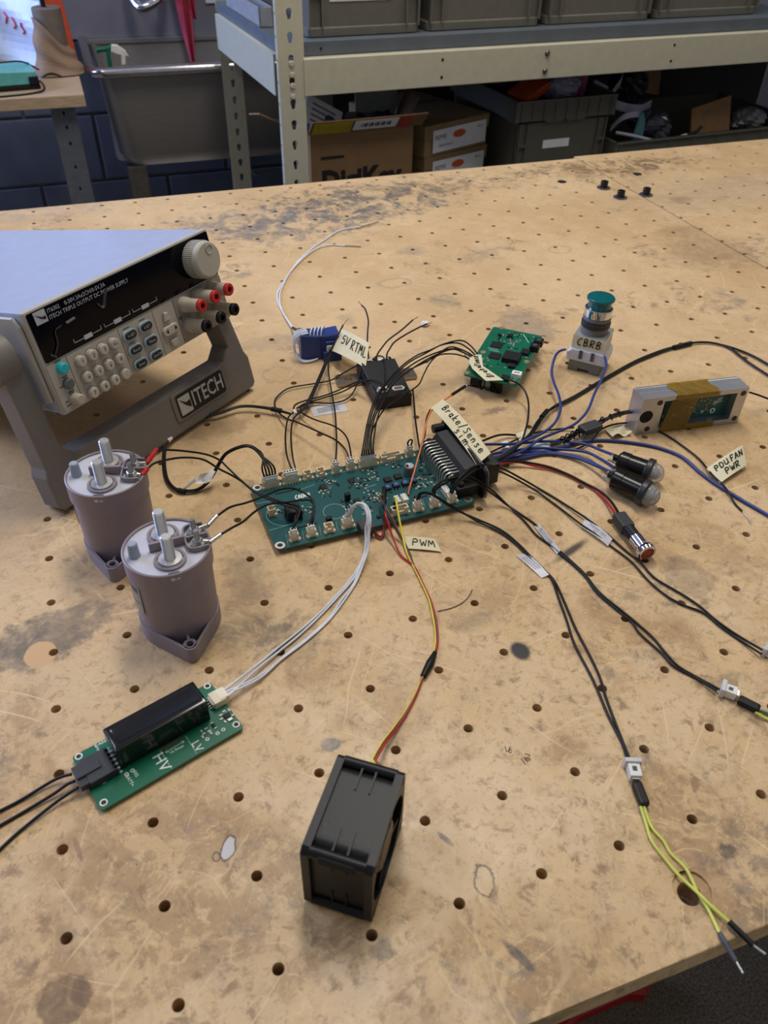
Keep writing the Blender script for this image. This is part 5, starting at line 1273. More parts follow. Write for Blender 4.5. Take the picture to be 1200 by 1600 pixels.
# ------------------------------------------------------------------ blue spool block with coiled white lead
BLM = frame((.0709, .6005, 0), -.0947); BLI = BLM.inverted()
BB = thing('blue_module', 'royal blue plastic module wound with thin white wire, beside the beige 5V tag', 'module', BLM)
BLUM = mat('royal_blue_plastic', (36, 58, 122), .42, var=.06)
mb = MB(); mb.prism([(0, .0025), (.012, .0), (.030, .0), (.043, .002), (.043, .030), (.030, .0285), (.016, .0290), (0, .0316)], -.020, 0, Matrix.Rotation(math.pi / 2, 4, 'X') , .0008); mb.build('body', BLUM, BB)
MB().box(.024, .0445, -.0065, .0, .0, .0115, .0010).build('lower_block', BLUM, BB)
MB().box(.0215, .0225, -.0004, .0002, .003, .027).build('seam', mat('blue_dark', (24, 40, 100), .5), BB)
MB().box(.0270, .0430, -.0035, .0005, .0170, .0225, .0006).build('clip_lug', BLUM, BB)
sk_ = MB().box(.0280, .0350, -.0050, -.0002, .0080, .0185, .0005).build('white_socket', WHITEPL, BB)
mb = MB()
for k in range(6):
    dz = .0011 * k - .003; dr = .0006 * (k % 3)
    loop = [(.0095 - dr, .004 + .0018 * k, .0318 + dr), (-.002 - dr, .003 + .0018 * k, .0300 + dr), (-.0062 - dr, .004 + .001 * k, .022), (-.0056 - dr, .004, .010), (-.0005, .0005 - .001 * k, .0030), (.008, -.0020 - .0006 * k, .0012 + .0008 * (k % 2)), (.018, -.0022, .0030)]
    mb = MB(); mb.tube(smooth(loop, 6), .0008, 6); mb.build('wound_wire', WIREW, BB)
for k in range(4):
    x0_ = .011 + .004 * k
    mb = MB(); mb.tube(smooth([(x0_, .002, .0285), (x0_ + .001, .004, .0335), (x0_ + .004, .010, .0350), (x0_ + .006, .015, .0318)], 5), .0008, 6); mb.build('wound_wire', WIREW, BB)

# ------------------------------------------------------------------ push button standing upright
cx_ = Vector((.695, -.719, 0)); dx_ = Vector((.719, .695, 0))
CBO = Vector((.3475, .4965, 0)) + cx_ * .018 + dx_ * .0185
CBM = Matrix(((cx_.x, dx_.x, 0, CBO.x), (cx_.y, dx_.y, 0, CBO.y), (0, 0, 1, 0), (0, 0, 0, 1))); CBI = CBM.inverted()
CBm = thing('push_button', 'panel push button with teal mushroom cap and chrome collar, standing on its grey contact block', 'push button', CBM)
CGR = mat('contact_grey', (112, 112, 106), .5, var=.04); 
mb = MB(); mb.prism([(-.0175, 0), (-.0065, 0), (-.0065, .0035), (.0060, .0035), (.0060, 0), (.0175, 0), (.0175, .0130), (-.0175, .0130)], -.0175, .0175, Matrix.Rotation(math.pi / 2, 4, 'X'), .0005); mb.build('contact_block', CGR, CBm)
mb = MB(); mb.prism([(-.0215, .0125), (.0215, .0125), (.0215, .0215), (.0175, .0262), (-.0175, .0262), (-.0215, .0215)], -.0170, .0185, Matrix.Rotation(math.pi / 2, 4, 'X'), .001)
mb.build('clear_cover', mat('frosted_cover', (206, 204, 210), .3, alpha=.9, var=.03), CBm)
for xx in (-.006, .007): MB().box(xx - .0018, xx + .0018, -.0192, -.0183, .0165, .0262).build('terminal_slot', GREYPL, CBm)
MB().box(-.0178, .0178, -.0150, .0175, .0262, .0425, .0010).build('latch_body', mat('latch_grey', (140, 140, 134), .45), CBm)
tp = MB(); tp.prism([(-.0183, -.0156), (.0183, -.0156), (.0183, .0100), (.0178, .0100), (.0178, -.0151), (-.0183, -.0151)], .0262, .0415)
tpo = tp.build('tape_label', PAPER, CBm)
f_ = patch((-.0183, -.0158, .0262), (.0183, -.0158, .0262), (.0183, -.0158, .0415), (-.0183, -.0158, .0415))
mb = MB(); hand(mb, f_, 'CBRB', .14, .30, .19, .55, .00055, .0002, .08); mb.build('handwriting', INK, tpo)
mb = MB(); mb.lathe([(.0140, .0425), (.0140, .0500), (.0152, .0505)], 32); mb.build('mounting_neck', CGR, CBm)
MB().lathe([(.0150, .0500), (.0156, .0503), (.0156, .0555), (.0146, .0560), (.0146, .0585), (0, .0585)], 36).build('rubber_gasket', mat('gasket_black', (44, 42, 42), .5), CBm)
MB().lathe([(.0148, .0580), (.0150, .0585), (.0150, .0615), (.0148, .0618)], 36).build('grey_nut', mat('nut_grey', (104, 104, 104), .4), CBm)
MB().lathe([(.0146, .0618), (.0148, .0622), (.0148, .0705), (.0140, .0712), (0, .0712)], 40).build('chrome_collar', CHROME, CBm)
TEAL = mat('teal_lens', (6, 92, 94), .18, var=.04, coat=.4)
MB().lathe([(.0124, .0705), (.0124, .0790), (.0144, .0796), (.0149, .0804), (.0148, .0818), (.0138, .0828), (.006, .0834), (0, .0834)], 40).build('mushroom_cap', TEAL, CBm)

# ------------------------------------------------------------------ machined aluminium case with a taped board inside
AM = frame((.3474, .3610, 0), -.1111); AI = AM.inverted()
AB = thing('aluminium_case', 'open machined aluminium case standing on edge, wrapped in amber tape around a circuit board', 'case', AM)
AL = mat('bare_aluminium', (186, 188, 194), .34, .85, var=.05, scale=30); AW, AD, AH = .1141, .0223, .0415
fr_ = [(0, AW, 0, .0060), (0, AW, AH - .0050, AH), (0, .0235, .0060, AH - .0050), (AW - .0115, AW, .0060, AH - .0050)]
mb = MB()
for x0_, x1_, z0_, z1_ in fr_: mb.box(x0_, x1_, 0, AD - .0030, z0_, z1_)
mb.build('case_wall', AL, AB)
MB().box(0, AW, AD - .0030, AD, 0, AH, .0006).build('back_plate', AL, AB)
mb = MB(); mb.box(-.0004, .0236, -.0004, AD - .012, AH - .0002, AH + .0004)
MB().box(0, AW, .0105, .0110, AH - .0001, AH + .0003).build('lid_seam', mat('seam_light', (210, 212, 216), .3, .6), AB)
for x, z in ((.0185, AH - .006), (.0120, .006), (AW - .0050, AH - .0060), (AW - .0050, .0060)):
    MB().lathe([(0, .0002), (.0022, .0002), (.0030, .0001)], 16, Matrix.Translation((x, 0, z)) @ Matrix.Rotation(math.pi / 2, 4, 'X')).build('screw_hole', mat('hole_dark_brown', (58, 46, 38), .6), AB)
MB().lathe([(.0, .0004), (.0050, .0004), (.0062, .0002), (.0070, 0)], 24, Matrix.Translation((.0075, 0, AH * .5)) @ Matrix.Rotation(math.pi / 2, 4, 'X')).build('cable_hole', DARK, AB)
brd = MB().box(.0240, AW - .0118, .0095, .0110, .0062, AH - .0052).build('inner_board', PCBT, AB)
for x, z in ((AW - .020, AH - .009), (AW - .026, .0120), (.030, .0120)):
    MB().lathe([(.0017, 0), (.0017, .0002), (.0030, .0002), (.0030, 0)], 20, Matrix.Translation((x, .0095, z)) @ Matrix.Rotation(math.pi / 2, 4, 'X')).build('mounting_ring', SILK, brd)
for x, z in ((AW - .031, AH - .010), (AW - .038, .0125), (.062, .020), (.045, .012), (.050, AH - .009)):
    MB().box(x - .0016, x + .0016, .0092, .0095, z - .0016, z + .0016).build('square_pad', SILKD, brd)
mb = MB(); rnd = random.Random(2)
for _ in range(46):
    x, z = rnd.uniform(.03, AW - .03), rnd.uniform(.010, AH - .010); mb.box(x - .0008, x + .0008, .0090, .0095, z - .0006, z + .0006)
o = mb.build('small_passives', mat('solder_gold', (170, 150, 96), .4, .3), brd); o['kind'] = 'stuff'
f_ = patch((AW - .030, .0094, .018), (AW - .018, .0094, .018), (AW - .018, .0094, .027), (AW - .030, .0094, .027))
mb = MB()
for p in ([(.1, .2), (.3, .3), (.5, .6), (.9, .8)], [(.3, .1), (.5, .4), (.95, .5)], [(.5, .6), (.6, .9), (.9, 1)], [(.1, .5), (.3, .6), (.4, .4)]): mb.tube([f_(*q) for q in p], .0004, 5, True)
mb.build('silkscreen_emblem', SILK, brd)
MB().box(.0245, .0285, .004, .0095, .012, AH - .012, .0006).build('side_connector', BLACK, AB)
TAPE = mat('amber_polyimide_tape', (150, 116, 8), .10, alpha=.50, var=.15, scale=50, coat=.3)
mb = MB(); mb.box(.0350, .0800, -.0006, AD + .0004, AH + .0001, AH + .0006); mb.box(.0250, .0880, -.0006, AD + .0004, -.0 + .0001, .0005)
MB().sheet(lambda u, v: Vector((.0350 + .0450 * u + .002 * math.sin(v * 7), -.0006 + (AD + .001) * v, AH + .0006 + .0003 * math.sin(u * 19 + v * 5))), 20, 6, .0004).build('tape_band', TAPE, AB)
MB().sheet(lambda u, v: Vector((.0350 + .0470 * u, -.0007, AH + .0005 - .0056 * v)), 6, 2, .0003).build('tape_band', TAPE, AB)
TAPEF = mat('amber_tape_single', (150, 112, 6), .10, alpha=.34, var=.15, scale=50)
MB().sheet(lambda u, v: Vector((.0255 + .0290 * u + .006 * v, -.0006 - .0003 * math.sin(u * 8 + v * 4), .0040 + (AH - .0085) * v)), 10, 6, .0003).build('tape_band', TAPEF, AB)
MB().sheet(lambda u, v: Vector((.0260 + .0600 * u, -.0007, .0004 + .0062 * v)), 6, 2, .0003).build('tape_band', TAPE, AB)
f_ = lambda u, v: Vector((.0350 + .0490 * u, -.0010, .030 - .009 * u))
MB().tube(smooth([(.031, .002, .0355), (.044, .0035, .031), (.060, .005, .0235)], 6), .0008, 6).build('inner_wire', WIREB, AB)

# ------------------------------------------------------------------ pilot lamps
DOME = mat('clear_dome', (225, 226, 228), .12, trans=.75, alpha=1.0, var=.02, ior=1.3)
def pilot(p0, p1, label):
    d = (p1 - p0); d.z = 0; d.normalize(); yw = math.atan2(d.y, d.x)
    M_ = Matrix.Translation((p0.x, p0.y, 0)) @ Matrix.Rotation(yw, 4, 'Z')
    t = thing('pilot_lamp', label, 'lamp', M_, 'black pilot lamps at the end of the blue wires')
    A = Matrix.Translation((0, 0, .0122)) @ Matrix.Rotation(math.pi / 2, 4, 'Y'); L_ = (p1 - p0).length
    mb = MB(); mb.lathe([(0, .002), (.0075, .002), (.0098, .004), (.0098, .012), (.0092, .0125), (.0095, L_ - .006)], 32, A); mb.build('barrel', mat('lamp_black', (18, 18, 19), .25), t)
    MB().lathe([(.0095, L_ - .0065), (.0118, L_ - .006), (.0122, L_ - .005), (.0122, L_ - .001), (.0112, L_), (0, L_)], 36, A).build('bezel', mat('lamp_bezel', (40, 42, 44), .4), t)
    MB().lathe([(.0098, L_ - .0003), (.0098, L_ + .002), (.0090, L_ + .0052), (.0068, L_ + .0085), (.0035, L_ + .0103), (0, L_ + .0108)], 32, A).build('clear_dome', DOME, t)
    MB().lathe([(.0040, L_), (.0040, L_ + .004), (.002, L_ + .006), (0, L_ + .006)], 16, A).build('inner_bulb', mat('bulb_grey', (150, 148, 140), .3), t)
    for s_ in (-1, 1): MB().box(-.0065, .0035, s_ * .0045 - .0013, s_ * .0045 + .0013, .0118, .0126).build('solder_tag', TIN, t)
    MB().box(-.0030, .0035, -.0022, .0022, .0085, .0165, .0006).build('divider', BLACK, t)
    return t
q1 = Vector((.2800, .2965, 0)); q2 = Vector((.2955, .2655, 0))
pilot(Vector((.2772, .2960, 0)), Vector((.2945, .2640, 0)), 'nearer black pilot lamp with clear dome, lying beside the red indicator')
pilot(Vector((.2960, .3175, 0)), Vector((.3165, .2900, 0)), 'farther black pilot lamp with clear dome, behind the other lamp')
# chrome indicator with red lens
p0 = Vector((.2575, .2515, 0)); p1 = Vector((.2540, .2020, 0)); d = (p1 - p0).normalized(); L_ = (p1 - p0).length
t = thing('indicator_light', 'chrome bezel indicator light with red lens on a black sleeve and red wire', 'lamp', Matrix.Translation((p0.x, p0.y, 0)) @ Matrix.Rotation(math.atan2(d.y, d.x), 4, 'Z'))
A = Matrix.Translation((0, 0, .0080)) @ Matrix.Rotation(math.pi / 2, 4, 'Y')
MB().box(0, .0180, -.0056, .0056, .0026, .0122, .0012).build('heat_shrink', mat('shrink_grey', (48, 50, 53), .5), t)
MB().lathe([(.0050, .0175), (.0052, .0180), (.0052, .0300)], 28, A).build('barrel', BLACK, t)
MB().lathe([(.0052, .0300), (.0060, .0303), (.0060, .0405), (.0054, .0410)], 32, A).build('chrome_nut', CHROME, t)
MB().lathe([(.0054, .0410), (.0054, L_ - .006), (.0080, L_ - .0052), (.0084, L_ - .003), (.0078, L_ - .0004), (.0058, L_), (.0054, L_ - .0014)], 36, A).build('chrome_bezel', CHROME, t)
MB().lathe([(.0054, L_ - .0014), (.0044, L_ - .0006), (0, L_ - .0004)], 28, A).build('red_lens', mat('red_lens', (150, 40, 22), .35, coat=.2), t)
# ------------------------------------------------------------------ wires and cables
def W(pts, sub=5):
    return smooth([at(*p) if len(p) == 3 else at(p[0], p[1], .0012) for p in pts], sub)
def Z(z0, pts):                      # same height for a run of picture points
    return [(u, v, z0) for u, v in pts]
def root(name, label, cat, p, group=None):
    return thing(name, label, cat, Matrix.Translation((p.x, p.y, 0)), group)
def run(t, name, pts, r, mt_, sub=5, n=8):
    o = t.matrix_world.translation; mb = MB(o); mb.tube(W(pts, sub) if not isinstance(pts[0], Vector) else pts, r, n); return mb.build(name, mt_, t)
def single(name, label, cat, pts, r, mt_, group=None, tip=None, tip0=None):
    p = W(pts)
    if not tip and not tip0:
        o = p[0].copy(); mb = MB(o); mb.tube(p, r, 8); ob = mb.build(name, mt_, None, o); return tag(ob, label, cat, group)
    t = root(name, label, cat, p[0], group); run(t, 'insulation', p, r, mt_)
    for tp_, nm in ((tip, 'bare_end'), (tip0, 'bare_end')):
        if tp_: run(t, nm, tp_, r * .5, mat('copper_strand', (150, 110, 90), .4, .7))
    return t
def pcb(c, dx=0.0, dz=0.0, dy=0.0):  # world point over a connector of the teal board
    x, y = CONN[c]; return PBM @ Vector((x + dx, y + dy, ZP + .0105 + dz))
def flag(t, c, nm, mt_, bow=0.002, nu=8):
    o = t.matrix_world.translation; f = patch(*[at(*p) for p in c], bow=bow); mb = MB(o); mb.sheet(f, nu, 4, .00018); return mb.build(nm, mt_, t), f
def write(t, parent, f, lines, r=.00042):
    o = t.matrix_world.translation; mb = MB(o)
    for s, u0, v0, du, dv, sl in lines: hand(mb, f, s, u0, v0, du, dv, r, .0003, sl)
    return mb.build('handwriting', INK, parent)

# --- bundle looping from the far left corner of the teal board to the blue module
t = root('wire_harness', 'thick black wire loop from the far left board corner round to the blue module', 'cable', at(423, 746, .014))
base = [(409, 712, .030), (398, 701, .034), (385, 697, .036), (368, 701, .034), (352, 710, .028), (343, 723, .020), (337, 734, .014), (326, 752, .006), (310, 765, .0026), (293, 768, .0026), (275, 765, .0026), (262, 752, .0026), (257, 734, .0028), (256, 712, .0034), (258, 697, .005), (264, 686, .007), (277, 675, .007), (300, 661, .006), (319, 651, .006), (343, 646, .006), (368, 637, .006), (387, 635, .006), (410, 637, .006), (432, 641, .006), (455, 647, .007)]
for k in range(5):
    p = pcb('t0', (k - 2) * .0025); q = p + Vector((-.004 * .3, .001, .010))
    off = Vector((math.cos(k * 1.26), math.sin(k * 1.26), math.sin(k * 2.3) * .5)) * .0011
    pts = [p, q] + [at(*b_) + off for b_ in base[:-1]] + [at(*base[-1]) + off * .3]
    run(t, 'wire', smooth(pts, 4), .00085, WIREB)
run(t, 'sleeve', [(290, 768, .0030), (278, 766, .0030)] , .0024, WIREB); run(t, 'sleeve', [(424, 639, .006), (440, 642, .006)], .0025, WIREB)
run(t, 'white_band', [(262, 689, .0072), (267, 684, .0074)], .0024, WHITEPL)
fl_, f_ = flag(t, [(322, 756, .0105), (337, 737, .0150), (331, 733, .018), (317, 748, .014)], 'tape_wrap', PAPERW, .002)
fl2, f_ = flag(t, [(329, 753, .010), (336, 736, .015), (312, 741, .016), (304, 757, .010)], 'label_flag', PAPERW, -.003)
fl3, _ = flag(t, [(311, 741, .0160), (306, 752, .0120), (281, 771, .0010), (283, 768, .0012)], 'label_flag', PAPERW, -.002)
mb = MB(t.matrix_world.translation); hand(mb, f_, 'LNL', .25, .35, .16, .3, .0002, .0003); mb.build('handwriting', GREYPL, fl2)
# --- wires from the blue module down to the second connector and the bundle
t = root('wire_harness', 'black wire bundle hanging from the white socket of the blue module', 'cable', at(515, 550, .012))
for k in range(4):
    o_ = (k - 1.5)
    pts = [(517 + o_ * .6, 546 + k * 2, .014), (512 + o_, 560, .014), (503 + o_ * 1.2, 582, .012), (492 + o_ * 1.2, 607, .010), (482 + o_ * 1.5, 628, .008), (472 + o_, 641, .007), (460, 646 + o_ * .6, .007)]
    run(t, 'wire', pts, .0009, WIREB)
for k, (xs) in enumerate(([(466, 641), (452, 650), (447, 668), (446, 690), (449, 715)], [(470, 643), (459, 654), (455, 672), (455, 692), (458, 718)])):
    p = pcb('t1', .0025 + .0030 * k)
    run(t, 'wire', smooth([at(*xs[0], .008), at(*xs[1], .012), at(*xs[2], .016), at(*xs[3], .020), at(*xs[4], .020), p], 5), .0008, WIREB)
run(t, 'white_band', [(459, 642, .010), (463, 647, .0095)], .0022, WHITEPL)
t = root('wire', 'thin black wire under the 5V tag running straight down to the teal board', 'wire', at(513, 554, .014))
p = pcb('t4', 0)
run(t, 'insulation', smooth([at(514, 550, .014), at(513, 578, .012), at(518, 612, .010), at(523, 640, .012), at(525, 665, .016), at(526, 695, .018), p], 5), .0008, WIREB)
# --- 5V flag on its short lead
t = root('tag_lead', 'short stub wire carrying the beige tape flag lettered 5V RTML', 'wire', at(516, 548, .014))
run(t, 'insulation', [(517, 549, .0150), (524, 532, .0230), (533, 514, .0300), (536, 508, .0320)], .0010, WIREB); run(t, 'bare_end', [(536, 508, .0320), (544, 498, .0350)], .0004, mat('copper_strand', (150, 110, 90), .4, .7))
fl_, f_ = flag(t, [(519, 548, .0160), (571, 575, .0200), (577, 536, .0300), (534, 514, .0305)], 'tape_flag', PAPER, .0025, 12)
write(t, fl_, f_, [('5V', .16, .44, .145, .34, .12), ('RTML', .50, .36, .125, .40, .1)], .00055)
# --- loops round the sensor
LPG = 'black wires looping round the current sensor'
def last(c, dx, pts): return smooth([at(*p) for p in pts] + [pcb(c, dx)], 5)
t = root('wire', 'black wire looping widest to the left of the current sensor', 'wire', at(572, 563, .02))
run(t, 'insulation', last('t5', -.0012, [(572, 566, .020), (556, 572, .014), (535, 584, .008), (517, 594, .004), (493, 599, .003), (453, 606, .003), (435, 618, .003), (429, 629, .003), (434, 643, .005), (448, 654, .010), (465, 660, .013), (500, 676, .017), (525, 688, .020), (540, 703, .020)]), .0008, WIREB)
t = root('wire', 'black wire from the sensor front socket curving left over the metal bar', 'wire', at(596, 605, .018))
run(t, 'insulation', W([(599, 610, .0190), (596, 604, .0230), (587, 598, .0225), (571, 595, .018), (555, 598, .012), (528, 610, .006), (507, 618, .005), (477, 626, .005), (461, 633, .008), (458, 645, .0105)]), .0008, WIREB)
t = root('wire', 'black wire just inside the one from the sensor front socket', 'wire', at(602, 608, .018))
run(t, 'insulation', W([(602, 609, .0190), (598, 601, .0250), (588, 595, .0245), (573, 594, .020), (556, 601, .011), (535, 612, .006), (508, 621, .0055), (478, 630, .0065), (464, 638, .0100)]), .0008, WIREB)
t = root('wire', 'black wire from under the tape flag dipping left past the white scrap label', 'wire', at(567, 577, .02))
run(t, 'insulation', last('t5', .0012, [(566, 577, .020), (560, 594, .010), (552, 613, .005), (539, 625, .003), (517, 630, .003), (493, 629, .003), (474, 633, .004), (470, 643, .006), (490, 655, .009), (520, 665, .012), (537, 677, .015), (545, 692, .018)]), .0008, WIREB)
# --- six conductor arc from the teal board over the sensor to the green board
G6 = 'black arc wires from the teal board to the green board'
arc = [('outermost black wire of the arc from teal board to green board', [(575, 657, .030), (587, 622, .034), (605, 595, .036), (630, 570, .038), (652, 555, .040), (672, 547, .042), (695, 537, .044), (720, 532, .042), (735, 540, .034), (746, 553, .0250)], -.00625),
       ('second black wire of the arc, ending at the top edge of the tape strip', [(578, 657, .030), (592, 618, .033), (611, 592, .035), (638, 567, .037), (665, 552, .040), (690, 539, .042), (715, 536, .041), (731, 544, .034), (743, 555, .0250)], -.00375),
       ('third black wire of the arc to the green board, under the upper two', [(581, 657, .029), (598, 617, .032), (618, 590, .033), (642, 571, .034), (667, 557, .036), (695, 547, .037), (712, 545, .036), (727, 549, .032), (739, 556, .0250)], -.00125),
       ('fourth black wire of the arc, thickest looking where wires cross', [(584, 657, .028), (596, 630, .030), (613, 602, .031), (640, 579, .032), (672, 559, .033), (705, 546, .034), (722, 550, .031), (736, 557, .0250)], .00125),
       ('lowest black wire of the arc, sagging to the table right of the sensor', [(582, 672, .026), (601, 639, .022), (625, 621, .018), (641, 611, .014), (655, 600, .012), (662, 585, .016), (672, 567, .024), (685, 555, .030), (707, 553, .032), (725, 557, .029), (733, 561, .0250)], .00375),
       ('black wire of the arc passing over the front socket of the sensor', [(588, 660, .026), (596, 634, .028), (607, 612, .028), (622, 592, .028), (642, 577, .030), (672, 562, .031), (700, 543, .036), (718, 545, .034), (735, 553, .0250)], .00625)]
for lab_, pts, dx in arc:
    t = root('wire', lab_, 'wire', at(*pts[0]), G6)
    run(t, 'insulation', smooth([pcb('t6', dx), pcb('t6', dx * .8, .008)] + [at(*p) for p in pts], 5), .0008, WIREB)
# --- loose leads standing out of the sensor top sockets
COPT = .0004
single('wire', 'loose black lead rising behind the tape flag, bare tip pointing up left', 'wire', [(576, 560, .018), (574, 535, .028), (574.5, 517, .036), (575.5, 501, .042), (571, 484, .046), (565, 477, .047)], .0009, WIREB, None, [at(565, 477, .047), at(560, 471, .047)])
single('wire', 'loose black lead from the left sensor top socket, reaching up right', 'wire', [(588, 561, .0180), (590, 553, .022), (597, 543, .026), (607, 531, .029), (627, 516, .033), (645, 500, .037)], .0009, WIREB, None, [at(645, 500, .037), at(653, 495, .038)])
single('wire', 'loose black lead from the right sensor top socket, crossing the white scrap', 'wire', [(604, 560, .0180), (605, 552, .022), (609, 545, .024), (617, 534, .025), (637, 521, .026), (660, 509, .028), (667, 506, .028)], .0009, WIREB, None, [at(667, 506, .028), at(675, 504, .029)])
single('wire', 'short black jumper wire looping over the sensor from top socket to front socket', 'wire', [(583, 561, .0180), (589, 556.5, .024), (597, 557, .0255), (601, 563, .0255), (602, 583, .0215), (601, 598, .0200), (600, 609, .0185)], .0008, WIREB)
single('wire', 'black wire standing right of the sensor front corner and leading down to the board', 'wire', [(645, 609, .010), (647, 630, .012), (649, 655, .014), (653, 685, .014), (656, 703, .012), (657, 714, .0075)], .0009, WIREB)
# --- orange sense wire
t = root('sense_wire', 'orange wire with black sleeve and tape strip lettered Brake Sense sim', 'wire', at(748, 597, .012))
run(t, 'black_lead', [(752, 596, .012), (741, 600, .012), (727, 603.5, .014)], .0007, WIREB); run(t, 'heat_shrink', [(727, 603.5, .0145), (706, 617, .019)], .0016, BLACK)
run(t, 'ferrule', [(729, 602.5, .0142), (727, 603.5, .0145)], .0010, WHITEPL)
run(t, 'orange_insulation', [(706, 617, .019), (692, 627, .024), (676, 640, .028), (667, 658, .030), (660, 690, .026), (652, 720, .020), (645, 745, .014), (640, 762, .0100), (638, 773, .0064)], .00085, WIREO)
run(t, 'black_lead', [(672, 640, .028), (666, 655, .029), (664, 680, .026), (658, 695, .020), (656, 708, .012), (657, 719, .0075)], .0007, WIREB)
fl_, f_ = flag(t, [(673, 637, .0300), (745, 727, .0300), (767, 708, .0310), (692, 624, .0310)], 'tape_strip', PAPER, .004, 14)
write(t, fl_, f_, [('Brake/', .12, .44, .074, .42, .15), ('Sense', .575, .48, .074, .40, .1), ('sim', .50, .05, .085, .42, .1)], .00050)
# --- white twin lead of the blue module
t = root('white_lead', 'white twin lead with bare ends arching away behind the blue module', 'wire', at(466, 518, .01))
run(t, 'sleeve', [(473, 521, .0200), (466, 517, .012), (457, 512.5, .006)], .0018, mat('navy_sleeve', (28, 34, 60), .4))
TINW = mat('tinned_strand', (130, 122, 112), .4, .6)
run(t, 'wire', [(458, 513, .006), (443, 490, .002), (433, 466, .0015), (438, 449, .0015), (451, 429, .0015), (467, 407, .0015), (488, 388, .0015), (507, 375, .0015), (531, 360, .0016), (563, 354.5, .0020)], .0010, WIREW); run(t, 'bare_end', [(563, 354.5, .0020), (577, 351, .0024), (592, 346.5, .0028)], .0008, TINW)
run(t, 'wire', [(459, 514, .006), (441, 486, .002), (437, 463, .0015), (444, 442, .0015), (456, 422, .0018), (477, 400, .0030), (496, 388, .0018), (515, 383, .0015), (539, 384, .0015)], .0010, WIREW); run(t, 'bare_end', [(539, 384, .0015), (564, 385, .0015)], .0008, TINW)
# --- contactor coil leads
def lugs(con, yy, side, red):
    M_ = con.matrix_world; return M_ @ Vector((.0205, yy, .0757))
def coil(con, yy, mid, pts, c, dx, label, red):
    p0 = lugs(con, yy, 0, red); t = root('coil_lead', label, 'wire', p0); o = t.matrix_world.translation
    p1 = at(*mid[0]); p2 = at(*mid[1]); d = (p1 - p0).normalized()
    mb = MB(o); Mz = Matrix.Translation(p0); mb.lathe([(.0022, 0), (.0022, .0007), (.0040, .0007), (.0040, 0)], 20, Mz); mb.tube([p0 + d * .0036 + Vector((0, 0, .0003)), p1], .0018, 8, True, None, .35); mb.build('ring_lug', STEEL, t)
    if red:
        run(t, 'red_sleeve', [p1, p1.lerp(p2, .33), p1.lerp(p2, .45), p1.lerp(p2, .55), p2], [.0018, .0024, .0018, .0022, .0016], WIRER)
    else: run(t, 'crimp_barrel', [p1, p2], .0016, TIN)
    run(t, 'insulation', smooth([p1.lerp(p2, .9)] + [at(*p) for p in pts] + ([pcb(c, dx)] if c else []), 5), .0009, WIREB)
coil(CBk, .0072, [(229, 724, .0740), (245, 702, .0720)], [(262, 703, .068), (290, 705, .058), (322, 710, .046), (343, 719, .038), (357, 732, .034), (376, 750, .030), (396, 766, .026), (420, 777, .023), (442, 785, .021), (462, 790, .022), (468, 797, .022), (464, 812, .020)], 'b0', -.0010, 'black lead from the far red lug of the farther contactor to the board', True)
coil(CBk, -.0052, [(221, 743, .0745), (231, 732, .0735)], [(240, 724.5, .073), (258, 719, .070), (286, 715, .062), (317, 718, .052), (343, 733, .042), (359, 741, .038), (378, 752.5, .032), (398, 769, .027), (422, 781, .0235), (446, 790, .021), (463, 796, .020), (461, 812, .019)], 'b0', .0010, 'black lead from the near red lug of the farther contactor to the board', True)
coil(CF, .0072, [(325, 821, .0752), (339, 806, .0760)], [(355, 795, .074), (367, 790, .070), (380, 787, .064), (398, 781, .054), (420, 772, .042), (438, 765, .034), (457, 763, .029), (473, 769, .026), (486, 778, .025), (490, 788, .023), (488, 805, .020)], 'b1', -.0010, 'black lead from the far metal lug of the nearer contactor to the board', False)
coil(CF, -.0052, [(328, 847, .0752), (345, 835, .0760)], [(362, 825, .075), (380, 815, .070), (395, 802, .060), (410, 792, .050), (427, 787, .040), (448, 785, .031), (470, 781.5, .027), (485, 782, .025), (491, 792, .022), (490, 808, .020)], 'b1', .0010, 'black lead from the near metal lug of the nearer contactor to the board', False)
# --- white leads to the converter board
t = root('white_lead', 'bundle of thin white wires curving from the teal board to the converter board', 'cable', at(547, 812, .015))
jm = HVM @ Vector((ux + .007, uy, HZ + .0036))
ends = [jm + (HVM.to_3x3() @ Vector((0, yy, 0))) for yy in (-.003, -.001, .001, .003)]
arcs = [[(553, 790, .030), (560, 785.5, .032), (568, 789, .032), (575, 800, .030), (577, 815, .026), (573, 836, .016), (570, 860, .009), (563, 880, .005), (547, 906, .002), (523, 933, .0015), (497, 960, .0015), (466, 987, .0015), (433, 1013, .0018), (400, 1040, .003)],
        [(551, 792, .029), (559, 788, .031), (567, 792, .031), (573, 803, .029), (575, 818, .025), (575, 840, .015), (573, 862, .008), (562, 888, .004), (552, 913, .002), (533, 938, .0015), (513, 967, .0015), (480, 997, .0015), (450, 1020, .0018), (402, 1058, .003)],
        [(549, 793, .028), (558, 787, .0325), (569, 787, .033), (577, 798, .031), (579, 815, .027), (577, 833, .019), (575, 858, .010), (566, 885, .005), (556, 910, .002), (535, 942, .0015), (511, 972, .0015), (476, 1003, .0015), (440, 1030, .0018), (404, 1061, .003)],
        [(555, 789, .031), (561, 786, .033), (570, 791, .0325), (574, 808, .029), (571, 828, .020), (571, 850, .011), (568, 870, .007), (555, 900, .003), (530, 930, .0017), (500, 962, .0016), (468, 992, .0016), (436, 1018, .0020), (400, 1047, .0035)]]
for k in range(4): run(t, 'wire', smooth([pcb('b3', (k - 1.5) * .0015, .0)] + [at(*p) for p in arcs[k]] + [ends[3 - k]], 5), .0008, WIREW)
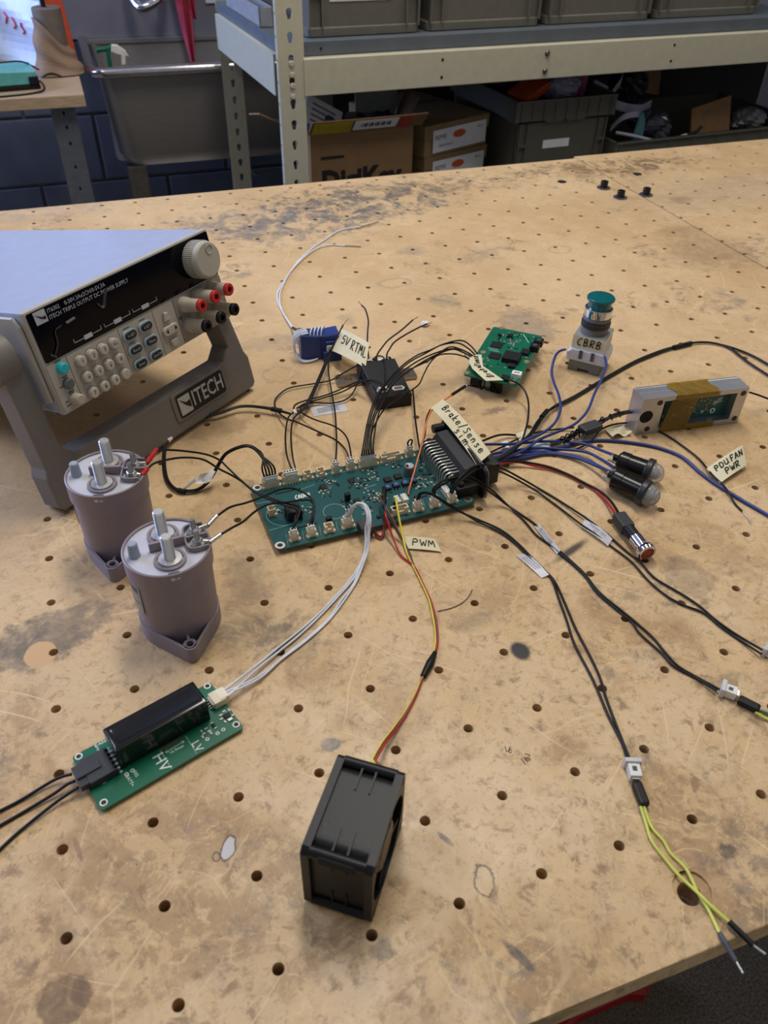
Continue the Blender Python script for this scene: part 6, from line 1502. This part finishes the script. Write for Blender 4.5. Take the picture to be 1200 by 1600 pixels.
# --- fan cable
fx_ = FNM @ Vector((.024, FS - .001, FH - .004))
t = root('fan_cable', 'red, yellow, brown and black fan wires running from the teal board to the fan', 'cable', at(606, 800, .012))
body = lambda o_: [(646 + o_ * .3, 884, .0016), (659 + o_ * .3, 910, .0018), (671 + o_ * .5, 936, .0018), (678 + o_, 962, .0018), (682 + o_, 990, .0018), (681 + o_ * .8, 1012, .0020), (672, 1035, .0026), (661, 1057, .0026), (650 + o_ * .5, 1083, .002), (636 + o_, 1110, .002), (618 + o_ * 1.5, 1137, .003), (599 + o_ * 1.5, 1162, .010), (584 + o_ * 1.5, 1188, .030)]
q_ = lambda pts: smooth([at(*p) for p in pts], 4)
end_ = lambda o_: [fx_ + Vector((.0012 * o_, -.0008 * o_, 0))]
run(t, 'red_wire', q_([(602, 790, .014), (602, 803, .017), (608, 822, .012), (615, 843, .006), (627, 868, .0018)] + body(1.6)) + end_(.5), .0009, WIRER)
run(t, 'black_wire', q_([(600, 766, .012), (600, 782, .018), (604, 803, .017), (616, 823, .010), (630, 845, .004), (640, 865, .0018)] + body(.4)) + end_(1.5), .0009, mat('dark_brown_insulation', (48, 38, 34), .42))
run(t, 'yellow_wire', q_([(618, 777, .016), (620, 789, .018), (624, 812, .013), (629, 837, .006), (635, 862, .0018)] + body(-1.6)) + end_(-1.4), .0009, WIREY)
run(t, 'brown_wire', q_([(600, 772, .013), (594, 777, .016), (599, 787, .018), (607, 800, .017), (620, 825, .009), (632, 850, .003), (640, 868, .0018)] + body(-.3)) + end_(.2), .0009, WIREBR)
run(t, 'red_loop', [(602, 800, .013), (600, 822, .006), (597, 837, .0020), (590, 836, .0020), (583, 826, .006)], .0009, mat('dark_red_insulation', (130, 40, 36), .42)); run(t, 'red_loop', [(604, 801, .013), (602, 824, .006), (596, 841, .0018), (588, 838, .0020), (582, 827, .007)], .0008, mat('dark_red_insulation', (130, 40, 36), .42))
run(t, 'plug', [(600, 762, .010), (601, 785, .012)], .0017, BLACK); run(t, 'plug', [(617, 786, .010), (617.5, 797, .011)], .0017, BLACK)
run(t, 'heat_shrink', [(680, 1019, .0024), (672, 1036, .0030), (661, 1057, .0026)], [.0016, .0030, .0022], BLACK)
fl_, f_ = flag(t, [(634, 857, .0014), (690, 862, .0014), (679, 842, .0014), (632, 838, .0030)], 'tape_flag', PAPER, .0008)
write(t, fl_, f_, [('PWM', .18, .28, .25, .5, .2)], .00045)
# --- sensor pair cables to the right
PRG = 'paired black sensor cables with white connectors'
def pair(label, w1, w2, flagpts, conn, sleeve, tails, txt=None):
    t = root('sensor_cable', label, 'cable', w1[0] if isinstance(w1[0], Vector) else at(*w1[0]))
    run(t, 'wire', smooth([p if isinstance(p, Vector) else at(*p) for p in w1], 5), .0009, WIREB); run(t, 'wire', smooth([p if isinstance(p, Vector) else at(*p) for p in w2], 5), .0009, WIREB)
    if flagpts:
        fl_, f_ = flag(t, flagpts, 'label_flag', CLEARL, .001)
        mb = MB(t.matrix_world.translation)
        o = t.matrix_world.translation
        if txt:
            c = f_(.5, .5); ex = (f_(1, .5) - f_(0, .5)); n_ = ex.cross(f_(.5, 1) - f_(.5, 0)).normalized(); exn = ex.normalized(); ey = n_.cross(exn)
            M_ = Matrix(((exn.x, ey.x, n_.x, c.x - o.x), (exn.y, ey.y, n_.y, c.y - o.y), (exn.z, ey.z, n_.z, c.z - o.z), (0, 0, 0, 1)))
            for s, dy, sz in txt: text(s, sz, M_ @ Matrix.Translation((0, dy, .0012)), INK, fl_, 'lettering', 'CENTER')
        else:
            for k in range(3): mb.tube([f_(.15, .25 + .25 * k) + Vector((0, 0, .0003)), f_(.7, .25 + .25 * k) + Vector((0, 0, .0003))], .00016, 4)
            mb.build('print_lines', GREYPL, fl_)['kind'] = 'stuff'
    if conn:
        a, b_ = at(*conn[0]), at(*conn[1]); d = (b_ - a); L_ = d.length; yw = math.atan2(d.y, d.x); o = t.matrix_world.translation
        M_ = Matrix.Translation((a.x - o.x, a.y - o.y, 0)) @ Matrix.Rotation(yw, 4, 'Z')
        c = MB().box(0, L_, -.0036, .0036, .0006, .0072, .0004, M_).build('connector_housing', WHITEPL, t)
        MB().box(-.0004, .0026, -.0052, .0052, .0004, .0086, .0004, M_).build('connector_collar', mat('collar_white', (196, 196, 194), .45), c)
        MB().box(L_, L_ + .0014, -.0024, .0024, .0018, .0058, 0, M_).build('contact_gap', TIN, c)
        MB().box(L_ * .42, L_ * .7, -.0016, .0012, .0072, .0074, 0, M_).build('print_mark', GREYPL, c)
    if sleeve:
        a, b_ = at(*sleeve[0]), at(*sleeve[1]); d = b_ - a; yw = math.atan2(d.y, d.x); o = t.matrix_world.translation
        MB().box(0, d.length, -.0030, .0030, .0008, .0060, .0014, Matrix.Translation((a.x - o.x, a.y - o.y, 0)) @ Matrix.Rotation(yw, 4, 'Z')).build('black_sleeve', BLACK, t)
    for nm, pts, r, m_ in tails: run(t, nm, pts, r, m_)
    return t
pair('black paired sensor cable ending in long yellow tails over the near bench edge',
     [pcb('b4', -.001), (656, 771, .024), (667, 769, .026), (678, 773, .025), (697, 785, .018), (715, 796, .010), (745, 814, .003), (780, 831, .0014), (804, 848, .0014), (826, 870, .0014), (847, 890, .0014), (862, 905, .0014), (873, 935, .0014), (885, 968, .0014), (898, 1007, .0014), (927, 1063, .0014), (950, 1117, .0014), (973, 1163, .0016), (983, 1196, .0035)],
     [pcb('b4', .001), (658, 772, .022), (669, 771, .024), (680, 776, .023), (699, 789, .016), (717, 799, .009), (745, 811, .003), (781, 827, .0014), (806, 846, .0014), (829, 869, .0014), (850, 890, .0014), (867, 909, .0014), (883, 943, .0014), (900, 983, .0014), (923, 1027, .0014), (938, 1060, .0014), (947, 1090, .0014), (963, 1133, .0014), (987, 1194, .0035)],
     [(806, 868, .0008), (846, 903, .0008), (858, 898, .0026), (824, 864, .0012)], ((985, 1196, 0), (991, 1222, 0)), ((992, 1228, 0), (1006, 1264, 0)),
     [('yellow_wire', [(1001, 1260, .003), (1010, 1289, .0016), (1018, 1313, .0016), (1037, 1339, .0016), (1062, 1369, .0016), (1087, 1392, .0022), (1114, 1418, .0028), (1140, 1441, .0024)], .0010, WIRELY),
      ('yellow_wire', [(1006, 1260, .003), (1018, 1292, .0014), (1037, 1314, .0014), (1048, 1333, .0014), (1070, 1355, .0014), (1081, 1374, .0012), (1090, 1394, .0010), (1106, 1420, .0010), (1124, 1457, .0014)], .0010, WIRELY),
      ('black_tip', [(1139, 1440, .0030), (1177, 1477, .0030)], .0017, BLACK), ('bare_pin', [(1177, 1477, .0030), (1196, 1491, .0030)], .0007, TIN),
      ('grey_tip', [(1124, 1457, .0018), (1132, 1471, .0020), (1150, 1502, .0018)], [.0013, .0016, .0015], GREYPL), ('bare_pin', [(1150, 1502, .0018), (1161, 1521, .0018)], .0007, TIN)])
pair('black paired sensor cable ending in green and yellow tails at the right frame edge',
     [pcb('b5', -.001), (677, 764, .026), (690, 753, .032), (706, 747, .035), (724, 744, .034), (740, 747, .030), (756, 757, .022), (772, 769, .012), (790, 786, .004), (811, 806, .0014), (822, 817, .0014), (838, 836, .0014), (856, 849, .0014), (874, 864, .0014), (911, 897, .0014), (934, 927, .0014), (973, 960, .0014), (989, 974, .0014), (1000, 990, .0014), (1033, 1020, .0014), (1053, 1041, .0014), (1090, 1061, .0014), (1120, 1079, .004)],
     [pcb('b5', .001), (680, 766, .024), (692, 757, .030), (707, 750, .033), (724, 748, .032), (741, 752, .027), (757, 763, .019), (774, 775, .010), (792, 789, .0035), (813, 803, .0014), (837, 820, .0014), (858, 845, .0014), (875, 861, .0014), (912, 895, .0014), (936, 925, .0014), (975, 957, .0014), (992, 971, .0014), (1020, 996, .0014), (1040, 1020, .0014), (1060, 1041, .0014), (1087, 1057, .0014), (1124, 1077, .004)],
     [(835, 823, .0010), (870, 866, .0010), (876, 860, .0030), (842, 818, .0030)], ((1124, 1081, 0), (1148, 1090, 0)), ((1151, 1097, 0), (1184, 1114, 0)),
     [('yellow_wire', [(1180, 1113, .003), (1200, 1124, .0016), (1240, 1142, .0012)], .0010, WIRELY), ('green_wire', [(1182, 1109, .003), (1200, 1115, .0016), (1240, 1130, .0012)], .0010, WIREG)])
pair('black paired sensor cable with a white printed label, leading off right past the red indicator',
     [pcb('b6', -.001), (704, 767, .026), (712, 754, .034), (726, 739, .038), (740, 729, .038), (756, 726.5, .034), (773, 728.5, .026), (794, 736.5, .014), (832, 757.5, .003), (867, 778, .0014), (906, 803, .0028), (922, 814, .0030), (948, 834, .0016), (976, 859, .0014), (1000, 878, .0014), (1023, 903, .0014), (1063, 927, .0014), (1093, 947, .0014), (1120, 970, .0014), (1153, 993, .0014), (1194, 1017, .004)],
     [pcb('b6', .001), (706, 770, .025), (715, 757, .032), (729, 744, .035), (742, 735, .035), (757, 732, .031), (774, 735, .023), (795, 743, .012), (836, 766, .003), (871, 791, .0014), (906, 818, .0028), (928, 833, .0030), (950, 850, .0014), (976, 869, .0014), (990, 881, .0014), (1013, 907, .0014), (1040, 930, .0014), (1067, 945, .0014), (1100, 958, .0014), (1127, 980, .0014), (1160, 1003, .0014), (1190, 1022, .004)],
     [(908, 823, .0022), (950, 853, .0022), (957, 842, .0022), (916, 807, .0022)], ((1192, 1019, 0), (1216, 1032, 0)), ((1218, 1034, 0), (1240, 1046, 0)), [],
     [('947673463  20/22', .0006, .0026), ('22A', -.0030, .0024)])
# --- blue wires
BG_ = 'blue wires from the edge plug'
def blue(label, pts, r=.0014): return single('blue_wire', label, 'wire', pts, r, WIREBL, BG_)
blue('blue wire rising to the left side of the push button', [(883, 546, .020), (874, 549, .024), (867, 558, .024), (862, 580, .018), (866, 599, .015), (873, 617, .014), (876, 637, .014), (871, 654, .014), (861, 667, .014), (843, 679, .014), (819, 689, .013), (795, 703, .012), (772, 719, .010), (758, 727, .012)])
blue('blue wire rising to the right side of the push button', [(945, 558, .024), (947, 571, .021), (940, 592, .017), (929, 615, .014), (920, 638, .012), (910, 652, .011), (894, 665, .010), (868, 676, .009), (843, 687, .009), (819, 703, .0085), (795, 714, .009), (770, 727, .010), (757, 733, .010)])
blue('topmost blue wire to the farther pilot lamp', [(748, 695, .014), (770, 694, .010), (795, 694, .0075), (841, 690, .006), (877, 690, .005), (914, 694, .006), (938, 703, .009), (960, 711.5, .0125)])
blue('second blue wire to the farther pilot lamp', [(760, 713, .012), (780, 707, .008), (804, 704, .006), (841, 700, .0045), (877, 702, .004), (914, 706, .005), (938, 717, .008), (960, 731, .0125)])
blue('upper blue wire to the nearer pilot lamp', [(757, 719, .010), (780, 713, .006), (804, 708, .004), (841, 705, .003), (868, 708, .003), (896, 712, .0035), (923, 722, .006), (945, 733, .010), (963, 741, .0125)])
blue('lowest blue wire to the nearer pilot lamp', [(764, 727, .008), (795, 718, .004), (822, 715, .0025), (850, 709, .0025), (878, 711, .0025), (905, 717, .004), (932, 728, .007), (950, 736, .0100), (966, 745, .0120)])
blue('long blue wire crossing to the right frame edge beneath the fan power tag', [(765, 722, .007), (800, 716, .0035), (835, 709, .0025), (857, 704, .0022), (887, 697, .0020), (914, 690, .0018), (938, 688, .0018), (960, 689, .0018), (981, 691, .0018), (1013, 696, .0018), (1040, 703, .0018), (1067, 715, .0018), (1095, 739, .0018), (1118, 756, .0018), (1142, 771, .0018), (1165, 785, .0018), (1200, 805, .0018), (1240, 828, .0018)], .0016)
# --- red and black to the indicator
t = root('indicator_lead', 'red and black wire pair leading to the red indicator light', 'cable', at(772, 727, .01))
run(t, 'red_wire', [(768, 730, .010), (791, 722.5, .0065), (810, 722, .0045), (832, 727, .003), (857, 732, .002), (877, 738, .0018), (896, 747, .0018), (923, 761, .0018), (942, 777, .0025), (957, 796, .005), (966, 811, .0070)], .0012, WIRER)
run(t, 'black_wire', [(766, 726, .011), (791, 720, .008), (811, 721, .006), (832, 724, .0045), (859, 730, .0035), (887, 741, .003), (914, 755, .003), (938, 768, .0035), (955, 784, .005), (970, 808, .0075)], .0012, WIREB)
# --- long black pair behind the aluminium case
t = root('power_cable', 'long black twin cable arching behind the aluminium case to the right edge', 'cable', at(765, 722, .012))
for k, dz in ((0, 0), (1, .001)):
    d_ = 2.2 * k
    run(t, 'wire', [(764, 724 + d_, .012), (795, 706 + d_, .013), (813, 692 + d_, .012), (828 + d_ * 1.3, 678, .010), (839 + d_ * 2, 660, .008), (851, 647, .006), (868, 634 + d_ * .7, .004), (896, 620 + d_, .0024), (933, 598 + d_, .0022), (987, 567 + d_, .0022), (1027, 550 + d_, .0022), (1053, 542 + d_ * .5, .0026), (1080, 536, .0026), (1107, 535, .0022), (1136, 541 + d_ * .3, .0022)] + ([(1160, 549, .0022), (1180, 558, .0022), (1203, 571, .0022), (1240, 592, .0022)] if k == 0 else [(1155, 555, .0022), (1172, 568, .0022), (1203, 588, .0022), (1240, 612, .0022)]), .0013, WIREB)
run(t, 'sleeve', [(1052, 543, .0030), (1080, 536, .0030)], .0026, WIREB); run(t, 'tie', [(846, 652, .0070), (855, 642, .0060)], .0026, WIREB)
# --- wires from the green board to the plug
single('wire', 'black wire leaving the near edge of the green board and looping down to the harness', 'wire', [(783, 592, .0185), (792, 593, .021), (803, 596, .021), (814, 603, .018), (822, 615, .015), (826, 632, .013), (825, 655, .013), (821, 672, .013), (816, 687, .012), (808, 697, .012)], .0010, WIREB)
t = root('taped_wire', 'black wire ending in a small beige tape tab beside the harness', 'wire', at(750, 691, .015)); run(t, 'insulation', [(750, 691, .0150), (765, 684.5, .010), (779, 680, .006), (792, 679, .004), (806, 680, .003)], .0011, WIREB)
flag(t, [(805, 678, .0030), (812, 690, .0020), (830, 683, .0020), (826, 671, .0040)], 'tape_tab', PAPER, .001)
t = root('taped_wire', 'black wire with a pale tape wrap lying beneath the blue wires', 'wire', at(768, 702, .005)); run(t, 'insulation', [(764, 708, .010), (785, 698, .005), (800, 690, .0030), (830, 678, .0022), (860, 672, .0022), (897, 668, .0035)], .0009, WIREB)
flag(t, [(783, 703, .0020), (796, 699, .0020), (793, 689, .0030), (781, 693, .0030)], 'tape_tab', PAPERW, .001); flag(t, [(830, 700, .0012), (860, 699, .0012), (859, 692, .0020), (832, 692, .0020)], 'tape_tab', PAPERW, .001)
# small black loops under the green board
mbs = []
for k, (u, v) in enumerate(((752, 596), (762, 598), (774, 598))):
    mb = MB(); p = W([(u - 4, v - 4, .016), (u - 5, v + 6, .008), (u + 1, v + 12, .004), (u + 5, v + 4, .008), (u + 4, v - 3, .016)]); 
    o = p[0].copy(); mb = MB(o); mb.tube(p, .0008, 6); tag(mb.build('wire', WIREB, None, o), ['left', 'middle', 'right'][k] + ' of three small black wire loops under the green board near edge', 'wire')
# tape strip on the green board
t = thing('tape_strip', 'bent beige tape strip with scribbled marker words over the corner of the green board', 'tape', Matrix.Translation(at(755, 575, .026)))
o = t.matrix_world.translation
c_ = [at(727, 554, .0245), at(752, 554, .0265), at(755, 572, .0245), at(787, 594, .0215), at(759, 595, .0215), at(738, 576, .0230)]
def fstrip(u, v):
    a = [c_[0], c_[5], c_[4]]; b_ = [c_[1], c_[2], c_[3]]
    k = u * 2; i = min(int(k), 1); f = k - i
    return a[i].lerp(a[i + 1], f).lerp(b_[i].lerp(b_[i + 1], f), v)
so = MB(o).sheet(fstrip, 12, 3, .0002); so = so.build('tape', PAPER, t)
mb = MB(o); fr2 = lambda u, v: fstrip(1 - u, 1 - v)
hand(mb, fr2, 'Brake', .12, .25, .085, .42, .00035, .0004, .1) ; hand(mb, fr2, '/Sense', .53, .25, .07, .42, .00035, .0004, .1); mb.build('handwriting', INK, so)
# --- braided bundle into the aluminium case
t = root('braided_harness', 'untidy black wire bundle with a square shrink block entering the aluminium case', 'cable', at(920, 668, .008))
rnd = random.Random(5)
for k in range(6):
    j = lambda s_: rnd.uniform(-s_, s_)
    run(t, 'wire', [(862 + j(4), 695 + j(3), .004), (875 + j(3), 689 + j(3), .004 + k * .0008), (890 + j(4), 683 + j(4), .004 + k * .001), (905, 674 + j(5), .007), (922, 668 + j(4), .0095), (937, 660 + j(4), .011), (955, 651 + j(3), .013 + j(.002)), (975, 645 + j(2.5), .016 + j(.002)), (998, 642 + j(2), .0195)], .0008, WIREB)
for k in range(4):
    u = 878 + 8 * k; v = 688 - 4 * k
    run(t, 'wire', smooth([at(u - 4, v + 5, .003), at(u - 1, v - 5, .010), at(u + 4, v - 4, .011), at(u + 3, v + 6, .004)], 4), .0007, WIREB)
for k in range(3):
    u = 940 + 13 * k; v = 658 - 4.5 * k
    run(t, 'wire', smooth([at(u - 4, v + 4, .009), at(u, v - 6, .015), at(u + 4, v - 3, .015), at(u + 3, v + 3, .011)], 4), .0007, WIREB)
a, b_ = at(908, 674, .008), at(936, 662, .010); d = b_ - a; oo = t.matrix_world.translation
Mb = Matrix.Translation(a - oo) @ Matrix.Rotation(math.atan2(d.y, d.x), 4, 'Z')
MB().box(0, d.length, -.0062, .0062, -.0030, .0042, .0016, Mb).build('shrink_block', mat('shrink_grey', (48, 50, 53), .5), t)
run(t, 'cable_tie', [(912, 663, .012), (914, 684, .006)], .0009, WIREB)
# --- fan power tag lead
t = root('tag_lead', 'thin black lead with the beige tape flag lettered PDU FAN PWR at the right', 'wire', at(928, 684, .005))
run(t, 'insulation', [(900, 702, .0018), (917, 694, .0028), (928, 684, .004), (939, 671, .004), (960, 663, .0030), (987, 661, .0020), (1013, 667, .0014), (1040, 679, .0014), (1067, 697, .0014), (1091, 716, .0016), (1104, 731, .0030), (1115, 744, .0040), (1129, 757, .0038), (1137, 767, .0040), (1143, 778, .0022), (1150, 789, .0012), (1160, 799, .0012)], .0009, WIREB); run(t, 'bare_end', [(1160, 799, .0012), (1168, 809, .0012), (1174, 818, .0012)], .0004, TIN)
fl_, f_ = flag(t, [(1125, 755, .0040), (1167, 727, .0046), (1160, 695, .0120), (1104, 732, .0042)], 'tape_flag', PAPER, .001, 10)
f2 = lambda u, v: f_(u, v)
write(t, fl_, f_, [('PDU', .12, .58, .14, .26, .05), ('FAN', .58, .56, .13, .28, .05), ('PWR', .30, .16, .17, .28, .05)], .00060)
# crumpled masking tape bit beside the case
q = at(965, 678, 0)
tag(MB().sheet(lambda u, v: Vector((.022 * (u - .5), .014 * (v - .5), .003 + .003 * math.sin(u * 7) * math.cos(v * 5))), 8, 6, .0003).build('tape_scrap', PAPER, None, (q.x, q.y, .0005)), 'crumpled beige tape scrap lying in front of the aluminium case', 'tape')
single('wire', 'black wire leaving the right end of the aluminium case to the frame edge', 'wire', [(1171, 613, .022), (1184, 617, .018), (1200, 623, .012), (1230, 634, .002)], .0010, WIREB)
# --- converter input leads
ce = HVM @ Vector((ax_ - .0135, ay_, HZ + .0034)); dirw = HVM.to_3x3()
for k, (lab_, pts) in enumerate((('upper black lead of the converter board input connector', [(98, 1213, .0050), (77, 1223, .003), (33, 1250, .0012), (0, 1267, .0012), (-30, 1280, .0012)]),
        ('middle black lead of the converter board input connector', [(104, 1226, .0050), (83, 1241, .003), (40, 1267, .0012), (0, 1290, .0012), (-30, 1305, .0012)]),
        ('lower black lead of the converter board input connector', [(110, 1238, .0050), (83, 1257, .003), (33, 1297, .0012), (0, 1327, .0012), (-25, 1352, .0012)]))):
    p = ce + dirw @ Vector((0, (1 - k) * .0055, 0))
    o = p.copy(); mb = MB(o); mb.tube(smooth([p] + [at(*q_) for q_ in pts], 6), .0010, 8); tag(mb.build('wire', WIREB, None, o), lab_, 'wire', 'converter board input leads')
# jumper loop on the last far connector
p = pcb('t8', -.001); q = pcb('t8', .001)
o = p.copy(); mb = MB(o); mb.tube(smooth([p, p + Vector((-.001, 0, .005)), p + Vector((.0012, 0, .008)), q + Vector((.0014, 0, .006)), q], 6), .0008, 6)
tag(mb.build('jumper_wire', WIREB, None, o), 'tiny black jumper loop in the far right white connector of the teal board', 'wire')
# scraps on the table
q = at(664, 509, 0)
tag(lump(31, .0055, .004, .003, .25).build('white_scrap', WHITEPL, None, (q.x, q.y, .003)), 'small white crumpled scrap beneath the loose sensor lead', 'scrap')
q = at(514, 640, 0)
lbx = MB(); lbx.box(-.018, .018, -.0085, .0085, .0002, .0005); lbx = lbx.build('scrap_label', CLEARL, None, (q.x, q.y, 0)); tag(lbx, 'clear printed label lying flat on the board left of the black sensor', 'label')
for k in range(3): MB().box(-.012, .010, -.003 + .003 * k, -.0022 + .003 * k, .0005, .0006).build('print_line', GREYPL, lbx)
single('hair_wire', 'thin dark curved strand lying right of the fan cable', 'strand', [(684, 955, .0006), (705, 950, .0006), (722, 942, .0006), (733, 931, .0006), (738, 921, .0006)], .00032, GREYPL)
q = at(1026, 672, 0)
# marker scribbles near the front
mb = MB()
for pts in ([(789, 1166), (792, 1175), (797, 1167)], [(797, 1167), (795, 1175), (799, 1176), (799, 1171), (795, 1173)], [(814, 1185), (821, 1195)], [(818, 1183), (825, 1190)], [(820, 1178), (828, 1180), (822, 1185), (829, 1186), (823, 1190)]): mb.tube(W([(u, v, .00015) for u, v in pts], 4), .0003, 4, True, None, .3)
o = mb.build('marker_scribble', INK, bench)
